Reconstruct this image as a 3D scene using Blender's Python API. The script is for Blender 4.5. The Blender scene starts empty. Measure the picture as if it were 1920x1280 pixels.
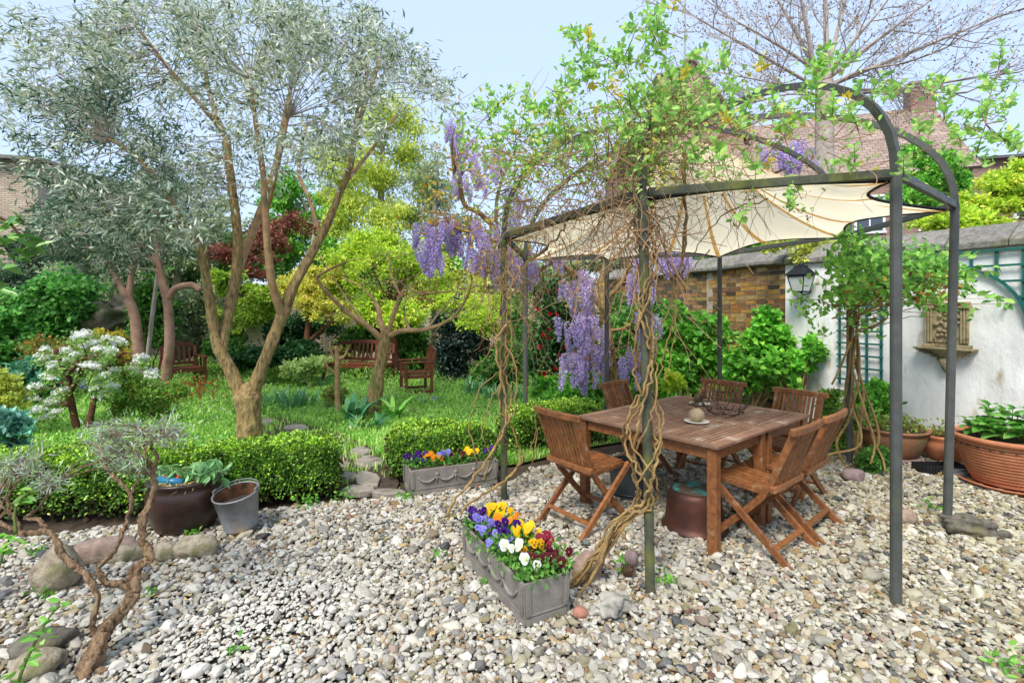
import bpy, bmesh, math, random
import numpy as np
from mathutils import Vector, Matrix, Euler, noise as mnoise

random.seed(11)
rng = np.random.default_rng(11)
R = math.radians
SC = bpy.context.scene
COL = SC.collection

# ------------------------------------------------------------------ camera
F, CH, HY = 930.0, 1.65, 580.0        # focal length (px of a 1920 px wide frame), eye height, horizon row
cam_d = bpy.data.cameras.new('camera')
cam = bpy.data.objects.new('camera', cam_d)
COL.objects.link(cam)
cam.location = (0, 0, CH)
cam.rotation_euler = (R(90), 0, 0)
cam_d.sensor_width = 36.0
cam_d.lens = 36.0 * F / 1920.0
cam_d.shift_y = -(640 - HY) / 1920.0
cam_d.clip_start = 0.05
cam_d.clip_end = 600
SC.camera = cam

# ------------------------------------------------------------------ sky, sun, exposure
SUN_EL, SUN_AZ = 52.0, 205.0          # azimuth: compass style, from +Y clockwise
w = bpy.data.worlds.new('World')
SC.world = w
w.use_nodes = True
nt = w.node_tree
nt.nodes.clear()
wo = nt.nodes.new('ShaderNodeOutputWorld')
bg = nt.nodes.new('ShaderNodeBackground')
sky = nt.nodes.new('ShaderNodeTexSky')
sky.sky_type = 'NISHITA'
sky.sun_disc = False
sky.sun_elevation = R(SUN_EL)
sky.sun_rotation = R(SUN_AZ)
sky.air_density = 1.0
sky.dust_density = 1.6
sky.ozone_density = 1.0
mx = nt.nodes.new('ShaderNodeMix')
mx.data_type = 'RGBA'
mx.inputs['Factor'].default_value = 0.72      # thin even cloud veil over the blue
mx.inputs[7].default_value = (4.2, 5.3, 7.3, 1)
nt.links.new(sky.outputs[0], mx.inputs[6])
nt.links.new(mx.outputs[2], bg.inputs['Color'])
bg.inputs['Strength'].default_value = 0.10
nt.links.new(bg.outputs[0], wo.inputs[0])

sun_d = bpy.data.lights.new('sun', 'SUN')
sun_d.energy = 2.3
sun_d.angle = R(20)
sun_d.color = (1.0, 0.95, 0.87)
sun = bpy.data.objects.new('sun', sun_d)
COL.objects.link(sun)
_a = R(SUN_AZ)
_to = Vector((math.sin(_a) * math.cos(R(SUN_EL)), math.cos(_a) * math.cos(R(SUN_EL)), math.sin(R(SUN_EL))))
sun.rotation_euler = _to.to_track_quat('Z', 'Y').to_euler()

SC.render.engine = 'CYCLES'
SC.cycles.max_bounces = 8
SC.cycles.transparent_max_bounces = 8
SC.cycles.transmission_bounces = 6
SC.view_settings.view_transform = 'Standard'
SC.view_settings.look = 'None'
SC.view_settings.gamma = 1.0
SC.view_settings.use_curve_mapping = False
SC.view_settings.exposure = 1.02


# ------------------------------------------------------------------ measuring helpers
def P(x, y, D):
    """point seen at pixel (x, y) of the 1920 px photograph, D metres away from the lens plane"""
    return Vector(((x - 960) / F * D, D, CH + (HY - y) / F * D))


def G(x, y):
    """ground point seen at pixel (x, y)"""
    D = CH * F / (y - HY)
    return Vector(((x - 960) / F * D, D, 0))


def lin(c):
    if max(c) > 1.0:
        c = [v / 255.0 for v in c]
    return tuple(((v + 0.055) / 1.055) ** 2.4 if v > 0.04045 else v / 12.92 for v in c)


# ------------------------------------------------------------------ materials
MATS = {}


def mat(name, c1, c2=None, rough=0.7, scale=8.0, detail=4.0, bump=0.0, bscale=None, metal=0.0, spec=0.4, attr=False,
        trans=0.0, c3=None, s3=2.0, t3=0.55, stretch=(1, 1, 1), rand=0.0, coat=0.0):
    m = bpy.data.materials.new(name)
    m.use_nodes = True
    n, L = m.node_tree.nodes, m.node_tree.links
    b = n['Principled BSDF']
    b.inputs['Roughness'].default_value = rough
    b.inputs['Metallic'].default_value = metal
    b.inputs['Specular IOR Level'].default_value = spec
    b.inputs['Coat Weight'].default_value = coat
    tc = n.new('ShaderNodeTexCoord')
    mp = n.new('ShaderNodeMapping')
    mp.inputs['Scale'].default_value = stretch
    L.new(tc.outputs['Object'], mp.inputs['Vector'])
    nz = n.new('ShaderNodeTexNoise')
    nz.inputs['Scale'].default_value = scale
    nz.inputs['Detail'].default_value = detail
    nz.inputs['Roughness'].default_value = 0.65
    L.new(mp.outputs[0], nz.inputs['Vector'])
    c2 = c2 or c1
    rmp = n.new('ShaderNodeMapRange')
    rmp.inputs['From Min'].default_value = 0.32
    rmp.inputs['From Max'].default_value = 0.68
    L.new(nz.outputs['Fac'], rmp.inputs['Value'])
    mixc = n.new('ShaderNodeMix')
    mixc.data_type = 'RGBA'
    mixc.inputs[6].default_value = (*lin(c1), 1)
    mixc.inputs[7].default_value = (*lin(c2), 1)
    L.new(rmp.outputs[0], mixc.inputs['Factor'])
    out = mixc.outputs[2]
    if c3 is not None:
        n3 = n.new('ShaderNodeTexNoise')
        n3.inputs['Scale'].default_value = s3
        n3.inputs['Detail'].default_value = 5
        L.new(mp.outputs[0], n3.inputs['Vector'])
        r3 = n.new('ShaderNodeMapRange')
        r3.inputs['From Min'].default_value = t3
        r3.inputs['From Max'].default_value = t3 + 0.12
        L.new(n3.outputs['Fac'], r3.inputs['Value'])
        mix3 = n.new('ShaderNodeMix')
        mix3.data_type = 'RGBA'
        L.new(r3.outputs[0], mix3.inputs['Factor'])
        L.new(out, mix3.inputs[6])
        mix3.inputs[7].default_value = (*lin(c3), 1)
        out = mix3.outputs[2]
    if attr:
        at = n.new('ShaderNodeAttribute')
        at.attribute_name = 'col'
        at.attribute_type = 'INSTANCER' if attr == 'inst' else 'GEOMETRY'
        mul = n.new('ShaderNodeMix')
        mul.data_type = 'RGBA'
        mul.blend_type = 'MULTIPLY'
        mul.inputs['Factor'].default_value = 1.0
        L.new(out, mul.inputs[6])
        L.new(at.outputs['Color'], mul.inputs[7])
        out = mul.outputs[2]
    if rand == 'brick':
        oi = n.new('ShaderNodeObjectInfo')
        cr = n.new('ShaderNodeValToRGB')
        cr.color_ramp.interpolation = 'CONSTANT'
        el = cr.color_ramp.elements
        for i_, (p_, c_) in enumerate(((0, (255, 236, 190)), (.2, (214, 190, 150)), (.38, (255, 214, 140)), (.55, (172, 140, 110)), (.7, (120, 112, 108)), (.8, (240, 180, 120)), (.9, (196, 160, 140)))):
            e_ = el[i_] if i_ < 2 else el.new(p_)
            e_.position = p_
            e_.color = (*lin(c_), 1)
        L.new(oi.outputs['Random'], cr.inputs[0])
        mu = n.new('ShaderNodeMix')
        mu.data_type = 'RGBA'
        mu.blend_type = 'MULTIPLY'
        mu.inputs['Factor'].default_value = 1
        L.new(out, mu.inputs[6])
        L.new(cr.outputs[0], mu.inputs[7])
        out = mu.outputs[2]
    elif rand:
        oi = n.new('ShaderNodeObjectInfo')
        hs = n.new('ShaderNodeHueSaturation')
        vr = n.new('ShaderNodeMapRange')
        vr.inputs['To Min'].default_value = 1 - rand
        vr.inputs['To Max'].default_value = 1 + rand
        L.new(oi.outputs['Random'], vr.inputs['Value'])
        L.new(vr.outputs[0], hs.inputs['Value'])
        L.new(out, hs.inputs['Color'])
        out = hs.outputs['Color']
    L.new(out, b.inputs['Base Color'])
    if bump:
        bz = n.new('ShaderNodeTexNoise')
        bz.inputs['Scale'].default_value = bscale or scale * 3
        bz.inputs['Detail'].default_value = 6
        bz.inputs['Roughness'].default_value = 0.7
        L.new(mp.outputs[0], bz.inputs['Vector'])
        bp = n.new('ShaderNodeBump')
        bp.inputs['Strength'].default_value = min(1.0, bump)
        bp.inputs['Distance'].default_value = 0.02
        L.new(bz.outputs['Fac'], bp.inputs['Height'])
        L.new(bp.outputs[0], b.inputs['Normal'])
    if trans:
        tr = n.new('ShaderNodeBsdfTranslucent')
        L.new(out, tr.inputs['Color'])
        ms = n.new('ShaderNodeMixShader')
        ms.inputs[0].default_value = trans
        L.new(b.outputs[0], ms.inputs[1])
        L.new(tr.outputs[0], ms.inputs[2])
        L.new(ms.outputs[0], n['Material Output'].inputs['Surface'])
    MATS[name] = m
    return m


W3 = (255, 255, 255)
mat('leaf', W3, rough=0.45, attr=True, trans=0.45, spec=0.35)
mat('waxy_leaf', W3, rough=0.3, attr=True, trans=0.22, spec=0.5)
mat('dull_leaf', W3, rough=0.65, attr=True, trans=0.3, spec=0.25)
mat('petal', W3, rough=0.6, attr=True, trans=0.35, spec=0.2)
mat('pebble', (255, 253, 246), (205, 199, 188), rough=0.75, scale=30, attr='inst', c3=(150, 138, 118), s3=14, t3=0.6, spec=0.3, bump=0.3, bscale=120)
mat('soil', (58, 46, 36), (92, 78, 62), rough=1, scale=18, bump=1.0, bscale=60)
mat('grit', (84, 76, 66), (52, 46, 40), rough=1, scale=40, bump=0.8, bscale=90)
mat('turf', (78, 106, 42), (112, 136, 56), rough=1, scale=14, bump=1.0, bscale=50, c3=(96, 82, 58), s3=1.6, t3=0.62)
mat('flagstone', (158, 148, 134), (118, 110, 98), rough=0.9, scale=9, bump=0.5, bscale=50, c3=(92, 88, 66), s3=5, t3=0.58, rand=0.12)
mat('teak', (150, 96, 54), (104, 64, 36), rough=0.5, scale=9, stretch=(3, 3, 3), bump=0.2, bscale=60, c3=(156, 124, 92), s3=4, t3=0.6, rand=0.24)
mat('teak_top', (150, 116, 92), (120, 88, 68), rough=0.6, scale=9, bump=0.15, bscale=60, c3=(172, 154, 136), s3=5, t3=0.58, rand=0.2)
mat('bench_wood', (122, 68, 42), (86, 46, 30), rough=0.5, scale=8, bump=0.1, c3=(140, 84, 54), s3=4, t3=0.62, rand=0.14)
mat('grey_steel', (84, 86, 82), (66, 69, 64), rough=0.5, scale=10, bump=0.06, c3=(88, 92, 62), s3=4, t3=0.64)
mat('mossy_steel', (84, 88, 68), (60, 64, 48), rough=0.7, scale=14, bump=0.3, c3=(98, 102, 50), s3=5, t3=0.5)
mat('canvas', (253, 240, 210), (251, 235, 199), rough=0.85, scale=3, trans=0.6, bump=0.08, bscale=14, spec=0.1)
mat('canvas_seam', (248, 228, 190), (244, 220, 176), rough=0.85, scale=6, trans=0.75, spec=0.1)
mat('black_hem', (28, 28, 26), rough=0.8)
mat('bark', (196, 166, 110), (82, 62, 40), rough=0.95, scale=15, detail=9, stretch=(2.2, 2.2, 0.6), bump=1.0, bscale=24, c3=(120, 118, 66), s3=3, t3=0.6)
mat('pale_bark', (198, 160, 116), (150, 114, 78), rough=0.9, scale=8, bump=0.7, bscale=30, c3=(120, 116, 84), s3=4, t3=0.6)
mat('pink_bark', (168, 134, 112), (132, 98, 78), rough=0.9, scale=8, bump=0.6, bscale=30, c3=(110, 92, 74), s3=4, t3=0.62)
mat('grey_bark', (190, 176, 162), (150, 138, 128), rough=0.95, scale=7, bump=0.7, bscale=26)
mat('vine_wood', (176, 146, 92), (126, 98, 60), rough=0.9, scale=12, stretch=(1, 1, 1), bump=0.8, bscale=60, rand=0.12)
mat('dry_twig', (166, 134, 100), (130, 102, 76), rough=0.95, scale=8)
mat('green_stem', (104, 122, 52), (84, 100, 44), rough=0.7, scale=8)
mat('driftwood', (188, 156, 120), (96, 70, 48), rough=0.9, scale=16, stretch=(3, 3, 1), bump=1.0, bscale=50)
mat('bark_brown', (116, 74, 50), (82, 52, 36), rough=0.9, scale=9, bump=0.7, bscale=30)
mat('render_wall', (234, 234, 230), (212, 213, 208), rough=0.9, scale=3.0, bump=0.6, bscale=16, c3=(176, 164, 138), s3=5, t3=0.6, stretch=(1, 1, 0.45))
mat('brick', (190, 172, 136), (154, 138, 112), rough=0.95, scale=14, bump=0.6, bscale=50, c3=(120, 104, 88), s3=9, t3=0.58, rand='brick')
mat('brick_stuff', (236, 230, 214), (190, 182, 168), attr=True, rough=0.95, scale=5, bump=0.6, bscale=40, c3=(150, 144, 134), s3=3, t3=0.55)
mat('mortar', (186, 176, 152), (150, 140, 118), rough=1, scale=12, bump=0.6)
mat('coping', (150, 146, 136), (104, 100, 92), rough=0.95, scale=16, bump=0.9, bscale=50, c3=(112, 116, 72), s3=4, t3=0.58, rand=0.1)
mat('trellis_paint', (32, 104, 94), (24, 84, 78), rough=0.5, scale=9, bump=0.1)
mat('black_iron', (40, 42, 44), (28, 29, 31), rough=0.45, scale=12, metal=0.3)
mat('lamp_glass', (232, 234, 230), (214, 218, 214), rough=0.15, scale=4, trans=0.3)
mat('relief_stone', (182, 166, 128), (146, 132, 98), rough=0.9, scale=12, bump=0.6, bscale=50, c3=(88, 84, 58), s3=5, t3=0.54)
mat('terracotta', (194, 128, 90), (166, 104, 72), rough=0.85, scale=7, bump=0.25, bscale=50, c3=(206, 164, 132), s3=4, t3=0.6)
mat('terracotta_old', (160, 112, 78), (126, 88, 62), rough=0.9, scale=7, bump=0.3, bscale=50, c3=(112, 102, 74), s3=4, t3=0.55)
mat('glazed_brown', (64, 44, 34), (44, 31, 25), rough=0.3, scale=5, bump=0.05, spec=0.5)
mat('zinc', (150, 152, 152), (112, 114, 116), rough=0.55, metal=0.45, scale=6, bump=0.15, c3=(150, 128, 100), s3=4, t3=0.57)
mat('rusty', (142, 92, 58), (62, 44, 34), rough=0.9, scale=11, bump=0.6, c3=(170, 160, 148), s3=8, t3=0.6)
mat('dark_zinc', (70, 74, 76), (52, 55, 57), rough=0.5, metal=0.3, scale=8)
mat('copper', (92, 54, 40), (62, 42, 34), rough=0.5, metal=0.4, scale=5, bump=0.12, c3=(70, 58, 48), s3=4, t3=0.58)
mat('verdigris', (64, 150, 148), (52, 92, 84), rough=0.85, scale=9, bump=0.5, c3=(74, 62, 48), s3=7, t3=0.44)
mat('lead_trough', (140, 134, 124), (112, 106, 98), rough=0.8, scale=8, bump=0.2, bscale=60, c3=(98, 94, 84), s3=5, t3=0.6)
mat('boulder', (190, 176, 150), (120, 108, 90), rough=0.9, scale=18, detail=8, bump=1.0, bscale=38, c3=(124, 122, 82), s3=7, t3=0.54)
mat('pink_stone', (178, 154, 136), (132, 110, 96), rough=0.85, scale=18, detail=8, bump=0.9, bscale=44, c3=(120, 108, 84), s3=4, t3=.6)
mat('mauve_stone', (166, 142, 136), (122, 102, 98), rough=0.8, scale=16, detail=8, bump=0.5, bscale=50)
mat('red_stone', (178, 124, 104), (146, 98, 82), rough=0.9, scale=14, bump=0.5)
mat('flint', (186, 180, 166), (116, 112, 104), rough=0.6, scale=7, bump=0.6, bscale=22, c3=(60, 62, 66), s3=6, t3=0.58)
mat('dark_rock', (122, 116, 102), (70, 66, 58), rough=0.9, scale=14, detail=8, bump=0.8, bscale=30, c3=(112, 108, 74), s3=4, t3=0.56)
mat('tufa', (150, 140, 118), (100, 92, 76), rough=1, scale=4, bump=1.0, bscale=16, c3=(92, 96, 56), s3=2, t3=0.55)
mat('pine_cone', (104, 80, 60), (70, 54, 42), rough=0.8, scale=14)
mat('gourd', (186, 168, 132), (150, 128, 92), rough=0.6, scale=10, bump=0.2, c3=(112, 86, 58), s3=12, t3=0.6)
mat('china', (222, 216, 202), rough=0.3)
mat('wire', (84, 66, 56), (60, 48, 42), rough=0.5, metal=0.5)
mat('red_plastic', (206, 60, 46), rough=0.35)
mat('blue_plastic', (40, 110, 140), rough=0.35)
mat('black_plastic', (34, 34, 36), rough=0.5)
mat('straw', (190, 170, 124), (160, 138, 96), rough=0.9)
mat('roof_tile', (178, 132, 108), (138, 98, 82), rough=0.95, scale=3, bump=0.3, bscale=12)
mat('grey_mast', (150, 152, 156), rough=0.5, metal=0.3)
mat('slate', (112, 110, 112), (90, 88, 92), rough=0.8, scale=4)
mat('window_glass', (60, 70, 80), rough=0.1, spec=0.8)
mat('white_paint', (225, 225, 222), rough=0.6)
mat('red_panel', (176, 70, 56), (150, 60, 50), rough=0.8, scale=4)


def brick_mat(name, c1, c2, mortar, scale, bw=0.22, rh=0.07, ms=0.012):
    m = bpy.data.materials.new(name)
    m.use_nodes = True
    n, L = m.node_tree.nodes, m.node_tree.links
    b = n['Principled BSDF']
    b.inputs['Roughness'].default_value = 0.95
    tc = n.new('ShaderNodeTexCoord')
    bt = n.new('ShaderNodeTexBrick')
    bt.inputs['Scale'].default_value = scale
    bt.inputs['Brick Width'].default_value = bw
    bt.inputs['Row Height'].default_value = rh
    bt.inputs['Mortar Size'].default_value = ms
    bt.inputs['Color1'].default_value = (*lin(c1), 1)
    bt.inputs['Color2'].default_value = (*lin(c2), 1)
    bt.inputs['Mortar'].default_value = (*lin(mortar), 1)
    L.new(tc.outputs['UV'], bt.inputs['Vector'])
    nz = n.new('ShaderNodeTexNoise')
    nz.inputs['Scale'].default_value = 0.8
    nz.inputs['Detail'].default_value = 6
    L.new(tc.outputs['UV'], nz.inputs['Vector'])
    mr = n.new('ShaderNodeMapRange')
    mr.inputs['From Min'].default_value = 0.3
    mr.inputs['From Max'].default_value = 0.7
    mr.inputs['To Min'].default_value = 0.75
    mr.inputs['To Max'].default_value = 1.12
    L.new(nz.outputs['Fac'], mr.inputs['Value'])
    hs = n.new('ShaderNodeHueSaturation')
    L.new(mr.outputs[0], hs.inputs['Value'])
    L.new(bt.outputs['Color'], hs.inputs['Color'])
    L.new(hs.outputs[0], b.inputs['Base Color'])
    bp = n.new('ShaderNodeBump')
    bp.inputs['Distance'].default_value = 0.03
    bp.inputs['Strength'].default_value = 0.7
    bp.invert = True
    L.new(bt.outputs['Fac'], bp.inputs['Height'])
    L.new(bp.outputs[0], b.inputs['Normal'])
    MATS[name] = m
    return m


brick_mat('pale_brick_far', (206, 186, 158), (180, 156, 128), (150, 140, 126), 1.0)
brick_mat('red_brick_far', (160, 122, 104), (132, 98, 84), (160, 144, 132), 1.0)
brick_mat('pink_brick_far', (190, 146, 124), (160, 118, 100), (176, 160, 146), 1.0)
brick_mat('tiles_far', (168, 146, 130), (146, 124, 110), (122, 108, 100), 1.0, 0.3, 0.24, 0.02)


# ------------------------------------------------------------------ object helpers
def tag(o, label=None, cat=None, group=None, kind=None):
    if label:
        o['label'] = label
    if cat:
        o['category'] = cat
    if group:
        o['group'] = group
    if kind:
        o['kind'] = kind
    return o


def thing(name, label, cat, loc=(0, 0, 0), group=None, rotz=0):
    o = bpy.data.objects.new(name, None)
    o.empty_display_size = 0.1
    COL.objects.link(o)
    o.location = loc
    o.rotation_euler = (0, 0, rotz)
    return tag(o, label, cat, group)


def origin_of(parent):
    v = Vector((0, 0, 0))
    while parent is not None:
        v += parent.location
        parent = parent.parent
    return v


def link_mesh(name, me, parent=None, loc=(0, 0, 0), rot=None, scale=None):
    o = bpy.data.objects.new(name, me)
    COL.objects.link(o)
    if parent is not None:
        o.parent = parent
    o.location = loc
    if rot is not None:
        o.rotation_euler = rot
    if scale is not None:
        o.scale = (scale,) * 3 if isinstance(scale, (int, float)) else scale
    return o


def np_mesh(name, verts, faces, col=None, smooth=False):
    """verts (N,3); faces: (M,k) array or list of such arrays"""
    me = bpy.data.meshes.new(name)
    fl = faces if isinstance(faces, list) else [faces]
    fl = [np.asarray(f, dtype=np.int32) for f in fl if len(f)]
    verts = np.asarray(verts, dtype=np.float32)
    me.vertices.add(len(verts))
    me.vertices.foreach_set('co', verts.ravel())
    idx = np.concatenate([f.ravel() for f in fl])
    cnt = np.concatenate([np.full(len(f), f.shape[1], dtype=np.int32) for f in fl])
    start = np.concatenate([[0], np.cumsum(cnt)[:-1]]).astype(np.int32)
    me.loops.add(len(idx))
    me.loops.foreach_set('vertex_index', idx)
    me.polygons.add(len(cnt))
    me.polygons.foreach_set('loop_start', start)
    me.update(calc_edges=True)
    if smooth:
        me.polygons.foreach_set('use_smooth', np.ones(len(cnt), dtype=bool))
    if col is not None:
        a = me.color_attributes.new('col', 'FLOAT_COLOR', 'POINT')
        c4 = np.ones((len(verts), 4), dtype=np.float32)
        c4[:, :3] = col
        a.data.foreach_set('color', c4.ravel())
    return me


class MB:
    def __init__(s):
        s.v, s.f, s.c = [], [], []

    def add(s, vs, fs, col=None):
        o = len(s.v)
        s.v += [tuple(v) for v in vs]
        s.f += [tuple(i + o for i in f) for f in fs]
        if col is not None:
            s.c += [col] * len(vs) if not isinstance(col, list) else col
        return s

    def box(s, c, size, M=None, col=None):
        x, y, z = (d / 2 for d in size)
        vs = [Vector((a * x, b * y, e * z)) for a in (-1, 1) for b in (-1, 1) for e in (-1, 1)]
        if M is not None:
            vs = [M @ v for v in vs]
        c = Vector(c)
        vs = [v + c for v in vs]
        return s.add(vs, [(0, 1, 3, 2), (4, 6, 7, 5), (0, 4, 5, 1), (2, 3, 7, 6), (0, 2, 6, 4), (1, 5, 7, 3)], col)

    def bar(s, p0, p1, w_, t, up=(0, 0, 1)):
        p0, p1 = Vector(p0), Vector(p1)
        d = (p1 - p0).normalized()
        sd = d.cross(Vector(up))
        if sd.length < 1e-4:
            sd = d.cross(Vector((1, 0, 0)))
        sd.normalize()
        n = sd.cross(d).normalized()
        vs = [p + sd * (a * w_ / 2) + n * (b * t / 2) for p in (p0, p1) for a, b in ((-1, -1), (1, -1), (1, 1), (-1, 1))]
        return s.add(vs, [(3, 2, 1, 0), (4, 5, 6, 7), (0, 1, 5, 4), (1, 2, 6, 5), (2, 3, 7, 6), (3, 0, 4, 7)])

    def sweep(s, pts, w_, t, up=(0, 0, 1)):
        """rectangular section along a polyline"""
        pts = [Vector(p) for p in pts]
        ring = []
        for i, p in enumerate(pts):
            d = (pts[min(i + 1, len(pts) - 1)] - pts[max(i - 1, 0)]).normalized()
            sd = d.cross(Vector(up)).normalized()
            n = sd.cross(d).normalized()
            ring.append([p + sd * (a * w_ / 2) + n * (b * t / 2) for a, b in ((-1, -1), (1, -1), (1, 1), (-1, 1))])
        vs = [v for r_ in ring for v in r_]
        fs = [(3, 2, 1, 0)]
        m = len(pts)
        for i in range(m - 1):
            for k in range(4):
                a, b = i * 4 + k, i * 4 + (k + 1) % 4
                fs.append((a, b, b + 4, a + 4))
        e = (m - 1) * 4
        fs.append((e, e + 1, e + 2, e + 3))
        return s.add(vs, fs)

    def tube(s, pts, rad, seg=6, col=None, wob=0.0, ridge=0.0):
        ph = [random.uniform(0, 6.28) for _ in range(4)]
        pts = [Vector(p) for p in pts]
        m = len(pts)
        if isinstance(rad, (int, float)):
            rad = [rad] * m
        vs, fs = [], []
        d0 = (pts[1] - pts[0]).normalized()
        ref = Vector((0, 0, 1)) if abs(d0.z) < 0.9 else Vector((1, 0, 0))
        nrm = d0.cross(ref).normalized()
        for i, p in enumerate(pts):
            d = (pts[min(i + 1, m - 1)] - pts[max(i - 1, 0)])
            if d.length < 1e-7:
                d = d0
            d.normalize()
            nrm = (nrm - d * nrm.dot(d))
            if nrm.length < 1e-5:
                nrm = d.orthogonal()
            nrm.normalize()
            bi = d.cross(nrm)
            for k in range(seg):
                a = 2 * math.pi * k / seg
                r_ = rad[i] * (1 + (random.uniform(-wob, wob) if wob else 0))
                if ridge:
                    r_ *= 1 + ridge * (math.cos(3 * a + i * .11 + ph[0]) * .5 + math.cos(5 * a - i * .17 + ph[1]) * .35 + math.sin(i * .5 + ph[2]) * .3 + math.cos(2 * a + i * .3 + ph[3]) * .3)
                vs.append(p + nrm * (math.cos(a) * r_) + bi * (math.sin(a) * r_))
        for i in range(m - 1):
            for k in range(seg):
                a, b = i * seg + k, i * seg + (k + 1) % seg
                fs.append((a, b, b + seg, a + seg))
        fs.append(tuple(range(seg - 1, -1, -1)))
        fs.append(tuple(range((m - 1) * seg, m * seg)))
        return s.add(vs, fs, col)

    def lathe(s, prof, seg=32, c=(0, 0, 0), M=None, sx=1.0, cap=True):
        vs, fs = [], []
        c = Vector(c)
        for r_, z in prof:
            for k in range(seg):
                a = 2 * math.pi * k / seg
                v = Vector((math.cos(a) * r_ * sx, math.sin(a) * r_, z))
                if M is not None:
                    v = M @ v
                vs.append(v + c)
        for i in range(len(prof) - 1):
            for k in range(seg):
                a, b = i * seg + k, i * seg + (k + 1) % seg
                fs.append((a, b, b + seg, a + seg))
        e = (len(prof) - 1) * seg
        if cap and prof[0][0] > 1e-6:
            fs.append(tuple(range(seg - 1, -1, -1)))
        if cap and prof[-1][0] > 1e-6:
            fs.append(tuple(range(e, e + seg)))
        return s.add(vs, fs)

    def mesh(s, name, smooth=False, sub=Vector((0, 0, 0))):
        me = bpy.data.meshes.new(name)
        me.from_pydata([(v[0] - sub.x, v[1] - sub.y, v[2] - sub.z) for v in s.v], [], s.f)
        me.update()
        if smooth:
            me.polygons.foreach_set('use_smooth', [True] * len(me.polygons))
        if s.c and len(s.c) == len(s.v):
            a = me.color_attributes.new('col', 'FLOAT_COLOR', 'POINT')
            a.data.foreach_set('color', [x for c in s.c for x in (*c, 1.0)])
        return me

    def build(s, name, m, parent=None, smooth=False, bevel=0.0, origin=None, solid=0.0):
        sub = origin_of(parent) if origin is None else Vector(origin)
        me = s.mesh(name, smooth, sub)
        me.materials.append(MATS[m])
        o = link_mesh(name, me, parent, (0, 0, 0) if origin is None else origin)
        if solid:
            md = o.modifiers.new('solid', 'SOLIDIFY')
            md.thickness = solid
        if bevel:
            md = o.modifiers.new('bevel', 'BEVEL')
            md.width = bevel
            md.segments = 2
            md.limit_method = 'ANGLE'
            md.angle_limit = R(40)
        return o


def copy_thing(root, loc, rotz=0.0, label=None, scale=None):
    r = root.copy()
    COL.objects.link(r)
    r.location = loc
    r.rotation_euler = (0, 0, rotz)
    if scale:
        r.scale = (scale,) * 3
    if label:
        r['label'] = label
    stack = [(ch, r) for ch in root.children]
    while stack:
        ch, par = stack.pop()
        c = ch.copy()
        COL.objects.link(c)
        c.parent = par
        stack += [(g, c) for g in ch.children]
    return r


def smooth_path(pts, n=4):
    """Catmull-Rom through points; each item (Vector, radius)"""
    out = []
    m = len(pts)
    for i in range(m - 1):
        p0, p1, p2, p3 = (pts[max(0, min(m - 1, i + k))] for k in (-1, 0, 1, 2))
        for k in range(n):
            t = k / n
            v = 0.5 * ((2 * p1[0]) + (p2[0] - p0[0]) * t + (2 * p0[0] - 5 * p1[0] + 4 * p2[0] - p3[0]) * t * t
                       + (3 * p1[0] - p0[0] - 3 * p2[0] + p3[0]) * t ** 3)
            out.append((v, p1[1] + (p2[1] - p1[1]) * t))
    out.append(pts[-1])
    return out


def limb(mb, pix, seg=8, n=4, wob=0.05, jit=0.0, ridge=0.0):
    """pix: (x, y, D, radius in photo px)"""
    pts = smooth_path([(P(x, y, D), r_ * D / F) for x, y, D, r_ in pix], n)
    if jit:
        pts = [(p + Vector((random.gauss(0, jit), random.gauss(0, jit), random.gauss(0, jit))), r_) for p, r_ in pts]
    mb.tube([p for p, _ in pts], [r_ for _, r_ in pts], seg, None, wob, ridge)
    return [p for p, _ in pts]


# ------------------------------------------------------------------ leaves
def unit(a):
    return a / np.maximum(np.linalg.norm(a, axis=-1, keepdims=True), 1e-9)


def pick_cols(pal, n, jit=0.14, gain=1.32):
    """pal: list of (weight, (r,g,b) 0-255)"""
    wts = np.array([p[0] for p in pal], dtype=float)
    base = np.array([lin(p[1]) for p in pal])
    i = rng.choice(len(pal), n, p=wts / wts.sum())
    j = rng.choice(len(pal), n, p=wts / wts.sum())
    t = rng.random((n, 1)) * 0.35
    c = base[i] * (1 - t) + base[j] * t
    return np.clip(c * gain * (1 + rng.normal(0, jit, (n, 1))), 0.004, 0.92)


def leaf_arrays(pos, L, Wd, cols, dirs=None, up=0.5, shape='diamond', droop=0.0, spread=1.0):
    n = len(pos)
    if dirs is None:
        dirs = unit(rng.normal(size=(n, 3)) * spread + np.array([0, 0, -droop]))
    nor = unit(rng.normal(size=(n, 3)) * (1 - up) + np.array([0, 0, up]) * 1.2)
    sd = unit(np.cross(dirs, nor))
    nr = np.cross(sd, dirs)
    l = (L * (0.7 + 0.6 * rng.random((n, 1))))
    wv = (Wd * (0.75 + 0.5 * rng.random((n, 1)))) * 0.5
    if shape == 'diamond':
        fold = wv * 0.45
        V = np.stack([pos, pos + dirs * l * 0.45 + sd * wv + nr * fold, pos + dirs * l - nr * l * 0.06,
                      pos + dirs * l * 0.45 - sd * wv + nr * fold], axis=1)
        k = np.arange(n)[:, None] * 4
        Fc = np.concatenate([k + np.array([[0, 1, 2]]), k + np.array([[0, 2, 3]])])
        m = 4
    else:
        fold = wv * 0.35
        V = np.stack([pos, pos + dirs * l * 0.28 + sd * wv * 0.85 + nr * fold, pos + dirs * l * 0.66 + sd * wv * 0.9 + nr * fold * 0.8,
                      pos + dirs * l - nr * l * 0.1, pos + dirs * l * 0.66 - sd * wv * 0.9 + nr * fold * 0.8,
                      pos + dirs * l * 0.28 - sd * wv * 0.85 + nr * fold], axis=1)
        k = np.arange(n)[:, None] * 6
        Fc = np.concatenate([k + np.array([[0, 1, 2, 3]]), k + np.array([[0, 3, 4, 5]])])
        m = 6
    return V.reshape(-1, 3), Fc, np.repeat(cols, m, axis=0)


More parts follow.
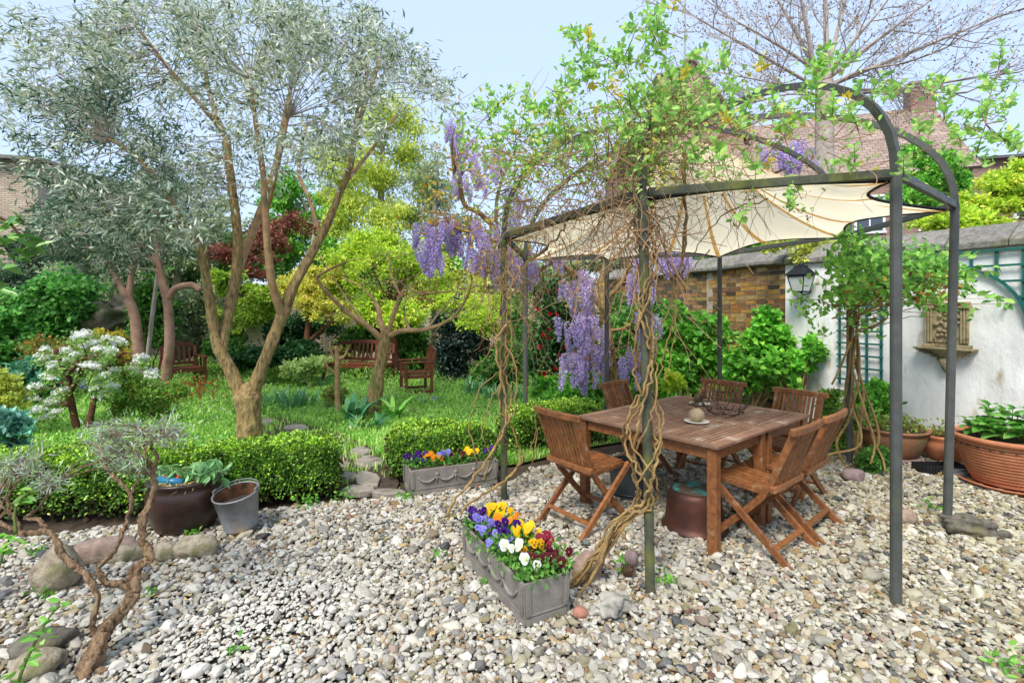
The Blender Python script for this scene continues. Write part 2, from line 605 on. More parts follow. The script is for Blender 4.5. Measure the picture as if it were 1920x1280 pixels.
def leaves(name, m, parent, pos, L, Wd, pal, kind=None, jit=0.14, origin=None, cols=None, **kw):
    pos = np.asarray(pos, dtype=float)
    if cols is None:
        cols = pick_cols(pal, len(pos), jit)
    V, Fc, C = leaf_arrays(pos, L, Wd, cols, **kw)
    o0 = origin_of(parent) if origin is None else Vector(origin)
    me = np_mesh(name, V - np.array(o0), Fc, C)
    me.materials.append(MATS[m])
    o = link_mesh(name, me, parent, (0, 0, 0) if origin is None else origin)
    if kind:
        o['kind'] = kind
    return o


def lobes_points(lobes, n, shell=0.55, noise_=0.12):
    """lobes: list of (centre, (rx,ry,rz)); leaf bases spread mostly near the surfaces"""
    vol = np.array([max(1e-6, l[1][0] * l[1][1] + l[1][1] * l[1][2] + l[1][0] * l[1][2]) for l in lobes])
    i = rng.choice(len(lobes), n, p=vol / vol.sum())
    c = np.array([list(l[0]) for l in lobes])[i]
    r_ = np.array([list(l[1]) for l in lobes])[i]
    d = unit(rng.normal(size=(n, 3)))
    rad = (shell + (1 - shell) * rng.random((n, 1))) * (1 + rng.normal(0, noise_, (n, 1)))
    return c + d * r_ * rad, d


def tuft_points(lobes, n, per=34, spread=.17, shell=.25, jag=.2):
    """leaf bases gathered in tufts scattered through the lobes: (positions, directions, tuft tint)"""
    k = max(10, n // per)
    c, d0 = lobes_points(lobes, k, shell, jag)
    size = np.mean([sum(l[1]) / 3 for l in lobes])
    i = rng.integers(0, k, n)
    off = rng.normal(size=(n, 3)) * np.array([1, 1, .7]) * size * spread * (1 + .5 * np.abs(rng.normal(size=(n, 1))))
    tint = np.exp(rng.normal(0, .2, k))[i][:, None]
    return c[i] + off, unit(d0[i] * .8 + unit(off) * .8), tint


def sub_lobes(c, rr, k, size=0.4):
    """k smaller uneven lobes spread over an ellipsoid"""
    out = []
    c = Vector(c)
    for _ in range(k):
        d = Vector(unit(rng.normal(size=3)))
        t = random.uniform(0.3, 0.85)
        cc = c + Vector((d.x * rr[0] * t, d.y * rr[1] * t, d.z * rr[2] * t))
        s_ = size * random.uniform(0.6, 1.3)
        out.append((cc, (rr[0] * s_, rr[1] * s_, rr[2] * s_ * 0.85)))
    return out


def rock_mesh(name, seed, sub=3, rough=0.25, flat=(1, 1, 1), freq=1.1):
    bm = bmesh.new()
    bmesh.ops.create_icosphere(bm, subdivisions=sub, radius=1.0)
    off = Vector((seed * 7.3, seed * 3.1, seed * 1.7))
    for v in bm.verts:
        p = v.co.copy()
        k = 1 + rough * mnoise.noise(p * freq + off) + rough * 0.45 * mnoise.noise(p * freq * 2.6 + off)
        v.co = Vector((p.x * k * flat[0], p.y * k * flat[1], p.z * k * flat[2]))
    me = bpy.data.meshes.new(name)
    bm.to_mesh(me)
    bm.free()
    me.polygons.foreach_set('use_smooth', [True] * len(me.polygons))
    return me


def rock(name, label, cat, m, loc, size, rotz=0, tilt=0, seed=1, rough=0.3, group=None, sub=3, freq=1.1):
    me = rock_mesh(name, seed, sub, rough, size, freq)
    me.materials.append(MATS[m])
    o = link_mesh(name, me, None, loc, (tilt, 0, rotz))
    return tag(o, label, cat, group)


# ================================================================== SETTING
def sheet(name, pts, z, m, kind='structure'):
    me = bpy.data.meshes.new(name)
    me.from_pydata([(p[0], p[1], z) for p in pts], [], [tuple(range(len(pts)))])
    me.update()
    me.materials.append(MATS[m])
    return tag(link_mesh(name, me), kind=kind)


def inside(poly, X, Y):
    res = np.zeros(len(X), dtype=bool)
    n = len(poly)
    for i in range(n):
        x1, y1 = poly[i][0], poly[i][1]
        x2, y2 = poly[(i + 1) % n][0], poly[(i + 1) % n][1]
        c = ((y1 > Y) != (y2 > Y)) & (X < (x2 - x1) * (Y - y1) / (y2 - y1 + 1e-12) + x1)
        res ^= c
    return res


sheet('ground', [(-90, -30), (90, -30), (90, 120), (-90, 120)], -0.035, 'soil')
GRAVEL = [G(*p)[:2] for p in ((-260, 1030), (0, 1010), (240, 985), (480, 957), (620, 942), (765, 930), (945, 906), (1010, 874), (1160, 850), (1300, 815), (1470, 775))] + \
    [(4.3, 7.4), (5.42, 5.2), (6.9, 2.3), (6.9, 0.4), (-5.5, 0.4)]
sheet('gravel_bed', GRAVEL, -0.022, 'grit')
LAWN = [(-15, 15.4), (-15, 4.0), (-5.0, 4.0), (-2.6, 4.25), (-1.6, 4.55), (-1.05, 4.95), (0.05, 5.3), (0.9, 5.95), (2.1, 6.6), (3.9, 7.7), (3.4, 9.2), (2.2, 12.1), (-2, 15)]
sheet('lawn', LAWN, -0.002, 'turf')
PATH = [G(*p)[:2] for p in ((615, 925), (632, 880), (600, 845), (530, 830), (485, 815), (480, 788), (520, 782), (585, 797), (640, 815), (690, 835), (735, 868), (748, 905), (740, 927))]
path = sheet('garden_path', PATH, 0.002, 'soil')

STONES = [(502, 791, 30, 6), (556, 804, 44, 7), (536, 820, 36, 7), (590, 818, 46, 10), (622, 832, 34, 9), (676, 849, 38, 10), (692, 869, 46, 13), (640, 874, 30, 8),
          (690, 902, 44, 19), (652, 896, 34, 9), (672, 921, 60, 9), (728, 926, 60, 7), (612, 852, 30, 7)]
for i, (sx, sy, sw, sh) in enumerate(STONES):
    mb = MB()
    k = 9
    rim = []
    for j in range(k):
        a = 2 * math.pi * j / k + random.uniform(-0.2, 0.2)
        rr = random.uniform(0.85, 1.12)
        g = G(sx + math.cos(a) * sw * 0.55 * rr, sy + math.sin(a) * sh * 0.8 * rr)
        rim.append(g)
    top = [p + Vector((0, 0, random.uniform(0.022, 0.03))) for p in rim]
    mid = sum(top, Vector()) / k
    top2 = [mid + (p - mid) * 0.93 + Vector((0, 0, 0.006)) for p in top]
    base = [p + Vector((0, 0, -0.02)) for p in rim]
    fs = [(j, (j + 1) % k, k + (j + 1) % k, k + j) for j in range(k)] + [(k + j, k + (j + 1) % k, 2 * k + (j + 1) % k, 2 * k + j) for j in range(k)] + [tuple(range(2 * k, 3 * k))]
    mb.add(base + top + top2, fs)
    mb.build('paving_stone', 'flagstone', path)

# ---------------------------------------------------------------- gravel pebbles
NP_ = []
for sp, zz, lo, med, hi, keep in ((0.0245, -0.012, 0.007, 0.0132, 0.020, 0.86), (0.031, 0.0, 0.007, 0.0148, 0.028, 0.82), (0.15, 0.008, 0.02, 0.027, 0.044, 0.7)):
    ys = np.arange(0.9, 7.6, sp)
    xs = np.arange(-6.0, 7.0, sp)
    X, Y = np.meshgrid(xs, ys)
    X, Y = X.ravel(), Y.ravel()
    X = X + rng.uniform(-0.5, 0.5, len(X)) * sp
    Y = Y + rng.uniform(-0.5, 0.5, len(Y)) * sp
    ok = (np.abs(X) < Y * 1.16 + 0.5) & inside(GRAVEL, X, Y) & (rng.random(len(X)) < keep)
    X, Y = X[ok], Y[ok]
    s = np.clip(med * np.exp(rng.normal(0, 0.32, len(X))), lo, hi)
    # washed finer, whiter stones in front of the gnarled shrub
    fine = np.exp(-(((X + 1.35) / 0.55) ** 2 + ((Y - 2.6) / 0.5) ** 2))
    s = s * (1 - 0.3 * fine)
    NP_.append(np.stack([X, Y, zz + rng.uniform(-0.006, 0.01, len(X)), s, fine], axis=1))
pb = np.concatenate(NP_)
npb = len(pb)
gme = bpy.data.meshes.new('gravel')
gme.vertices.add(npb)
gme.vertices.foreach_set('co', pb[:, :3].astype(np.float32).ravel())
sc3 = np.stack([pb[:, 3] * rng.uniform(0.95, 1.5, npb), pb[:, 3] * rng.uniform(0.75, 1.05, npb), pb[:, 3] * rng.uniform(0.42, 0.8, npb)], axis=1)
rot3 = np.stack([rng.normal(0, 0.28, npb), rng.normal(0, 0.28, npb), rng.uniform(0, 6.283, npb)], axis=1)
PEB = [(0.29, (236, 234, 228)), (0.19, (220, 215, 202)), (0.16, (198, 196, 188)), (0.09, (196, 186, 160)), (0.03, (206, 182, 138)), (0.07, (166, 164, 158)), (0.045, (122, 124, 128)), (0.04, (88, 92, 98)),
       (0.03, (178, 148, 108)), (0.03, (186, 160, 146)), (0.05, (158, 154, 122)), (0.008, (140, 100, 84)), (0.02, (146, 124, 98))]
pc = pick_cols(PEB, npb, 0.12, 0.8)
wh = np.array(lin((236, 236, 232)))
tt = (pb[:, 4:5] * 0.75) * (rng.random((npb, 1)) < 0.85)
pc = pc * (1 - tt) + wh * tt
# a little yellow-green tint on some pebbles, stronger further right
gx = np.clip((pb[:, 0:1] - 0.6) / 2.5, 0, 1) * (rng.random((npb, 1)) < 0.6)
pc = pc * (1 - gx * (1 - np.array([0.93, 0.92, 0.77])))
for nm, dt, data in (('rot', 'FLOAT_VECTOR', rot3), ('scl', 'FLOAT_VECTOR', sc3)):
    gme.attributes.new(nm, dt, 'POINT').data.foreach_set('vector', data.astype(np.float32).ravel())
gme.attributes.new('pick', 'INT', 'POINT').data.foreach_set('value', rng.integers(0, 12, npb).astype(np.int32))
c4 = np.ones((npb, 4), dtype=np.float32)
c4[:, :3] = pc
gme.attributes.new('col', 'FLOAT_COLOR', 'POINT').data.foreach_set('color', c4.ravel())
gravel = tag(link_mesh('gravel', gme), kind='stuff')
gravel.data.materials.append(MATS['pebble'])
ng = bpy.data.node_groups.new('scatter_pebbles', 'GeometryNodeTree')
ng.interface.new_socket('Geometry', in_out='INPUT', socket_type='NodeSocketGeometry')
ng.interface.new_socket('Geometry', in_out='OUTPUT', socket_type='NodeSocketGeometry')
N_, L_ = ng.nodes, ng.links
gi, go = N_.new('NodeGroupInput'), N_.new('NodeGroupOutput')
g2i = N_.new('GeometryNodeGeometryToInstance')
for k in range(12):
    ico = N_.new('GeometryNodeMeshIcoSphere')
    ico.inputs['Subdivisions'].default_value = 3
    nz = N_.new('ShaderNodeTexNoise')
    nz.noise_dimensions = '4D'
    nz.inputs['W'].default_value = k * 5.37
    nz.inputs['Scale'].default_value = 0.75 + 0.05 * (k % 5)
    nz.inputs['Detail'].default_value = 2.2
    sub = N_.new('ShaderNodeVectorMath')
    sub.operation = 'SUBTRACT'
    sub.inputs[1].default_value = (0.5, 0.5, 0.5)
    L_.new(nz.outputs['Color'], sub.inputs[0])
    mul = N_.new('ShaderNodeVectorMath')
    mul.operation = 'SCALE'
    mul.inputs['Scale'].default_value = 1.9
    L_.new(sub.outputs[0], mul.inputs[0])
    sp = N_.new('GeometryNodeSetPosition')
    L_.new(ico.outputs['Mesh'], sp.inputs['Geometry'])
    L_.new(mul.outputs[0], sp.inputs['Offset'])
    sm = N_.new('GeometryNodeSetShadeSmooth')
    L_.new(sp.outputs[0], sm.inputs['Geometry'])
    stm = N_.new('GeometryNodeSetMaterial')
    stm.inputs['Material'].default_value = MATS['pebble']
    L_.new(sm.outputs[0], stm.inputs['Geometry'])
    L_.new(stm.outputs[0], g2i.inputs[0])


def named(nm, dt):
    a = N_.new('GeometryNodeInputNamedAttribute')
    a.data_type = dt
    a.inputs['Name'].default_value = nm
    return a.outputs['Attribute']


iop = N_.new('GeometryNodeInstanceOnPoints')
L_.new(gi.outputs[0], iop.inputs['Points'])
L_.new(g2i.outputs[0], iop.inputs['Instance'])
iop.inputs['Pick Instance'].default_value = True
L_.new(named('pick', 'INT'), iop.inputs['Instance Index'])
L_.new(named('scl', 'FLOAT_VECTOR'), iop.inputs['Scale'])
e2r = N_.new('FunctionNodeEulerToRotation')
L_.new(named('rot', 'FLOAT_VECTOR'), e2r.inputs[0])
L_.new(e2r.outputs[0], iop.inputs['Rotation'])
L_.new(iop.outputs[0], go.inputs[0])
gravel.modifiers.new('scatter', 'NODES').node_group = ng

# fallen leaves, petals and twig bits lying on the stones
n = 2600
D_ = 1.9 + rng.random(n) * 4.2
X, Y = rng.uniform(-1.1, 1.05, n) * D_, D_
patch = np.array([mnoise.noise(Vector((x * 1.1, y * 1.1, 21.0))) for x, y in zip(X, Y)])
ok = inside(GRAVEL, X, Y) & (patch > -.1)
k_ = int(ok.sum())
leaves('leaf_litter', 'dull_leaf', None, np.stack([X, Y, rng.uniform(.01, .024, n)], 1)[ok], .032, .012,
       [(.4, (150, 112, 70)), (.3, (116, 84, 56)), (.2, (186, 160, 100)), (.1, (120, 140, 70))], kind='stuff', up=.75, dirs=unit(rng.normal(size=(k_, 3)) * np.array([1, 1, .15])))

# ---------------------------------------------------------------- grass and low ground cover
n = 190000
D_ = 4.0 + (rng.random(n) ** 1.25) * 9.5
X = rng.uniform(-1.15, 0.42, n) * D_
Y = D_
ok = inside(LAWN, X, Y)
for sx, sy, sw, sh in STONES:
    g = G(sx, sy)
    wx, wy = sw * 0.5 * g.y / F, abs(G(sx, sy - sh).y - g.y) * 0.8
    ok &= (((X - g.x) / wx) ** 2 + ((Y - g.y) / wy) ** 2) > 1
ok &= ~(inside(PATH, X, Y) & (rng.random(n) < 0.8))
patch = np.array([mnoise.noise(Vector((x * 0.9, y * 0.9, 3.0))) for x, y in zip(X, Y)])
ok &= rng.random(n) < np.clip(0.75 + patch * 1.2, 0.25, 1)
X, Y, patch = X[ok], Y[ok], patch[ok]
n = len(X)
hgt = (0.045 + 0.045 * rng.random(n)) * np.clip(1 + patch * 0.9, 0.5, 1.7)
az = rng.uniform(0, 6.283, n)
lean = rng.uniform(0.1, 0.7, n) * hgt
wd = 0.004 + 0.0012 * Y * 0.5
dx, dy = np.cos(az), np.sin(az)
b0 = np.stack([X, Y, np.zeros(n)], 1)
sd = np.stack([-dy, dx, np.zeros(n)], 1) * wd[:, None]
md = b0 + np.stack([dx * lean * 0.35, dy * lean * 0.35, hgt * 0.6], 1)
tp = b0 + np.stack([dx * lean, dy * lean, hgt], 1)
V = np.stack([b0 - sd, b0 + sd, md + sd * 0.8, md - sd * 0.8, tp], 1).reshape(-1, 3)
k = np.arange(n)[:, None] * 5
GRASS = [(0.33, (138, 186, 74)), (0.3, (166, 208, 92)), (0.15, (100, 150, 66)), (0.13, (196, 220, 136)), (0.09, (204, 204, 146))]
C = np.repeat(pick_cols(GRASS, n, 0.15) * (1 + patch[:, None] * 0.25), 5, axis=0)
me = np_mesh('grass', V, [k + np.array([[0, 1, 2, 3]]), k + np.array([[3, 2, 4]])], C)
me.materials.append(MATS['leaf'])
tag(link_mesh('grass', me), kind='stuff')

n = 70000
D_ = 4.2 + (rng.random(n) ** 1.2) * 10
X, Y = rng.uniform(-1.15, 0.4, n) * D_, D_
patch = np.array([mnoise.noise(Vector((x * 1.3 + 9, y * 1.3, 7.0))) for x, y in zip(X, Y)])
ok = inside(LAWN, X, Y) & ~inside(PATH, X, Y) & (patch > -0.2)
leaves('ground_cover_leaves', 'leaf', None, np.stack([X, Y, rng.uniform(0.01, 0.08, n)], 1)[ok], 0.048, 0.03,
       [(0.35, (122, 176, 74)), (0.35, (156, 204, 92)), (0.2, (86, 136, 60)), (.1, (190, 206, 130))], kind='stuff', up=0.7, shape='oval')


n = 90000
D_ = 6.2 + rng.random(n) * 8.2
X, Y = rng.uniform(-1.15, 0.3, n) * D_, D_
patch = np.array([mnoise.noise(Vector((x * .8 + 31, y * .8, 11.0))) + .5 * mnoise.noise(Vector((x * 2.3, y * 2.3, 4.0))) for x, y in zip(X, Y)])
edge = np.clip((Y - 8.5) / 4, 0, 1) * .35 + np.clip((-X - 4.5) / 3, 0, 1) * .3
ok = inside(LAWN, X, Y) & ~inside(PATH, X, Y) & (patch + edge > .22)
pk = np.clip((patch + edge - .15)[ok], .05, .7)
k_ = int(ok.sum())
leaves('undergrowth', 'leaf', None, np.stack([X[ok], Y[ok], rng.random(k_) * pk * .62], 1), 0.075, 0.022,
       [(.35, (136, 184, 76)), (.3, (164, 204, 92)), (.2, (98, 146, 64)), (.1, (192, 210, 130)), (.05, (214, 210, 176))], kind='stuff', up=.25,
       dirs=unit(rng.normal(size=(k_, 3)) * .6 + np.array([0, 0, .7])))


# ---------------------------------------------------------------- boundary walls
def uv_quads(name, quads, m, parent=None, origin=None):
    """quads of 4 points, the first edge horizontal; uv in metres"""
    vs, fs, uv = [], [], []
    for q in quads:
        q = [Vector(p) for p in q]
        o = len(vs)
        vs += q
        fs.append(tuple(range(o, o + len(q))))
        ax = (q[1] - q[0]).normalized()
        nn = ax.cross(q[2] - q[0]).normalized()
        ay = nn.cross(ax)
        uv += [((p - q[0]).dot(ax), (p - q[0]).dot(ay)) for p in q]
    sub = origin_of(parent) if origin is None else Vector(origin)
    me = bpy.data.meshes.new(name)
    me.from_pydata([v - sub for v in vs], [], fs)
    me.update()
    ul = me.uv_layers.new(name='UVMap')
    for i, l in enumerate(me.loops):
        ul.data[i].uv = uv[l.vertex_index]
    me.materials.append(MATS[m])
    return link_mesh(name, me, parent, (0, 0, 0) if origin is None else origin)


def prism(mb, a, b, nrm, front, back, prof):
    """extrude a section prof [(offset along nrm, z)] from a to b"""
    a, b, nrm = Vector(a), Vector(b), Vector(nrm)
    k = len(prof)
    vs = [p + nrm * o + Vector((0, 0, z)) for p in (a, b) for o, z in prof]
    fs = [tuple(range(k - 1, -1, -1)), tuple(range(k, 2 * k))] + [(j, (j + 1) % k, k + (j + 1) % k, k + j) for j in range(k)]
    mb.add(vs, fs)


WP = [Vector((7.35, 1.35, 0)), Vector((4.2, 7.62, 0)), Vector((3.64, 9.3, 0)), Vector((2.3, 12.2, 0))]
d1 = (WP[1] - WP[0]).normalized()
n1 = Vector((-d1.y, d1.x, 0))
if n1.x > 0:
    n1 = -n1                      # towards the garden
WALL_D, WALL_N = d1, n1
HW = 2.33
wall = thing('garden_wall', 'white rendered garden wall with grey sloping coping behind the terracotta pots', 'wall', WP[0])
mb = MB()
nseg, nz_ = 90, 30
vs = []
Lw = (WP[1] - WP[0]).length
for i in range(nseg + 1):
    for j in range(nz_ + 1):
        p = WP[0] + d1 * (Lw * i / nseg)
        z = HW * j / nz_
        o = 0.02 * mnoise.noise(Vector((i * 0.21, j * 0.23, 1.0))) + 0.008 * mnoise.noise(Vector((i * 0.7, j * 0.7, 4.0)))
        vs.append(p + n1 * o + Vector((0, 0, z)))
mb.add(vs, [(i * (nz_ + 1) + j, i * (nz_ + 1) + j + 1, (i + 1) * (nz_ + 1) + j + 1, (i + 1) * (nz_ + 1) + j) for i in range(nseg) for j in range(nz_)])
prism(mb, WP[0], WP[1], -n1, 0, 0, [(0.04, -0.05), (0.3, -0.05), (0.3, HW), (0.04, HW)])
e = WP[1]
mb.add([e + n1 * 0.0, e - n1 * 0.05, e - n1 * 0.05 + Vector((0, 0, HW)), e + Vector((0, 0, HW))], [(0, 1, 2, 3)])
mb.build('render_coat', 'render_wall', wall, smooth=True)
COPE = [(-0.06, HW + 0.001), (-0.06, HW + 0.075), (0.1, HW + 0.2), (0.26, HW + 0.29), (0.36, HW + 0.29), (0.36, HW + 0.001)]
t = 0.0
while t < Lw - 0.05:
    l = min(random.uniform(0.5, 0.62), Lw - t)
    mb = MB()
    dz = random.uniform(-0.006, 0.008)
    prism(mb, WP[0] + d1 * (t + 0.004) + Vector((0, 0, dz)), WP[0] + d1 * (t + l - 0.004) + Vector((0, 0, dz)), -n1, 0, 0, COPE)
    mb.build('coping_stone', 'coping', wall, bevel=0.012)
    t += l

bwall = thing('brick_wall', 'old yellow and brown brick wall with mossy coping behind the leafy shrub', 'wall', WP[1])
brick_me = []
for sx in (0.215, 0.1025, 0.215):
    bm_ = MB()
    bm_.box((0, 0, 0), (sx, 0.1, 0.0625))
    for i, v in enumerate(bm_.v):
        bm_.v[i] = (v[0] + random.uniform(-0.004, 0.004), v[1] + random.uniform(-0.004, 0.004), v[2] + random.uniform(-0.003, 0.003))
    me = bm_.mesh('brick')
    me.materials.append(MATS['brick'])
    brick_me.append(me)


def lay(a, b, row0, row1, each=True, cb=None, starts=None):
    ends = {}
    a, b = Vector(a), Vector(b)
    d = (b - a).normalized()
    Lx = (b - a).length
    ang = math.atan2(d.y, d.x)
    nn = Vector((-d.y, d.x, 0))
    if nn.x > 0:
        nn = -nn
    for r_ in range(row0, row1):
        z = 0.038 + r_ * 0.0755
        t = starts.get(r_, 0.0) if starts else 0.0
        head = r_ % 2 == 0 and not starts
        first = True
        while t < Lx - 0.06:
            half = (random.random() < 0.12) or (first and head)
            l = 0.1025 if half else 0.215
            if t + l > Lx + 0.03:
                break
            first = False
            p = a + d * (t + l / 2) + nn * random.uniform(-0.056, -0.049) + Vector((0, 0, z))
            cb(1 if half else random.choice((0, 2)), p, ang)
            t += l + 0.014
        ends[r_] = t
    return ends


d2 = (WP[2] - WP[1]).normalized()


def one_brick(kk, p, ang):
    o = link_mesh('brick', brick_me[kk], bwall, p - WP[1], (random.uniform(-0.01, 0.01), 0, ang + random.uniform(-0.02, 0.02)))


BQ = MB()


def stuff_brick(kk, p, ang):
    l = (0.215, 0.1025, 0.215)[kk]
    BQ.box(p, (l, 0.1, 0.0625), Matrix.Rotation(ang, 3, 'Z'), tuple(v * random.uniform(.85, 1.15) for v in lin(random.choice(((176, 148, 98), (150, 124, 86), (186, 150, 96), (124, 102, 80), (100, 90, 80), (168, 132, 88))))))


row_ends = lay(WP[1] + d2 * 0.005, WP[1] + d2 * 1.70, 1, 31, True, one_brick)
lay(WP[1] + d2 * 0.005, WP[2], 1, 31, False, stuff_brick, row_ends)
lay(WP[2], WP[3], 0, 31, False, stuff_brick)
tag(BQ.build('brickwork', 'brick_stuff', bwall), kind='stuff')
mb = MB()
for a, b in ((WP[1], WP[2]), (WP[2], WP[3])):
    d = (b - a).normalized()
    nn = Vector((-d.y, d.x, 0))
    nn = -nn if nn.x > 0 else nn
    prism(mb, a, b, -nn, 0, 0, [(0.012, -0.05), (0.3, -0.05), (0.3, HW), (0.012, HW)])
mb.build('mortar_bed', 'mortar', bwall)
for a, b in ((WP[1], WP[2]), (WP[2], WP[3])):
    d = (b - a).normalized()
    nn = Vector((-d.y, d.x, 0))
    nn = -nn if nn.x > 0 else nn
    t = 0.0
    while t < (b - a).length - 0.03:
        mb = MB()
        dz = random.uniform(-0.01, 0.012)
        l = min(0.33, (b - a).length - t)
        prism(mb, a + d * (t + 0.003) + Vector((0, 0, dz)), a + d * (t + l - 0.003) + Vector((0, 0, dz)), -nn, 0, 0,
              [(-0.09, HW + 0.03), (-0.09, HW + 0.085), (0.1, HW + 0.22), (0.26, HW + 0.3), (0.36, HW + 0.3), (0.36, HW + 0.005), (-0.02, HW + 0.005)])
        mb.build('coping_stone', 'coping', bwall, bevel=0.012)
        t += l

bw = thing('boundary_wall', 'weathered brick boundary wall at the far end of the lawn', 'wall', (-2, 15, 0))
uv_quads('wall_face', [((2.3, 12.2, 0), (-2, 15.2, 0), (-2, 15.2, 2.3), (2.3, 12.2, 2.3)), ((-2, 15.2, 0), (-18, 16.5, 0), (-18, 16.5, 2.3), (-2, 15.2, 2.3))], 'pale_brick_far', bw)
mb = MB()
for a, b in (((2.3, 12.2, 0), (-2, 15.2, 0)), ((-2, 15.2, 0), (-18, 16.5, 0))):
    a, b = Vector(a), Vector(b)
    d = (b - a).normalized()
    prism(mb, a, b, Vector((d.y, -d.x, 0)), 0, 0, [(-0.05, 2.302), (-0.05, 2.38), (0.3, 2.45), (0.3, 2.302)])
    prism(mb, a, b, Vector((d.y, -d.x, 0)), 0, 0, [(0.02, 0), (0.02, 2.30), (0.28, 2.30), (0.28, 0)])
mb.build('coping', 'coping', bw)


# ---------------------------------------------------------------- houses beyond the walls
def gable_house(name, label, E1, E2, depth, ze, zr, wall_m, roof_m, windows=(), chimney=None, extra=None):
    E1, E2 = Vector((*E1, 0)), Vector((*E2, 0))
    e = (E2 - E1).normalized()
    nb = Vector((-e.y, e.x, 0))
    if nb.y < 0:
        nb = -nb
    Bk1, Bk2 = E1 + nb * depth, E2 + nb * depth
    R1, R2 = E1 + nb * depth / 2, E2 + nb * depth / 2
    z = lambda v, h: Vector((v.x, v.y, h))
    h = thing(name, label, 'house', E1)
    q = [(E1, E2, z(E2, ze), z(E1, ze)), (E2, Bk2, z(Bk2, ze), z(E2, ze)), (Bk2, Bk1, z(Bk1, ze), z(Bk2, ze)), (Bk1, E1, z(E1, ze), z(Bk1, ze)),
         (z(E2, ze), z(Bk2, ze), z(R2, zr)), (z(Bk1, ze), z(E1, ze), z(R1, zr))]
    uv_quads('wall', q, wall_m, h)
    ov = e * 0.2
    s_ = (zr - ze) / (depth / 2)
    lo = nb * 0.35
    rf = uv_quads('roof', [(z(E1 - lo - ov, ze - 0.35 * s_ + .06), z(E2 - lo + ov, ze - 0.35 * s_ + .06), z(R2 + ov, zr + .06), z(R1 - ov, zr + .06)),
                           (z(Bk2 + lo + ov, ze - 0.35 * s_ + .06), z(Bk1 + lo - ov, ze - 0.35 * s_ + .06), z(R1 - ov, zr + .06), z(R2 + ov, zr + .06))], roof_m, h)
    md = rf.modifiers.new('solid', 'SOLIDIFY')
    md.thickness = 0.12
    for (u, zc, ww, hh) in windows:
        c = E1 + e * u - nb * 0.02
        mb = MB()
        M = Matrix.Rotation(math.atan2(e.y, e.x), 3, 'Z')
        for (dx_, dz_, sx, sz) in ((-ww / 2, 0, .09, hh), (ww / 2, 0, .09, hh), (0, -hh / 2, ww + .18, .09), (0, hh / 2, ww + .09, .09), (0, 0, .05, hh)):
            mb.box(c + e * dx_ + Vector((0, 0, zc + dz_)), (sx, 0.1, sz), M)
        wn = mb.build('window', 'white_paint', h)
        mb = MB()
        mb.box(c + nb * 0.01 + Vector((0, 0, zc)), (ww, 0.04, hh), M)
        mb.build('pane', 'window_glass', wn)
    if chimney:
        u, v, cw, ch_ = chimney
        c = E1 + e * u + nb * v
        M = Matrix.Rotation(math.atan2(e.y, e.x), 3, 'Z')
        hw = cw / 2
        cs = [c + M @ Vector((a * hw, b * hw, 0)) for a, b in ((-1, -1), (1, -1), (1, 1), (-1, 1))]
        z0, z1 = zr - 1.2, zr + ch_
        ck = uv_quads('chimney', [(z(cs[i], z0), z(cs[(i + 1) % 4], z0), z(cs[(i + 1) % 4], z1), z(cs[i], z1)) for i in range(4)] + [tuple(z(p, z1) for p in cs)], wall_m, h)
        mb = MB()
        mb.box(c + Vector((0, 0, z1 + .06)), (cw + .16, cw + .16, .12), M)
        mb.build('chimney_cap', 'coping', ck)
    return h, E1, e, nb


h1, E1, e1_, nb1 = gable_house('brick_house', 'red brick house with long tiled roof and chimney beyond the gazebo arches', (10.2, 22.4), (18.1, 19.5), 8, 7.45, 11.1,
                               'red_brick_far', 'tiles_far', [(2.2, 5.6, 1.0, 1.5), (5.0, 5.6, 1.0, 1.5), (7.2, 5.6, .9, 1.5)], (8.1, 4.0, 0.95, 1.0))
mb = MB()
Mh = Matrix.Rotation(math.atan2(e1_.y, e1_.x), 3, 'Z')
mb.box(E1 + e1_ * 3.2 + nb1 * 1.4 + Vector((0, 0, 8.75)), (0.8, 0.12, 0.95), Mh @ Matrix.Rotation(R(-47), 3, 'X'))
mb.build('roof_window', 'slate', h1)
gable_house('gabled_house', 'tall pinkish brick house with steep gable behind the vine tangle', (11.4, 24.4), (11.4, 33.0), 5.2, 10.4, 14.1, 'pink_brick_far', 'tiles_far',
            [(1.4, 8.6, .9, 1.4), (3.6, 8.6, .9, 1.4)], (4.4, 2.6, 0.9, 0.9))
gable_house('terrace_house', 'low dark red brick house beyond the white wall', (22.0, 24.0), (32.0, 21.0), 8, 8.9, 9.6, 'red_brick_far', 'slate', [(2.4, 6.8, 1.1, 1.6), (5.6, 6.8, 1.1, 1.6)])
gable_house('pale_house', 'pale brick house behind the olive tree', (-32.0, 15.6), (-17.6, 18.4), 9, 7.2, 7.5, 'pale_brick_far', 'coping',
            [(4, 5.4, 1.1, 1.6), (8, 5.4, 1.1, 1.6)])
mast = thing('antenna_mast', 'thin grey antenna mast above the gabled brick house', 'antenna', P(1284, 130, 24.1))
mb = MB()
mb.tube([P(1284, 175, 26.1), P(1284, -120, 26.1)], 0.05, 8)
mb.build('pole', 'grey_mast', mast)
for y in (-60, -30, 60):
    mb = MB()
    mb.bar(P(1268, y, 26.1), P(1300, y, 26.1), 0.05, 0.05)
    mb.build('crossbar', 'grey_mast', mast)


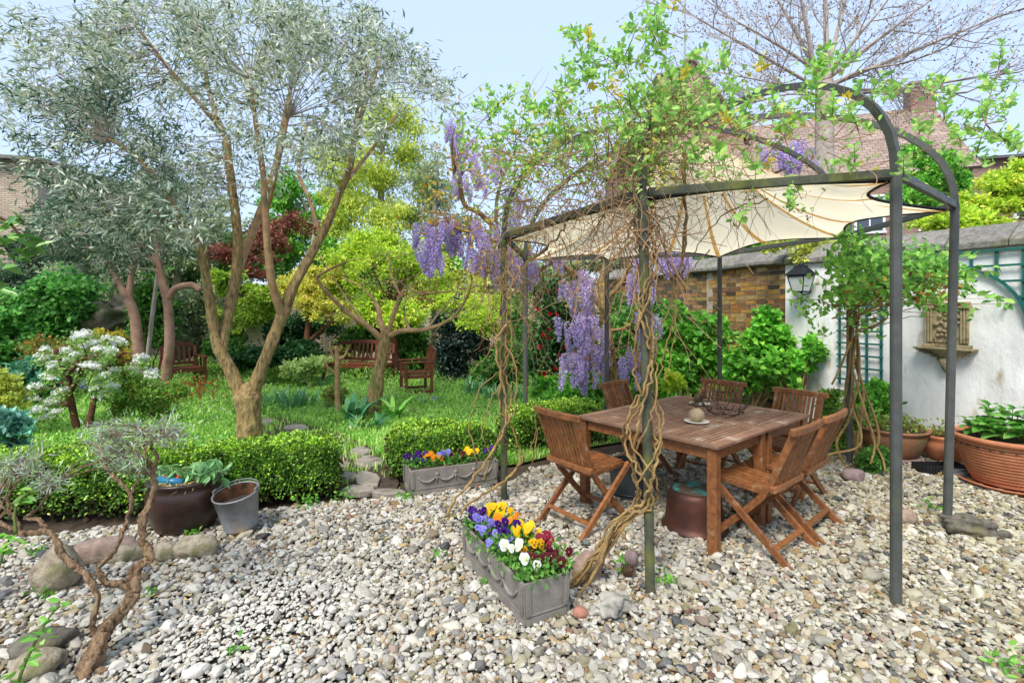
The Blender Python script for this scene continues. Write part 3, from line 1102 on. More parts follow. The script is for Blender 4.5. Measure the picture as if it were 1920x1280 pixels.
# ================================================================== GAZEBO
HEX = {'A': (2.16, 2.79, 2.415), 'B': (3.34, 3.74, 2.435), 'C': (3.60, 5.29, 2.446), 'D': (2.68, 6.4, 2.36), 'H': (1.2, 6.28, 2.31), 'E': (0.165, 6.14, 2.28), 'F': (-0.07, 4.32, 2.29), 'G': (0.763, 2.895, 2.33)}
ORDER = 'ABCDHEFG'
RING = [Vector(HEX[k]) for k in ORDER]
GC = Vector((1.73, 4.73, 0))
gz = thing('garden_gazebo', 'grey metal garden gazebo with arched ribs and cream canopy over the dining table', 'gazebo', GC)
for i, p in enumerate(RING):
    mb = MB()
    lean = {'G': Vector((0.045, 0, 0)), 'B': Vector((-0.06, 0, 0))}.get(ORDER[i], Vector())
    mb.tube([Vector((p.x, p.y, -0.05)) + lean, p], 0.029, 12)
    mb.build('post', 'mossy_steel' if ORDER[i] in 'FG' else 'grey_steel', gz, smooth=False)
for i in range(8):
    a, b = RING[i], RING[(i + 1) % 8]
    d = (b - a).normalized()
    mb = MB()
    mb.bar(a + d * 0.031, b - d * 0.031, 0.032, 0.05)
    mb.build('rail', 'mossy_steel' if ORDER[i] in 'EFG' else 'grey_steel', gz, bevel=0.004)
AP = Vector((GC.x, GC.y, 3.40))
for i, p in enumerate(RING):
    pts = []
    for j in range(17):
        t = j / 16
        a = t * math.pi / 2
        rr = math.cos(a) ** 0.9
        hh = math.sin(a) ** 0.88
        q = Vector((AP.x + (p.x - AP.x) * rr, AP.y + (p.y - AP.y) * rr, p.z + (AP.z - p.z) * hh))
        pts.append(q)
    d = (pts[-2] - pts[-1]).normalized()
    pts[-1] = AP + Vector(((p - AP).x, (p - AP).y, 0)).normalized() * 0.06
    mb = MB()
    mb.sweep(pts, 0.045, 0.03, up=(0, 0, 1) if False else tuple(Vector((-(p.y - AP.y), p.x - AP.x, 0)).normalized()))
    mb.build('rib', 'grey_steel', gz)
mb = MB()
mb.lathe([(0.0, -0.03), (0.075, -0.03), (0.08, 0.02), (0.03, 0.05), (0.02, 0.09), (0.04, 0.13), (0.035, 0.17), (0.0, 0.19)], 16, AP)
mb.build('hub', 'grey_steel', gz, smooth=True)

# canopy: scalloped cone of cloth tied to the eight corners, its point drawn up under the hub
CT = Vector((GC.x, GC.y, 3.27))
NS, NR = 14, 14
rim = []
for i in range(8):
    a, b = RING[i], RING[(i + 1) % 8]
    for j in range(NS):
        t = j / NS
        q = a.lerp(b, t) + Vector((0, 0, -0.035))
        s_ = 4 * t * (1 - t)
        deep = 0.17 if ORDER[i] in 'BCDHE' else 0.05
        if ORDER[i] == 'A':
            deep = 0.16
        q = q.lerp(Vector((GC.x, GC.y, q.z)), 0.02 + deep * s_)
        q.z += 0.05 * s_
        rim.append(q)
M_ = len(rim)
vs = []
for r_ in range(NR + 1):
    f = r_ / NR
    for i, q in enumerate(rim):
        sec = (i % NS) / NS
        sag = -0.05 * (4 * sec * (1 - sec)) * 4 * f * (1 - f)
        ff = 0.03 + 0.97 * (1 - f)
        zz = q.z + (CT.z - q.z) * (f ** 1.55) + sag * 0.6
        v = Vector((GC.x + (q.x - GC.x) * ff, GC.y + (q.y - GC.y) * ff, zz))
        v.z += 0.006 * mnoise.noise(Vector((v.x * 4, v.y * 4, 2)))
        vs.append(v)
mb = MB()
mb.add(vs, [(r_ * M_ + i, r_ * M_ + (i + 1) % M_, (r_ + 1) * M_ + (i + 1) % M_, (r_ + 1) * M_ + i) for r_ in range(NR) for i in range(M_)] + [tuple(NR * M_ + i for i in range(M_))])
canopy = mb.build('canopy', 'canvas', gz, smooth=True)
mb = MB()
mb.tube(rim + [rim[0]], 0.011, 6)
mb.build('hem', 'black_hem', canopy, smooth=True)
for i in range(0, M_, NS // 2):
    mb = MB()
    pts = [vs[r_ * M_ + i] + Vector((0, 0, -0.005)) for r_ in range(0, NR + 1)]
    tang = (rim[(i + 1) % M_] - rim[i - 1]).normalized()
    wv = 0.026
    vv, ff = [], []
    for k, q in enumerate(pts):
        wk = wv * (1 - 0.75 * k / NR)
        for sx, sz in ((-1, 0), (1, 0), (1, -0.003), (-1, -0.003)):
            vv.append(q + tang * (sx * wk) + Vector((0, 0, sz)))
    for k in range(NR):
        for e in range(4):
            a_, b_ = k * 4 + e, k * 4 + (e + 1) % 4
            ff.append((a_, b_, b_ + 4, a_ + 4))
    mb.add(vv, ff)
    mb.build('seam', 'canvas_seam', canopy)

# ================================================================== DINING TABLE AND CHAIRS
TF = Vector((1.358, 3.28, 0))
U = Vector((0.769, 0.639, 0))
Vv = Vector((-0.639, 0.769, 0))
UL, VL, TH = 1.60, 1.27, 0.74


def make_table(label, loc, rotz):
    t = thing('dining_table', label, 'table', (0, 0, 0), 'two slatted tables pushed together')
    wx, wy = VL, UL / 2 - 0.004               # x along Vv, y along -U .. origin at the middle
    zt = TH - 0.011
    hx, hy = wx / 2, wy / 2

    def pc(name, a, b, w_, th, m='teak_top', bev=0.003):
        mb_ = MB()
        mb_.bar(a, b, w_, th)
        return mb_.build(name, m, t, bevel=bev)
    fw = 0.07
    for s_ in (-1, 1):
        pc('frame_board', (-hx, s_ * (hy - fw / 2), zt), (hx, s_ * (hy - fw / 2), zt), fw, 0.022)
        pc('frame_board', (s_ * (hx - fw / 2), -hy + fw + .001, zt), (s_ * (hx - fw / 2), hy - fw - .001, zt), fw, 0.022)
    xs = [-hx + fw, -hx + fw + (wx - 2 * fw - 0.1) / 3, 0, 0]
    pw = (wx - 2 * fw - 2 * 0.05) / 3
    starts = [-hx + fw + i * (pw + 0.05) for i in range(3)]
    for i in (1, 2):
        x = starts[i] - 0.025
        pc('frame_board', (x, -hy + fw + .001, zt), (x, hy - fw - .001, zt), 0.05, 0.022)
    for i, x0 in enumerate(starts):
        n_ = 9
        for k in range(n_):
            x = x0 + pw * (k + 0.5) / n_
            pc('slat', (x, -hy + fw + .001, zt), (x, hy - fw - .001, zt), pw / n_ - 0.0125, 0.016, bev=0.002)
        if i == 1:
            m_ = 15
            for k in range(m_):
                y = -hy + fw + (wy - 2 * fw) * (k + 0.5) / m_
                pc('cross_slat', (x0 + .001, y, zt - .0035), (x0 + pw - .001, y, zt - .0035), (wy - 2 * fw) / m_ - 0.024, 0.016, bev=0)
    for s_ in (-1, 1):
        pc('apron', (-hx + .1, s_ * (hy - .055), TH - .066), (hx - .1, s_ * (hy - .055), TH - .066), 0.024, 0.085, 'teak')
        pc('apron', (s_ * (hx - .055), -hy + .1, TH - .066), (s_ * (hx - .055), hy - .1, TH - .066), 0.024, 0.085, 'teak')
    for a in (-1, 1):
        for b in (-1, 1):
            mb_ = MB()
            mb_.box((a * (hx - .056), b * (hy - .056), (TH - .023) / 2 - 0.01), (0.068, 0.068, TH - .023 + .02))
            mb_.build('leg', 'teak', t, bevel=0.006)
    t.location = loc
    t.rotation_euler = (0, 0, rotz)
    return t


rz_t = math.atan2(Vv.y, Vv.x)
cA = TF + U * (UL * 0.25) + Vv * (VL / 2)
cB = TF + U * (UL * 0.75) + Vv * (VL / 2)
tA = make_table('brown slatted wooden table half beside the vine-wrapped front post', cA, rz_t)
tB = copy_thing(tA, cB, rz_t, 'brown slatted wooden table half nearest the white wall')


def make_chair(label):
    c = thing('folding_chair', label, 'chair', (0, 0, 0), 'folding teak chairs round the table')

    def part(name, fn, bev=0.003, m='teak'):
        mb_ = MB()
        fn(mb_)
        return mb_.build(name, m, c, bevel=bev)
    prof = [(-0.315, 0.855), (-0.255, 0.70), (-0.185, 0.53), (-0.115, 0.40), (0.0, 0.27), (0.27, -0.012)]
    for s_ in (-1, 1):
        part('back_leg', lambda m_: m_.sweep([(s_ * 0.197, y, z) for y, z in prof], 0.026, 0.046, up=(1, 0, 0)) if False else m_.sweep([(s_ * 0.197, y, z) for y, z in prof], 0.026, 0.044, up=(0, 1, 0.5)))
        part('front_leg', lambda m_: m_.bar((s_ * 0.226, 0.225, 0.462), (s_ * 0.226, -0.31, -0.012), 0.026, 0.046, up=(0, 1, 1)))
        part('seat_rail', lambda m_: m_.bar((s_ * 0.168, -0.15, 0.425), (s_ * 0.168, 0.225, 0.447), 0.026, 0.034))
    bx = [-0.245, -0.12, 0.0, 0.12, 0.245]
    part('top_rail', lambda m_: m_.sweep([(x, -0.322 - 0.02 * (1 - (x / 0.245) ** 2), 0.872) for x in bx], 0.034, 0.05), 0.008)
    part('lower_rail', lambda m_: m_.bar((-0.235, -0.2, 0.475), (0.235, -0.2, 0.475), 0.04, 0.042), 0.006)
    n_ = 10
    for k in range(n_):
        x = -0.165 + 0.33 * k / (n_ - 1)
        q = 0.016 * (1 - (x / 0.2) ** 2)
        part('back_slat', lambda m_: m_.sweep([(x, -0.205, 0.494), (x, -0.255 - q * 0.5, 0.68), (x, -0.314 - q, 0.848)], 0.021, 0.011, up=(0, 1, 0.3)), 0)
    for k in range(9):
        x = -0.136 + 0.272 * k / 8
        part('seat_slat', lambda m_: m_.sweep([(x, -0.165, 0.45), (x, 0.03, 0.442), (x, 0.236, 0.462)], 0.026, 0.014), 0)
    part('front_rail', lambda m_: m_.bar((-0.211, 0.236, 0.44), (0.211, 0.236, 0.44), 0.024, 0.028))
    part('seat_bearer', lambda m_: m_.bar((-0.155, -0.14, 0.425), (0.155, -0.14, 0.425), 0.028, 0.028))
    part('stretcher', lambda m_: m_.bar((-0.212, -0.212, 0.098), (0.212, -0.212, 0.098), 0.036, 0.02))
    part('front_stretcher', lambda m_: m_.bar((-0.183, 0.165, 0.112), (0.183, 0.165, 0.112), 0.036, 0.02))
    return c


def at_uv(u, v):
    return TF + U * u + Vv * v


def facing(d):
    return math.atan2(d.y, d.x) - math.pi / 2


ch0 = make_chair('brown folding chair nearest the viewer, back turned, at the front right table leg')
ch0.location = at_uv(0.45, -0.06)
ch0.rotation_euler = (0, 0, facing(Vv))
for u, v, d, dr, lab in ((1.0, -0.05, Vv, 0.03, 'brown folding chair behind the nearest one, second along the right table side'),
                         (-0.2, 0.96, U, -0.04, 'brown folding chair seen from behind, beside the small right-hand box hedge'),
                         (1.03, 1.34, -Vv, 0.05, 'brown folding chair on the far side of the table by the wisteria trunk'),
                         (1.63, 0.95, -U, 0.05, 'brown folding chair at the far end below the leafy wall shrub'),
                         (1.58, 0.22, -U, -0.06, 'brown folding chair at the far end in front of the white wall')):
    copy_thing(ch0, at_uv(u, v), facing(d) + dr, lab)

# things on and under the table
pl = thing('gourd', 'dried pale gourd with a stalk standing on a small plate on the table', 'gourd', P(1306, 785, 4.0).xy.to_3d() + Vector((0, 0, TH)))
g0 = Vector(pl.location)
mb = MB()
mb.lathe([(0.0, 0.014), (0.035, 0.014), (0.056, 0.034), (0.063, 0.06), (0.055, 0.088), (0.034, 0.108), (0.016, 0.118), (0.0, 0.12)], 20, g0)
mb.build('fruit', 'gourd', pl, smooth=True)
mb = MB()
mb.tube([g0 + Vector(v) for v in ((0, 0, .115), (-.006, 0, .14), (-.03, 0, .158), (-.04, .004, .15))], [0.014, 0.011, 0.008, 0.006], 8)
mb.tube([g0 + Vector(v) for v in ((0, 0, .13), (.012, .004, .15), (.02, .004, .165))], [0.009, 0.006, 0.004], 6)
mb.build('stalk', 'pine_cone', pl, smooth=True)
sc = MB()
sc.lathe([(0.0, 0.001), (0.05, 0.001), (0.075, 0.006), (0.098, 0.012), (0.097, 0.015), (0.07, 0.0105), (0.0, 0.009)], 28, g0)
o = sc.build('plate', 'china', None, smooth=True, origin=g0)
tag(o, 'small cream saucer under the gourd on the table', 'plate')
g1 = P(1312, 757, 4.75).xy.to_3d() + Vector((0, 0, TH))
sc = MB()
sc.lathe([(0.0, 0.001), (0.05, 0.001), (0.075, 0.006), (0.098, 0.012), (0.097, 0.015), (0.07, 0.0105), (0.0, 0.009)], 28, g1)
o = sc.build('plate', 'china', None, smooth=True, origin=g1)
tag(o, 'pale saucer behind the wire bowl on the table', 'plate')
me = rock_mesh('table_ornament', 5, 2, 0.4, (0.045, 0.035, 0.035))
me.materials.append(MATS['pine_cone'])
tag(link_mesh('seed_pod', me, None, g1 + Vector((-0.02, 0, 0.045))), 'small brown seed pod on the saucer behind the wire bowl', 'seed pod')
wb = thing('wire_bowl', 'brown wire bowl with metal leaves on the table', 'bowl', P(1358, 776, 4.25).xy.to_3d() + Vector((0, 0, TH)))
b0 = Vector(wb.location)
BR = 0.2


def bowl_pt(a, t):
    r_ = BR * (0.28 + 0.72 * math.sin(t * math.pi / 2))
    return b0 + Vector((math.cos(a) * r_, math.sin(a) * r_, 0.004 + 0.17 * (1 - math.cos(t * math.pi / 2)) ** 0.9))


mb = MB()
for k in range(14):
    a = k / 14 * 6.283
    mb.tube([bowl_pt(a + 0.5 * t * (1 if k % 2 else -1), t) for t in (0, .2, .4, .6, .8, 1)], 0.0026, 5)
for t in (0.0, 0.33, 0.66, 1.0):
    mb.tube([bowl_pt(k / 32 * 6.283, t) for k in range(33)], 0.003, 5)
mb.build('wire_frame', 'wire', wb)
for k in range(30):
    a, t = random.uniform(0, 6.28), random.uniform(0.3, 1.02)
    p = bowl_pt(a, t)
    n_ = Vector((math.cos(a), math.sin(a), -0.3)).normalized()
    tg = Vector((-math.sin(a), math.cos(a), random.uniform(-1, 1))).normalized()
    sd_ = n_.cross(tg)
    mb = MB()
    l_ = random.uniform(0.022, 0.034)
    mb.add([p, p + tg * l_ * .5 + sd_ * l_ * .3 + n_ * .003, p + tg * l_, p + tg * l_ * .5 - sd_ * l_ * .3 + n_ * .003], [(0, 1, 2), (0, 2, 3)])
    mb.build('metal_leaf', 'wire', wb, solid=0.002)

cc = Vector((1.39, 3.78, 0))
co = thing('copper_cauldron', 'upturned copper cauldron with verdigris under the table', 'cauldron', cc)
mb = MB()
mb.lathe([(0.0, 0.0), (0.24, 0.0), (0.245, 0.012), (0.232, 0.02), (0.215, 0.06), (0.205, 0.14), (0.192, 0.24), (0.182, 0.27), (0.165, 0.287)], 40, cc)
mb.build('body', 'copper', co, smooth=True)
mb = MB()
mb.lathe([(0.166, 0.287), (0.14, 0.298), (0.07, 0.303), (0.0, 0.304)], 40, cc)
mb.build('base', 'verdigris', co, smooth=True)
zc = Vector((1.06, 4.42, 0))
zb = thing('metal_tub', 'dark grey zinc tub under the table behind the left chair', 'tub', zc)
mb = MB()
mb.lathe([(0.0, 0.0), (0.17, 0.0), (0.172, 0.02), (0.166, 0.024), (0.2, 0.27), (0.21, 0.275), (0.21, 0.29), (0.195, 0.29), (0.16, 0.04), (0, 0.035)], 36, zc)
mb.build('body', 'dark_zinc', zb, smooth=False)
mb = MB()
mb.tube([zc + Vector((math.cos(a / 36 * 6.283) * 0.178, math.sin(a / 36 * 6.283) * 0.178, 0.05)) for a in range(37)], 0.006, 6)
mb.build('rib', 'dark_zinc', zb, smooth=True)


# ================================================================== BENCHES ON THE LAWN
def make_bench(name, label, cat, W_, group=None):
    t = thing(name, label, cat, (0, 0, 0), group)
    hw = W_ / 2

    def part(nm, fn, bev=0.004):
        mb_ = MB()
        fn(mb_)
        return mb_.build(nm, 'bench_wood', t, bevel=bev)
    for s_ in (-1, 1):
        part('front_leg', lambda m_: m_.box((s_ * (hw - .03), 0.24, 0.31), (0.06, 0.06, 0.64)))
        part('back_leg', lambda m_: m_.sweep([(s_ * (hw - .03), -0.24, -0.01), (s_ * (hw - .03), -0.24, 0.42), (s_ * (hw - .03), -0.31, 0.86)], 0.06, 0.05, up=(0, 1, 0)))
        part('armrest', lambda m_: m_.sweep([(s_ * (hw - .03), -0.27, 0.645), (s_ * (hw - .03), -0.1, 0.66), (s_ * (hw - .03), 0.1, 0.648), (s_ * (hw - .03), 0.2, 0.655), (s_ * (hw - .03), 0.3, 0.645)], 0.075, 0.03), 0.008)
        part('side_rail', lambda m_: m_.bar((s_ * (hw - .03), -0.21, 0.385), (s_ * (hw - .03), 0.209, 0.385), 0.03, 0.07))
        part('side_stretcher', lambda m_: m_.bar((s_ * (hw - .03), -0.21, 0.1), (s_ * (hw - .03), 0.209, 0.1), 0.03, 0.045))
    part('front_rail', lambda m_: m_.bar((-hw + .061, 0.245, 0.385), (hw - .061, 0.245, 0.385), 0.03, 0.08))
    for k in range(5):
        y = -0.19 + 0.105 * k
        part('seat_slat', lambda m_: m_.bar((-hw + .065, y, 0.434), (hw - .065, y, 0.434), 0.082, 0.022))
    arch = lambda x: 0.83 + 0.075 * (1 - (x / hw) ** 2)
    part('back_rail', lambda m_: m_.sweep([(x, -0.305, arch(x)) for x in [-hw + .061 + (W_ - .122) * i / 12 for i in range(13)]], 0.035, 0.085), 0.006)
    part('lower_back_rail', lambda m_: m_.bar((-hw + .061, -0.25, 0.5), (hw - .061, -0.25, 0.5), 0.03, 0.06))
    n_ = max(5, int(W_ / 0.125))
    for k in range(n_):
        x = -hw + .09 + (W_ - .18) * (k + .5) / n_
        part('back_slat', lambda m_: m_.bar((x, -0.253, 0.531), (x, -0.302, arch(x) - 0.043), 0.052, 0.016), 0)
    return t


bench = make_bench('garden_bench', 'long brown slatted bench with arched back behind the pruned fig tree', 'bench', 1.55)
bench.location = (-3.5, 11.3, 0)
bench.rotation_euler = (0, 0, facing(Vector((-0.3, -0.95, 0))))
armchair = make_bench('garden_armchair', 'brown slatted armchair in side view to the right of the pruned tree', 'armchair', 0.66, 'slatted wooden armchairs on the lawn')
armchair.location = (-1.86, 9.62, 0)
armchair.rotation_euler = (0, 0, facing(Vector((-0.93, -0.36, 0))))
copy_thing(armchair, (-6.75, 10.2, 0.03), facing(Vector((0.78, -0.62, 0))), 'brown slatted armchair half hidden behind the white-flowering shrub and olive trunk')


# ================================================================== WALL FITTINGS
def wall_s(x):
    """distance along the white wall at photo column x"""
    k = (x - 960) / F
    # WP0.x + d.x s = k (WP0.y + d.y s)
    return (k * WP[0].y - WP[0].x) / (d1.x - k * d1.y)


def wp(s, z, off=0.0):
    p = WP[0] + d1 * s + n1 * off
    return Vector((p.x, p.y, z))


def wpx(x, y, off=0.0):
    s = wall_s(x)
    D = (WP[0] + d1 * s).y
    return wp(s, CH + (HY - y) / F * D, off)


tr = thing('trellis', 'green square-grid trellis panel behind the climber trunk', 'trellis', wp(wall_s(1615), 0.5, 0.03))
s0, s1 = wall_s(1577), wall_s(1655)
for i in range(4):
    mb = MB()
    s = s0 + (s1 - s0) * i / 3
    mb.bar(wp(s, 0.62, 0.032), wp(s, 1.76, 0.032), 0.028, 0.016, up=tuple(n1))
    mb.build('upright', 'trellis_paint', tr)
for i in range(7):
    mb = MB()
    z = 0.70 + i * 0.165
    mb.bar(wp(s0 + .03, z, 0.05), wp(s1 - .03, z, 0.05), 0.024, 0.014, up=tuple(n1))
    mb.build('crossbar', 'trellis_paint', tr)
# arched trellis round the wall relief
sa = wall_s(1780)
pa, pb_ = (wall_s(1920), CH + 8 / F * (WP[0] + d1 * wall_s(1920)).y), (wall_s(1846), CH + 69 / F * (WP[0] + d1 * wall_s(1846)).y)
num = (pa[0] - sa) ** 2 + pa[1] ** 2 - (pb_[0] - sa) ** 2 - pb_[1] ** 2
zc_ = num / (2 * (pa[1] - pb_[1]))
RA = math.hypot(pa[0] - sa, pa[1] - zc_)
ta = thing('trellis', 'green arched trellis on the white wall around the stone relief', 'trellis', wp(sa, 1.6, 0.03))
SL, SR, ZT = wall_s(1700), sa - 1.32, HW - 0.035
mb = MB()
mb.sweep([wp(sa + math.cos(a) * RA, zc_ + math.sin(a) * RA, 0.04) for a in [math.pi * (0.02 + 0.96 * i / 40) for i in range(41)]], 0.03, 0.03, up=tuple(n1))
mb.build('arch', 'trellis_paint', ta)
for z in (ZT, ZT - 0.17, ZT - 0.34, ZT - 0.51, ZT - 0.68):
    dz = z - zc_
    hx = math.sqrt(max(0, RA * RA - dz * dz)) if abs(dz) < RA else 0
    for a, b in ((SL, sa + hx), (sa - hx, SR)) if hx else ((SL, SR),):
        if (a - b) > 0.05:
            mb = MB()
            mb.bar(wp(a, z, 0.05), wp(b, z, 0.05), 0.024, 0.014, up=tuple(n1))
            mb.build('crossbar', 'trellis_paint', ta)
k = 0
s = SL
while s >= SR - 0.01:
    ds = s - sa
    zlo = zc_ + math.sqrt(RA * RA - ds * ds) if abs(ds) < RA else ZT - 0.75
    if ZT - zlo > 0.04:
        mb = MB()
        mb.bar(wp(s, zlo, 0.032), wp(s, ZT + 0.012, 0.032), 0.026, 0.016, up=tuple(n1))
        mb.build('upright', 'trellis_paint', ta)
    s -= 0.215

# stone relief on a corbelled shelf
rl = thing('wall_relief', 'mossy stone relief of fruit between two pilasters on a corbel shelf', 'stone relief', wpx(1780, 660))
Mw = Matrix((n1.cross(Vector((0, 0, 1))), n1, Vector((0, 0, 1)))).transposed()     # local x along wall, y outwards
Mw.col[0] = d1 * -1
sl, sr_ = wall_s(1724), wall_s(1837)
sm_, hwid = (sl + sr_) / 2, (sl - sr_) / 2
Dm = (WP[0] + d1 * sm_).y
zsh = CH - (653 - HY) / F * Dm
ztop = CH - (572 - HY) / F * Dm


def wbox(mb_, s, z, off, ws, hz, th):
    mb_.box(wp(s, z, off), (ws, th, hz), Mw)


mb = MB()
for i, (w2, hh, dp, zz) in enumerate(((1.0, 0.022, 0.15, 0.0), (0.94, 0.018, 0.13, -0.0205), (0.86, 0.02, 0.105, -0.04), (0.74, 0.02, 0.085, -0.0605), (0.5, 0.03, 0.075, -0.086), (0.28, 0.04, 0.07, -0.1215))):
    wbox(mb, sm_, zsh + zz, dp / 2 + 0.01, hwid * 2 * w2, hh, dp)
mb.build('shelf', 'relief_stone', rl, bevel=0.006)
mb = MB()
c0 = wp(sm_, zsh, 0.01)
mb.tube([c0 + Vector((0, 0, -0.14)) + n1 * 0.035, c0 + Vector((0, 0, -0.19)) + n1 * 0.05, c0 + Vector((0, 0, -0.24)) + n1 * 0.04, c0 + Vector((0, 0, -0.285)) + n1 * 0.025], [0.075, 0.05, 0.035, 0.014], 12)
mb.build('corbel', 'relief_stone', rl, smooth=True)
mb = MB()
wbox(mb, sm_, (zsh + ztop) / 2 + .01, 0.02, hwid * 1.36, ztop - zsh - .02, 0.03)
mb.build('panel', 'relief_stone', rl, bevel=0.004)
for q in (-1, 1):
    mb = MB()
    for off in (-0.028, 0, 0.028):
        wbox(mb, sm_ + q * hwid * 0.6 + off, (zsh + ztop) / 2 + .02, 0.05, 0.02, ztop - zsh - 0.1, 0.03)
    wbox(mb, sm_ + q * hwid * 0.6, zsh + 0.03, 0.055, 0.13, 0.035, 0.06)
    wbox(mb, sm_ + q * hwid * 0.6, ztop - 0.02, 0.055, 0.125, 0.035, 0.06)
    mb.build('pilaster', 'relief_stone', rl, bevel=0.004)
mb = MB()
wbox(mb, sm_, ztop + 0.02, 0.045, hwid * 1.5, 0.03, 0.08)
mb.build('cornice', 'relief_stone', rl, bevel=0.004)
fruit_me = rock_mesh('carved_fruit', 3, 2, 0.25, (1, 1, 1))
fruit_me.materials.append(MATS['relief_stone'])
for i in range(38):
    t = random.random()
    z = zsh + 0.05 + (ztop - zsh - 0.1) * t
    s = sm_ + random.gauss(0, 0.03 + 0.03 * abs(math.sin(t * 7)))
    link_mesh('carved_fruit', fruit_me, rl, wp(s, z, 0.045) - rl.location, (random.random() * 6, random.random() * 6, 0), (random.uniform(.014, .03),) * 3)

# wall lantern
lc = wpx(1521, 533, 0.24)
ln = thing('wall_lantern', 'black wall lantern with pale glass panes on the white wall', 'lantern', lc)
top_h, top_w, bot_w, hgt_ = 0.14, 0.15, 0.095, 0.22


def sq(w_, z):
    return [lc + Mw @ Vector((a * w_, b * w_, 0)) + Vector((0, 0, z)) for a, b in ((-1, -1), (1, -1), (1, 1), (-1, 1))]


tq, bq = sq(top_w * .8, hgt_ / 2), sq(bot_w * .8, -hgt_ / 2)
mb = MB()
for i in range(4):
    mb.bar(bq[i], tq[i], 0.014, 0.014, up=(0.3, 0.5, 1))
    mb.bar(bq[i], bq[(i + 1) % 4], 0.016, 0.016)
    mb.bar(tq[i], tq[(i + 1) % 4], 0.016, 0.018)
mb.build('frame', 'black_iron', ln)
for i in range(4):
    a, b, c_, d_ = bq[i], bq[(i + 1) % 4], tq[(i + 1) % 4], tq[i]
    m0 = (a + b + c_ + d_) / 4
    mb = MB()
    mb.add([m0 + (q - m0) * 0.94 for q in (a, b, c_, d_)], [(0, 1, 2, 3)])
    mb.build('pane', 'lamp_glass', ln, solid=0.003)
mb = MB()
r0, r1, r2, r3 = sq(top_w * 1.0, hgt_ / 2 + .012), sq(top_w * 1.0, hgt_ / 2 + .024), sq(top_w * .45, hgt_ / 2 + .125), sq(top_w * .4, hgt_ / 2 + .155)
mb.add(r0 + r1 + r2 + r3, [(3, 2, 1, 0), (12, 13, 14, 15)] + [(4 * j + i, 4 * j + (i + 1) % 4, 4 * j + 4 + (i + 1) % 4, 4 * j + 4 + i) for j in range(3) for i in range(4)])
mb.build('lantern_roof', 'black_iron', ln)
mb = MB()
mb.lathe([(0.0, 0.26), (0.03, 0.262), (0.034, 0.285), (0.014, 0.3), (0.0, 0.325)], 12, lc)
mb.build('finial', 'black_iron', ln, smooth=True)
mb = MB()
mb.tube([lc + Vector((0, 0, -0.12)), lc + Vector((0, 0, -0.16)) - n1 * 0.05, lc + Vector((0, 0, -0.14)) - n1 * 0.17, lc + Vector((0, 0, -0.1)) - n1 * 0.235], 0.01, 8)
mb.build('bracket', 'black_iron', ln, smooth=True)
cb = MB()
cb.tube([wpx(1777, 487, 0.015), wpx(1776, 500, 0.012), wpx(1770, 512, 0.012), wpx(1700, 516, 0.012), wpx(1655, 522, 0.012)], 0.007, 6)
tag(cb.build('cable', 'black_plastic', None, origin=wpx(1777, 500, 0.012)), 'thin black cable clipped along the white wall under the coping', 'cable')


# ================================================================== POTS AND CONTAINERS
def pot(name, label, cat, c, prof, m, inner_r, soil_z, extra=(), seg=44, soil='soil', group=None):
    t = thing(name, label, cat, c, group)
    mb_ = MB()
    mb_.lathe(prof, seg, c)
    mb_.build('body', m, t, smooth=True)
    mb_ = MB()
    mb_.lathe([(0.0, soil_z - 0.06), (inner_r, soil_z - 0.06), (inner_r, soil_z), (inner_r * .6, soil_z + .012), (0, soil_z + .014)], 28, c)
    mb_.build('soil', soil, t)
    for nm, pr, mm in extra:
        mb_ = MB()
        mb_.lathe(pr, seg, c)
        mb_.build(nm, mm, t, smooth=True)
    return t


rp = Vector(P(1893, 900, 4.65).xy.to_3d())
prof = [(0.0, 0.035), (0.27, 0.035)]
for i in range(13):
    z = 0.048 + i * 0.0288
    r_ = 0.27 + 0.125 * (i / 12) ** 0.75
    prof += [(r_, z), (r_ + 0.0055, z + 0.012), (r_, z + 0.024)]
prof += [(0.415, 0.425), (0.432, 0.44), (0.432, 0.468), (0.415, 0.475), (0.398, 0.465), (0.38, 0.40), (0, 0.39)]
POT1 = pot('terracotta_pot', 'large ribbed terracotta pot with broad green leaves at the right edge', 'plant pot', rp, prof, 'terracotta', 0.392, 0.43,
           [('saucer', [(0, 0.0), (0.34, 0.0), (0.375, 0.035), (0.385, 0.04), (0.37, 0.045), (0.33, 0.014), (0, 0.012)], 'terracotta')])
mp_ = Vector(P(1772, 860, 5.42).xy.to_3d())
POT2 = pot('terracotta_pot', 'small round terracotta bowl pot between the two bigger pots', 'plant pot', mp_,
           [(0, 0.0), (0.13, 0.0), (0.17, 0.05), (0.215, 0.14), (0.225, 0.2), (0.215, 0.24), (0.235, 0.262), (0.24, 0.285), (0.225, 0.292), (0.2, 0.28), (0.19, 0.22), (0, 0.2)], 'terracotta', 0.2, 0.255)
bp_ = Vector(P(1672, 865, 5.55).xy.to_3d())
POT3 = pot('terracotta_pot', 'wide weathered brown pot at the foot of the climber', 'plant pot', bp_,
           [(0, 0.03), (0.2, 0.03), (0.26, 0.1), (0.305, 0.2), (0.315, 0.27), (0.31, 0.3), (0.34, 0.315), (0.345, 0.335), (0.33, 0.342), (0.295, 0.33), (0.29, 0.25), (0, 0.24)], 'terracotta_old', 0.3, 0.3,
           [('saucer', [(0, 0.0), (0.24, 0.0), (0.27, 0.028), (0.255, 0.032), (0, 0.026)], 'mauve_stone')])
trc = Vector(P(1762, 868, 5.02).xy.to_3d())
ty = thing('plant_tray', 'black ribbed plastic tray lying beside the small terracotta pot', 'tray', trc)
mb = MB()
for k in range(14):
    x = -0.2 + 0.4 * k / 13
    mb.bar(trc + Vector((x, -0.09, 0.012)), trc + Vector((x, -0.09, 0.09)), 0.02, 0.01, up=(0, 1, 0))
mb.build('rib', 'black_plastic', ty)
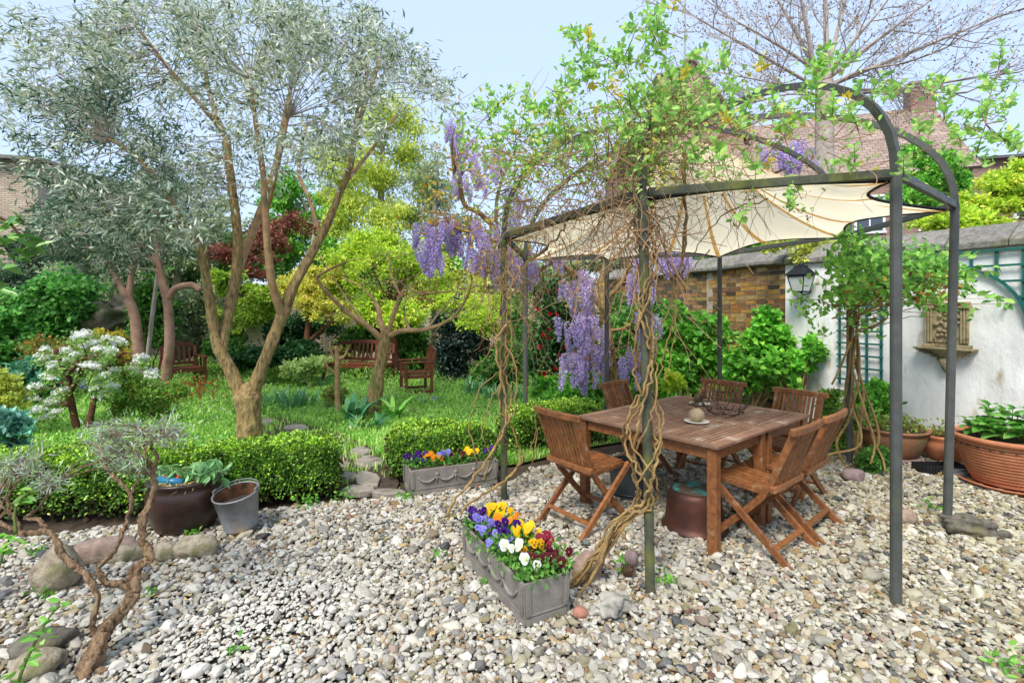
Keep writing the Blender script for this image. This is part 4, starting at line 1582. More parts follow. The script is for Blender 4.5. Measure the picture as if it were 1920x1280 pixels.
mb = MB()
mb.box(trc + Vector((0, 0, 0.02)), (0.44, 0.17, 0.012))
mb.box(trc + Vector((0, -0.08, 0.055)), (0.44, 0.006, 0.07))
mb.box(trc + Vector((0, 0.08, 0.055)), (0.44, 0.006, 0.07))
mb.box(trc + Vector((-0.217, 0, 0.055)), (0.006, 0.154, 0.07))
mb.box(trc + Vector((0.217, 0, 0.055)), (0.006, 0.154, 0.07))
mb.build('shell', 'black_plastic', ty)
sq_ = Vector(P(1795, 880, 4.9).xy.to_3d())
mb = MB()
mb.box(sq_ + Vector((0, 0, 0.035)), (0.22, 0.14, 0.05), Matrix.Rotation(0.2, 3, 'Z'))
mb.box(sq_ + Vector((0.01, 0.01, 0.068)), (0.18, 0.1, 0.014), Matrix.Rotation(0.2, 3, 'Z'))
tag(mb.build('seed_box', 'slate', None, bevel=0.006, origin=sq_), 'small grey plastic box on the gravel beside the large ribbed pot', 'box')

cp = Vector((-2.48, 3.78, 0))
POT4 = pot('ceramic_pot', 'dark brown glazed pot of drooping leaves in front of the box hedge', 'plant pot', cp,
           [(0, 0.0), (0.19, 0.0), (0.205, 0.03), (0.24, 0.13), (0.262, 0.24), (0.255, 0.31), (0.235, 0.345), (0.255, 0.36), (0.262, 0.38), (0.245, 0.388), (0.215, 0.37), (0.21, 0.3), (0, 0.29)], 'glazed_brown', 0.215, 0.345)
mb = MB()
mb.tube([cp + Vector((-0.06 + math.cos(a) * 0.055, -0.08 + math.sin(a) * 0.03, 0.40 + 0.035 * math.sin(a * 1.0))) for a in [i / 16 * 6.283 for i in range(17)]], 0.017, 8)
tp_ = thing('toy', 'red and blue plastic toy lying in the brown glazed pot', 'toy', cp + Vector((-0.06, -0.08, 0.36)))
mb.build('ring', 'red_plastic', tp_, smooth=True)
mb = MB()
mb.tube([cp + Vector((-0.14, -0.1, 0.385)), cp + Vector((0.05, -0.12, 0.375))], [0.03, 0.026], 10)
mb.build('tube', 'blue_plastic', tp_, smooth=True)

bk = G(432, 1012) + Vector((0.0, 0.16, 0))
bt = thing('zinc_bucket', 'old galvanised bucket with rusty inside standing beside the brown pot', 'bucket', bk)
Mt = Matrix.Rotation(R(-4), 3, 'Y') @ Matrix.Rotation(R(10), 3, 'X')
mb = MB()
mb.lathe([(0, 0.0), (0.112, 0.0), (0.114, 0.045), (0.12, 0.05), (0.12, 0.056), (0.116, 0.06), (0.152, 0.3), (0.158, 0.303), (0.158, 0.312), (0.15, 0.314), (0.146, 0.308)], 36, bk, Mt, cap=False)
mb.build('body', 'zinc', bt, smooth=True)
mb = MB()
mb.lathe([(0.1465, 0.306), (0.112, 0.06)], 36, bk, Mt, cap=False)
mb.build('rusty_lining', 'rusty', bt, smooth=True)
mb = MB()
mb.lathe([(0.134, 0.215), (0.12, 0.222), (0.07, 0.232), (0, 0.225)], 28, bk, Mt, cap=False)
mb.build('soil', 'soil', bt)
mb = MB()
mb.tube([bk + Mt @ Vector((math.cos(a) * 0.158, math.sin(a) * 0.158 * 0.98, 0.322 + 0.01 * math.sin(a))) for a in [math.pi * i / 20 for i in range(21)]], 0.004, 6)
mb.build('handle', 'zinc', bt, smooth=True)
for a in (0, math.pi):
    mb = MB()
    mb.box(bk + Mt @ Vector((math.cos(a) * 0.154, 0, 0.318)), (0.014, 0.04, 0.04), Mt)
    mb.build('lug', 'zinc', bt, bevel=0.004)

# --- flower troughs
TL, TW, THh = 0.84, 0.29, 0.225


def make_trough(label):
    """local x along the length, y depth (front at -y)"""
    t = thing('flower_trough', label, 'planter', (0, 0, 0), 'grey swagged flower troughs')
    hx, hy = TL / 2, TW / 2
    mb_ = MB()
    zb, zt = 0.0, THh
    o0 = [(-hx + .012, -hy + .012), (hx - .012, -hy + .012), (hx - .012, hy - .012), (-hx + .012, hy - .012)]
    o1 = [(-hx, -hy), (hx, -hy), (hx, hy), (-hx, hy)]
    i1 = [(-hx + .018, -hy + .018), (hx - .018, -hy + .018), (hx - .018, hy - .018), (-hx + .018, hy - .018)]
    vs_ = [(x, y, zb) for x, y in o0] + [(x, y, zt) for x, y in o1] + [(x, y, zt) for x, y in i1] + [(x, y, zt - .09) for x, y in i1]
    mb_.add(vs_, [(3, 2, 1, 0)] + [(4 * j + i, 4 * j + (i + 1) % 4, 4 * j + 4 + (i + 1) % 4, 4 * j + 4 + i) for j in range(3) for i in range(4)])
    mb_.build('body', 'lead_trough', t, bevel=0.003)
    mb_ = MB()
    mb_.box((0, 0, zt - .05), (TL - .04, TW - .04, .07))
    mb_.build('soil', 'soil', t)
    mb_ = MB()
    for s_ in (-1, 1):
        y = s_ * (hy + .001)
        mb_.bar((-hx + .01, y - s_ * .011, .02), (hx - .01, y - s_ * .011, .02), .012, .035)
        mb_.bar((-hx + .01, y - s_ * .008, .052), (hx - .01, y - s_ * .008, .052), .008, .006)
        x = s_ * (hx + .001)
        mb_.bar((x - s_ * .011, -hy + .022, .02), (x - s_ * .011, hy - .022, .02), .012, .035)
        mb_.bar((x - s_ * .008, -hy + .022, .052), (x - s_ * .008, hy - .022, .052), .008, .006)
    mb_.build('plinth', 'lead_trough', t)
    for s_ in (-1, 1):                     # corner strips and beads
        for q in (-1, 1):
            mb_ = MB()
            mb_.bar((q * (hx - .03), s_ * (hy - .001), .06), (q * (hx - .022), s_ * (hy + .002), zt - .012), .03, .006, up=(0, 1, 0))
            mb_.bar((q * (hx + .001), s_ * (hy - .03), .06), (q * (hx + .003), s_ * (hy - .024), zt - .012), .03, .006, up=(1, 0, 0))
            for k in range(12):
                mb_.box((q * (hx - .026), s_ * (hy + .004), .066 + k * .012), (.007, .006, .007))
                mb_.box((q * (hx + .005), s_ * (hy - .027), .066 + k * .012), (.006, .007, .007))
            mb_.build('corner_moulding', 'lead_trough', t)
        for k in range(4):                 # swags on the long sides
            x0 = -hx + .07 + k * (TL - .14) / 4
            x1 = x0 + (TL - .14) / 4
            mb_ = MB()
            mb_.tube([(x0 + (x1 - x0) * u_, s_ * (hy - .0), .165 - .055 * (4 * u_ * (1 - u_)) ** 0.8) for u_ in [i / 12 for i in range(13)]], [.006 + .006 * math.sin(math.pi * i / 12) for i in range(13)], 8, None, .12)
            mb_.build('swag', 'lead_trough', t, smooth=True)
        for k in range(3):
            x0 = -hx + .07 + (k + 1) * (TL - .14) / 4
            mb_ = MB()
            mb_.lathe([(0, -.008), (.02, -.006), (.022, 0), (.014, .006), (.008, .01), (0, .012)], 12, (x0, s_ * (hy + .001), .168), Matrix.Rotation(R(90) * s_, 3, 'X') @ Matrix.Rotation(math.pi if s_ > 0 else 0, 3, 'X') if False else Matrix.Rotation(R(90), 3, 'X'))
            mb_.tube([(x0, s_ * (hy + .001), .15), (x0, s_ * (hy + .002), .1)], [.009, .004], 6)
            mb_.build('rosette', 'lead_trough', t, smooth=True)
    return t


ul = Vector((-0.466, 0.885, 0))
vl = Vector((0.885, 0.466, 0))
near = Vector((0.06, 2.56, 0))
T1c = near + ul * (TL / 2) + vl * (TW / 2)
trough1 = make_trough('grey flower trough full of pansies in the foreground, seen end on')
trough1.location = T1c
rz1 = math.atan2(ul.y, ul.x)
trough1.rotation_euler = (0, 0, rz1)
u2 = Vector((0.918, 0.396, 0))
v2 = Vector((-0.396, 0.918, 0))
T2c = Vector((-0.90, 4.37, 0)) + u2 * (TL / 2) + v2 * (TW / 2)
trough2 = copy_thing(trough1, T2c, math.atan2(u2.y, u2.x), 'grey flower trough of pansies in front of the clipped hedge, farther back')

# --- pansies
LP = []


def pansy_mesh(name, petal, face, eye=(240, 200, 60)):
    mb_ = MB()
    pc_, fc_, ec_ = lin(petal), lin(face), lin(eye)
    for ang, rr, off, lay in ((60, .019, .017, -.004), (120, .019, .017, -.005), (10, .017, .016, 0.0), (170, .017, .016, .001), (270, .023, .017, .003)):
        a = R(ang)
        cx, cz = math.cos(a) * off, math.sin(a) * off
        ring_ = []
        for k in range(10):
            b = k / 10 * 6.283
            wv = rr * (1 + 0.08 * math.sin(3 * b + ang))
            x, z = cx + math.cos(b) * wv, cz + math.sin(b) * wv * 0.92
            d_ = math.hypot(x, z)
            ring_.append((x, lay - 0.004 + 0.10 * d_ * random.uniform(.7, 1.2), z))
        jit = random.uniform(.88, 1.08)
        cols_ = [tuple(c * jit for c in pc_)] * 10
        mid_ = (cx * .75, lay + .001, cz * .75)
        mb_.add([mid_] + ring_, [(0, k + 1, (k + 1) % 10 + 1) for k in range(10)], [fc_ if ang not in (60, 120) else tuple(.6 * p + .4 * f for p, f in zip(pc_, fc_))] + cols_)
    mb_.add([(math.cos(k / 6 * 6.283) * .0035, .006, math.sin(k / 6 * 6.283) * .0035) for k in range(6)], [tuple(range(6))], ec_)
    me_ = mb_.mesh(name)
    me_.materials.append(MATS['petal'])
    return me_


PM = {'purple': pansy_mesh('flower', (72, 24, 128), (34, 8, 66)), 'yellow': pansy_mesh('flower', (250, 208, 30), (232, 170, 20)), 'orange': pansy_mesh('flower', (250, 156, 24), (216, 96, 16)),
      'lilac': pansy_mesh('flower', (150, 146, 224), (92, 80, 180)), 'white': pansy_mesh('flower', (226, 228, 226), (196, 200, 140)), 'crimson': pansy_mesh('flower', (150, 28, 56), (60, 8, 24)),
      'maroon': pansy_mesh('flower', (96, 14, 34), (36, 4, 14)), 'faced': pansy_mesh('flower', (252, 196, 24), (80, 16, 20))}
GREENP = [(0.5, (84, 132, 52)), (0.3, (112, 160, 66)), (0.2, (62, 104, 44))]


def pansy(c, axis, side, kind, nfl, label, grp, sp=0.075, h=0.1, view=None):
    t = thing('pansy', label, 'flowers', c, grp)
    n_ = 150
    p = np.array(c) + np.stack([rng.normal(0, sp * .62, n_), rng.normal(0, sp * .62, n_), rng.uniform(-.01, h * .75, n_)], 1)
    leaves('foliage', 'leaf', t, p, 0.034, 0.02, GREENP, up=0.45, shape='oval')
    nfl = nfl + nfl // 3
    for i in range(nfl):
        a = i / nfl * 6.283 + random.uniform(-.4, .4)
        r_ = sp * random.uniform(.25, 1.15)
        off = Vector((math.cos(a) * r_, math.sin(a) * r_, h * random.uniform(.6, 1.15)))
        to = (Vector((0, 0, CH)) - (Vector(c) + off)).normalized()
        d = (to * .6 + Vector((random.gauss(0, .5), random.gauss(0, .5) - .2, random.uniform(0, .6)))).normalized()
        q = d.to_track_quat('Y', 'Z')
        e_ = q.to_euler()
        link_mesh('flower', PM[kind], t, off, e_, random.uniform(.66, .98))
    mb_ = MB()
    for i in range(5):
        a = random.uniform(0, 6.28)
        mb_.tube([Vector(c) + Vector((0, 0, -.02)), Vector(c) + Vector((math.cos(a) * sp * .5, math.sin(a) * sp * .5, h * .8))], .0022, 4)
    mb_.build('stem', 'green_stem', t)
    return t


def in1(a, b):
    return near + ul * (TL * a) + vl * (TW * b) + Vector((0, 0, THh - .01))


for a, b, kd, k, lab in ((.93, .25, 'purple', 7, 'deep purple pansies at the far end of the near trough'), (.92, .8, 'yellow', 8, 'plain yellow pansies at the far right corner of the near trough'),
                         (.76, .2, 'lilac', 6, 'pale lilac-blue pansies along the left rim of the near trough'), (.72, .75, 'orange', 4, 'orange pansies beside the yellow ones in the near trough'),
                         (.58, .45, 'purple', 5, 'dark purple pansies in the middle of the near trough'), (.5, .85, 'yellow', 9, 'golden yellow pansies in the middle of the near trough'),
                         (.46, .22, 'lilac', 3, 'single lilac pansies at mid left of the near trough'), (.3, .25, 'white', 5, 'white pansies hanging over the left rim of the near trough'),
                         (.27, .6, 'faced', 4, 'yellow pansies with dark maroon faces in the near trough'), (.3, .95, 'crimson', 5, 'crimson pansies at the right rim of the near trough'),
                         (.14, .5, 'maroon', 5, 'dark maroon pansies near the front of the near trough'), (.07, .3, 'white', 2, 'two small white pansies at the near corner of the near trough'),
                         (.09, .85, 'maroon', 4, 'maroon pansies in the front right corner of the near trough')):
    pansy(in1(a, b), ul, vl, kd, k, lab, 'pansies in the near trough')
for a, kd, k, lab in ((.08, 'purple', 6, 'purple pansies at the left end of the far trough'), (.3, 'orange', 6, 'orange pansies left of centre in the far trough'), (.42, 'lilac', 3, 'pale blue pansies at the centre of the far trough'),
                      (.57, 'maroon', 5, 'dark red pansies right of centre in the far trough'), (.72, 'yellow', 6, 'yellow pansies in the right half of the far trough'), (.9, 'purple', 3, 'purple pansies at the right end of the far trough'),
                      (.2, 'purple', 4, 'second purple clump from the left in the far trough')):
    c = Vector((-0.90, 4.37, 0)) + u2 * (TL * a) + v2 * (TW * random.uniform(.4, .7)) + Vector((0, 0, THh - .01))
    pansy(c, u2, v2, kd, k, lab, 'pansies in the far trough', h=0.09)

# ================================================================== LOOSE STONES
ST = 'loose boulders along the gravel edge'
rock('boulder', 'large egg-shaped beige boulder standing at the left of the gravel', 'boulder', 'boulder', G(76, 1118) + Vector((0, .1, .1)), (0.125, 0.12, 0.145), .3, 0, 1, .22, ST)
rock('boulder', 'long flat tan boulder leaning behind the egg-shaped one', 'boulder', 'pink_stone', G(160, 1068) + Vector((0, .12, .07)), (0.2, 0.1, 0.075), .35, 0.15, 2, .25, ST)
rock('boulder', 'flat mossy grey boulder between the gnarled stems', 'boulder', 'boulder', G(226, 1056) + Vector((0, .06, .04)), (0.12, 0.075, 0.06), .35, .1, 3, .28, ST)
rock('boulder', 'small rounded tan boulder in front of the brown pot', 'boulder', 'boulder', G(300, 1055) + Vector((0, .06, .045)), (0.095, 0.07, 0.065), .1, 0, 4, .2, ST)
rock('boulder', 'blocky mossy boulder in front of the zinc bucket', 'boulder', 'boulder', G(358, 1050) + Vector((0, .06, .05)), (0.145, 0.085, 0.075), .2, 0, 5, .3, ST)
rock('boulder', 'rounded grey boulder in the bottom left corner', 'boulder', 'boulder', G(52, 1272) + Vector((0, .05, .03)), (0.1, 0.085, 0.06), .2, 0, 6, .2, ST)
rock('boulder', 'dark grey boulder above the corner boulder', 'boulder', 'dark_rock', G(64, 1228) + Vector((0, .05, .03)), (0.13, 0.085, 0.055), .3, 0, 7, .25, ST)
rock('boulder', 'pink-brown rough stone behind the near flower trough', 'boulder', 'pink_stone', G(1098, 1092) + Vector((.02, .08, .05)), (0.1, 0.085, 0.085), .4, 0, 8, .35, ST)
rock('boulder', 'smooth mauve stone beside the vine-wrapped post', 'boulder', 'mauve_stone', G(1187, 1068) + Vector((0, .04, .05)), (0.045, 0.045, 0.062), .2, .3, 9, .15, ST)
rock('boulder', 'small round brick-red stone by the foot of the near trough', 'boulder', 'red_stone', G(1090, 1162) + Vector((0, .03, .02)), (0.043, 0.038, 0.032), 0, 0, 10, .15, ST)
rock('boulder', 'knobbly white and grey flint near the front post', 'boulder', 'flint', G(1146, 1160) + Vector((0, .05, .03)), (0.1, 0.07, 0.06), .3, 0, 11, .7, ST, 4, 1.8)
rock('boulder', 'rounded mauve-brown stone below the climber', 'boulder', 'mauve_stone', G(1608, 904) + Vector((0, .06, .05)), (0.1, 0.075, 0.065), .1, 0, 12, .2, ST)
rock('boulder', 'smooth oblong tan stone between the two right-hand posts', 'boulder', 'pink_stone', G(1708, 984) + Vector((0, .06, .045)), (0.085, 0.06, 0.055), -.5, 0, 13, .2, ST)
rock('boulder', 'long dark mossy stone right of the outer post', 'boulder', 'dark_rock', G(1832, 1008) + Vector((0, .07, .05)), (0.15, 0.08, 0.085), -.45, 0, 14, .55, ST, 4, 1.6)
rock('boulder', 'small dark stone at the right end of the long mossy stone', 'boulder', 'dark_rock', G(1890, 1010) + Vector((0, .03, .02)), (0.05, 0.035, 0.03), 0, 0, 15, .3, ST)


def pine_cone(label, c, s, tilt):
    t = thing('pine_cone', label, 'pine cone', c, 'pine cones on the gravel')
    M = Matrix.Rotation(tilt, 3, 'X') @ Matrix.Rotation(tilt * .7, 3, 'Y')
    mb_ = MB()
    mb_.lathe([(0, -.9 * s), (.35 * s, -.7 * s), (.5 * s, -.1 * s), (.35 * s, .5 * s), (0, .9 * s)], 12, Vector(c) + Vector((0, 0, .62 * s)), M)
    mb_.build('core', 'pine_cone', t)
    mb_ = MB()
    for k in range(70):
        z = -.8 + 1.6 * k / 70
        a = k * 2.39996
        r_ = .62 * math.sqrt(max(0.02, 1 - (z / 1.0) ** 2)) + .1
        n_ = Vector((math.cos(a), math.sin(a), .35))
        tg = Vector((-math.sin(a), math.cos(a), 0))
        b_ = Vector((math.cos(a) * r_ * .6, math.sin(a) * r_ * .6, z)) * s
        tip_ = b_ + n_ * (.38 * s)
        vs_ = [b_ - tg * .06 * s, b_ + tg * .06 * s, tip_ + tg * .17 * s, tip_ + Vector((0, 0, .08 * s)), tip_ - tg * .17 * s]
        mb_.add([Vector(c) + Vector((0, 0, .62 * s)) + M @ v for v in vs_], [(0, 1, 2, 3, 4)])
    mb_.build('scales', 'pine_cone', t, solid=.0025)['kind'] = 'stuff'
    return t


pine_cone('brown pine cone lying beside the vine-wrapped post', G(1178, 1086) + Vector((0, .02, .02)), .045, 1.0)
pine_cone('brown pine cone under the left folding chair', G(1108, 988) + Vector((0, .02, .015)), .042, .6)


# ================================================================== VEGETATION
OLIVE = [(0.3, (166, 178, 150)), (0.2, (118, 138, 106)), (0.14, (66, 86, 64)), (0.28, (216, 220, 206)), (0.08, (172, 178, 124))]
DARKOL = [(0.4, (64, 90, 62)), (0.3, (84, 112, 84)), (0.2, (48, 70, 54)), (0.1, (126, 146, 112))]
BOX = [(0.3, (108, 150, 52)), (0.32, (82, 124, 44)), (0.26, (52, 88, 36)), (0.12, (148, 182, 70))]
LIME = [(0.4, (186, 212, 62)), (0.3, (160, 194, 60)), (0.2, (204, 222, 90)), (0.1, (126, 164, 50))]
GOLD = [(0.4, (206, 198, 86)), (0.3, (188, 192, 80)), (0.15, (210, 176, 90)), (0.15, (160, 176, 74))]
MID = [(0.4, (96, 144, 62)), (0.3, (74, 120, 54)), (0.2, (124, 168, 76)), (0.1, (56, 94, 46))]
BRIGHT = [(0.35, (120, 184, 66)), (0.3, (94, 158, 56)), (0.2, (152, 206, 84)), (0.15, (66, 124, 50))]
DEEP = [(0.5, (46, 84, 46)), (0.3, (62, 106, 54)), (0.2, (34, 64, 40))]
GREYG = [(0.4, (150, 164, 122)), (0.3, (122, 142, 100)), (0.2, (176, 184, 148)), (0.1, (96, 116, 80))]
BLACKG = [(0.5, (34, 52, 44)), (0.3, (46, 66, 56)), (0.2, (70, 92, 82))]
RED = [(0.35, (126, 62, 58)), (0.3, (108, 62, 50)), (0.2, (160, 96, 84)), (.15, (124, 120, 70))]
SILVER = [(0.4, (176, 186, 164)), (0.3, (150, 164, 136)), (0.2, (196, 200, 186)), (0.1, (160, 148, 150))]
OLIVEY = [(0.4, (186, 192, 82)), (0.3, (160, 172, 74)), (0.2, (200, 202, 110)), (0.1, (128, 146, 70))]
IVY = [(0.4, (98, 158, 72)), (0.3, (72, 126, 60)), (0.3, (132, 190, 96))]


def hedge(label, a, b, width, height, n, seed):
    """clipped box hedge: a, b front base corners (left, right)"""
    a, b = Vector(a), Vector(b)
    t = thing('box_hedge', label, 'hedge', (a + b) / 2, 'clipped box hedges')
    d = (b - a).normalized()
    nb = Vector((-d.y, d.x, 0))
    if nb.y < 0:
        nb = -nb
    Lh = (b - a).length
    u = rng.random(n) * Lh
    # arc of the section: front face, rounded shoulder, top, back
    s = rng.random(n)
    ang = np.pi * s
    e = 0.42
    cx = -np.sign(np.cos(ang)) * np.abs(np.cos(ang)) ** e
    sz = np.abs(np.sin(ang)) ** e
    endk = np.minimum(1, np.minimum(u, Lh - u) / (width * 0.35))
    endk = np.sqrt(np.clip(1 - (1 - endk) ** 2, 0.02, 1))
    tin = np.array([1 + .5 * mnoise.noise(Vector((uu * 9 + seed, c_ * 3 + 5, z_ * 5))) for uu, c_, z_ in zip(u, cx, sz)])[:, None]
    ns = np.array([mnoise.noise(Vector((uu * 4.2 + seed, c_ * 1.4, z_ * 2.6))) + .6 * mnoise.noise(Vector((uu * 11 + seed, c_ * 4, z_ * 6))) for uu, c_, z_ in zip(u, cx, sz)])
    k = (0.92 + 0.17 * ns) * (1 - 0.22 * rng.random(n) ** 2)
    off = width / 2 + cx * width / 2 * k * (0.55 + 0.45 * endk)
    z = np.clip(0.03 + sz * height * k * (0.72 + 0.28 * endk), 0.02, None)
    pos = np.array(a)[None] + u[:, None] * np.array(d) + off[:, None] * np.array(nb)
    pos[:, 2] = z
    out = np.stack([cx[:, None] * np.array(nb)[None], ], 0)[0]
    out[:, 2] += sz * 1.1
    dirs = unit(unit(out + 1e-3) * 0.8 + rng.normal(size=(n, 3)) * 0.8)
    newg = ((sz > 0.93) & (rng.random(n) < 0.5)) | (rng.random(n) < 0.08)
    cols = np.where(newg[:, None], pick_cols([(0.6, (168, 200, 64)), (0.4, (138, 178, 54))], n), pick_cols(BOX, n)) * tin
    leaves('foliage', 'waxy_leaf', t, pos, 0.03, 0.018, BOX, cols=cols, dirs=dirs, up=0.4)
    mb = MB()
    for i in range(int(Lh / 0.1)):
        p = a + d * (0.05 + i * 0.1) + nb * (width * random.uniform(.3, .7))
        for _ in range(2):
            q = p + Vector((random.uniform(-.12, .12), random.uniform(-.1, .1), height * random.uniform(.6, .85)))
            mb.tube([p, p.lerp(q, .5) + Vector((random.uniform(-.03, .03), 0, 0)), q], [.009, .007, .004], 5)
    mb.build('stem', 'bark_brown', t)
    # twiggy dead heart of the hedge
    m = n // 5
    u = rng.random(m) * Lh
    pos = np.array(a)[None] + u[:, None] * np.array(d) + (width * (0.2 + 0.6 * rng.random(m)))[:, None] * np.array(nb)
    pos[:, 2] = rng.random(m) * height * 0.8
    leaves('inner_foliage', 'dull_leaf', t, pos, 0.05, 0.035, [(0.6, (64, 74, 36)), (0.4, (74, 62, 40))], up=0.2)['kind'] = 'stuff'
    return t


hedge('clipped box hedge at the left behind the boulders', (-5.3, 3.62, 0), (-2.62, 3.86, 0), 0.6, 0.5, 30000, 1)
hedge('clipped box hedge behind the zinc bucket, ending at the path', (-2.58, 3.93, 0), (-1.5, 4.3, 0), 0.55, 0.49, 22000, 5)
hedge('clipped box hedge between path and gazebo, behind the far flower trough', (-1.14, 4.66, 0), (-0.12, 5.0, 0), 0.62, 0.46, 20000, 9)
hedge('clipped box hedge beside the table behind the left chair', (0.02, 5.5, 0), (1.22, 6.15, 0), 0.55, 0.5, 18000, 13)


# ---------------------------------------------------------------- olive tree in the middle of the lawn
def clump_tree(t, skel, clumps, per, rad, L, Wd, pal, m='dull_leaf', twig_r=0.006, twig_m='grey_bark', up=0.2, flat=1.0, droop=0.2, leaf_name='leaves', shape='diamond', nearest=True):
    sk = np.array([list(p) for p in skel])
    mb = MB()
    pos, dirs = [], []
    for c, k in clumps:
        c = Vector(c)
        d2_ = ((sk - np.array(c)) ** 2).sum(1) + np.maximum(0, sk[:, 2] - c.z) ** 2 * 3
        b = Vector(sk[int(d2_.argmin())])
        md_ = b.lerp(c, .5) + Vector((random.gauss(0, .05), random.gauss(0, .05), random.uniform(-.02, .12))) * (c - b).length
        tips = [c]
        mb.tube([b, md_, c], [twig_r * 2.0, twig_r * 1.3, twig_r * .6], 4)
        for _ in range(3):
            q = c + Vector(unit(rng.normal(size=3))) * rad * random.uniform(.6, 1.25)
            mb.tube([md_.lerp(c, random.uniform(.3, .9)), q], [twig_r * .7, twig_r * .3], 3)
            tips.append(q)
        nn = max(4, int(per * k))
        base = np.array([list(x) for x in tips])[rng.integers(0, len(tips), nn)]
        frac = rng.random((nn, 1))
        p = np.array(c)[None] * (1 - frac) + base * frac + rng.normal(0, rad * .26, (nn, 3)) * np.array([1, 1, flat])
        ax = unit(base - np.array(md_)[None] + rng.normal(0, .02, (nn, 3)))
        dd = unit(ax * .7 + rng.normal(size=(nn, 3)) * .75 + np.array([0, 0, -droop]))
        pos.append(p)
        dirs.append(dd)
    mb.build('twigs', twig_m, t)['kind'] = 'stuff'
    return leaves(leaf_name, m, t, np.concatenate(pos), L, Wd, pal, dirs=np.concatenate(dirs), up=up, shape=shape)


ot = thing('olive_tree', 'tall forked grey-leaved tree rising behind the box hedge on the lawn', 'tree', G(466, 838) + Vector((0, .15, 0)))
sk = []
OD = 6.05
specs = [
    ('trunk', [(468, 852, OD, 29), (468, 826, OD, 26), (467, 785, OD, 24.5), (466, 745, OD, 27), (467, 728, OD, 19), (468, 716, OD, 6)], 16),
    ('limb', [(458, 758, OD, 18), (436, 700, OD, 17), (412, 655, OD - .05, 16), (402, 620, OD - .05, 14), (393, 560, OD - .1, 12.5), (378, 480, OD - .2, 11), (352, 430, OD - .3, 10), (318, 415, OD - .4, 8), (280, 390, OD - .5, 6)], 12),
    ('limb', [(414, 662, OD - .05, 14), (428, 590, OD + .1, 15), (442, 520, OD + .2, 14), (446, 450, OD + .2, 13), (436, 360, OD + .2, 11), (428, 300, OD + .25, 11), (425, 255, OD + .3, 10)], 12),
    ('limb', [(425, 262, OD + .3, 7), (400, 200, OD + .3, 6.5), (382, 120, OD + .3, 6), (368, 30, OD + .4, 5)], 8),
    ('limb', [(425, 262, OD + .3, 6), (392, 215, OD + .1, 6), (330, 145, OD - .1, 5.5), (290, 95, OD - .2, 5), (255, 50, OD - .3, 4)], 8),
    ('limb', [(436, 535, OD + .2, 12), (462, 465, OD + .5, 11), (492, 385, OD + .7, 10), (515, 320, OD + .8, 9), (528, 250, OD + .9, 7), (545, 170, OD + 1.0, 5)], 10),
    ('limb', [(468, 752, OD, 18), (486, 700, OD, 17), (508, 645, OD + .05, 16), (528, 595, OD + .1, 15.5), (552, 535, OD + .1, 14), (582, 480, OD + .15, 12), (612, 425, OD + .2, 11), (636, 365, OD + .3, 9), (657, 310, OD + .3, 8.5), (664, 262, OD + .35, 8), (680, 205, OD + .4, 7), (712, 115, OD + .4, 5.5)], 12),
    ('limb', [(530, 592, OD + .1, 11), (512, 540, OD - .1, 11), (502, 470, OD - .2, 10), (497, 390, OD - .25, 9.5), (494, 330, OD - .3, 8), (482, 250, OD - .4, 6.5), (470, 150, OD - .5, 5)], 10),
    ('limb', [(663, 270, OD + .35, 6), (672, 200, OD + .2, 6), (690, 130, OD + .1, 5)], 8),
    ('limb', [(640, 350, OD + .3, 6), (690, 290, OD + .6, 5), (745, 215, OD + .8, 3.5)], 6),
    ('limb', [(352, 432, OD - .3, 6), (310, 360, OD - .6, 5.5), (262, 300, OD - .7, 5), (205, 260, OD - .8, 4)], 6),
    ('limb', [(500, 400, OD - .2, 5), (520, 320, OD - .5, 4.5), (540, 220, OD - .6, 4)], 6),
    ('limb', [(602, 445, OD + .2, 6), (578, 370, OD + .5, 5.5), (560, 320, OD + .7, 5), (575, 230, OD + .8, 4)], 6),
]
for nm, pix, seg in specs:
    mb = MB()
    pix = [(a_, b_, c_, d_ * (.84 if nm == 'trunk' else .66)) for a_, b_, c_, d_ in pix]
    pts = limb(mb, pix, seg + 6, 9, .06, 0, .13)
    mb.build(nm, 'bark' if pix[0][3] > 8.5 else 'pale_bark', ot, smooth=True)
    if nm != 'trunk':
        sk += pts[len(pts) // 2:]
CL = []
for x, y, rx, ry, k in ((110, 120, 120, 110, 46), (290, 75, 150, 90, 62), (480, 70, 150, 85, 58), (620, 90, 110, 90, 48), (700, 90, 60, 80, 20), (90, 235, 110, 80, 24), (235, 225, 110, 80, 34), (400, 215, 120, 80, 18),
                        (560, 215, 110, 80, 30), (690, 230, 70, 70, 14), (815, 172, 30, 22, 5), (770, 130, 24, 50, 7), (160, 370, 130, 70, 44), (320, 335, 110, 60, 34), (450, 330, 70, 45, 14), (590, 290, 60, 45, 9), (250, 430, 110, 45, 24), (330, 415, 70, 30, 12)):
    for _ in range(k):
        a, r_ = random.uniform(0, 6.283), math.sqrt(random.random())
        CL.append((P(x + math.cos(a) * r_ * rx, y + math.sin(a) * r_ * ry, OD + random.uniform(-1.3, 1.3)), random.uniform(.5, 1.3)))
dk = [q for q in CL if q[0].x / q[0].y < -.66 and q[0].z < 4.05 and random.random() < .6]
clump_tree(ot, sk, [q for q in CL if q not in dk], 68, .26, .092, .021, OLIVE, 'dull_leaf', .0032, 'grey_bark', .1)
clump_tree(ot, sk, dk, 72, .26, .09, .021, [(.36, (82, 108, 82)), (.24, (56, 80, 60)), (.22, (116, 140, 112)), (.18, (166, 180, 160))], 'dull_leaf', .0032, 'grey_bark', .1, leaf_name='darker_leaves')  # darker leaf palette for some of the lower left clumps

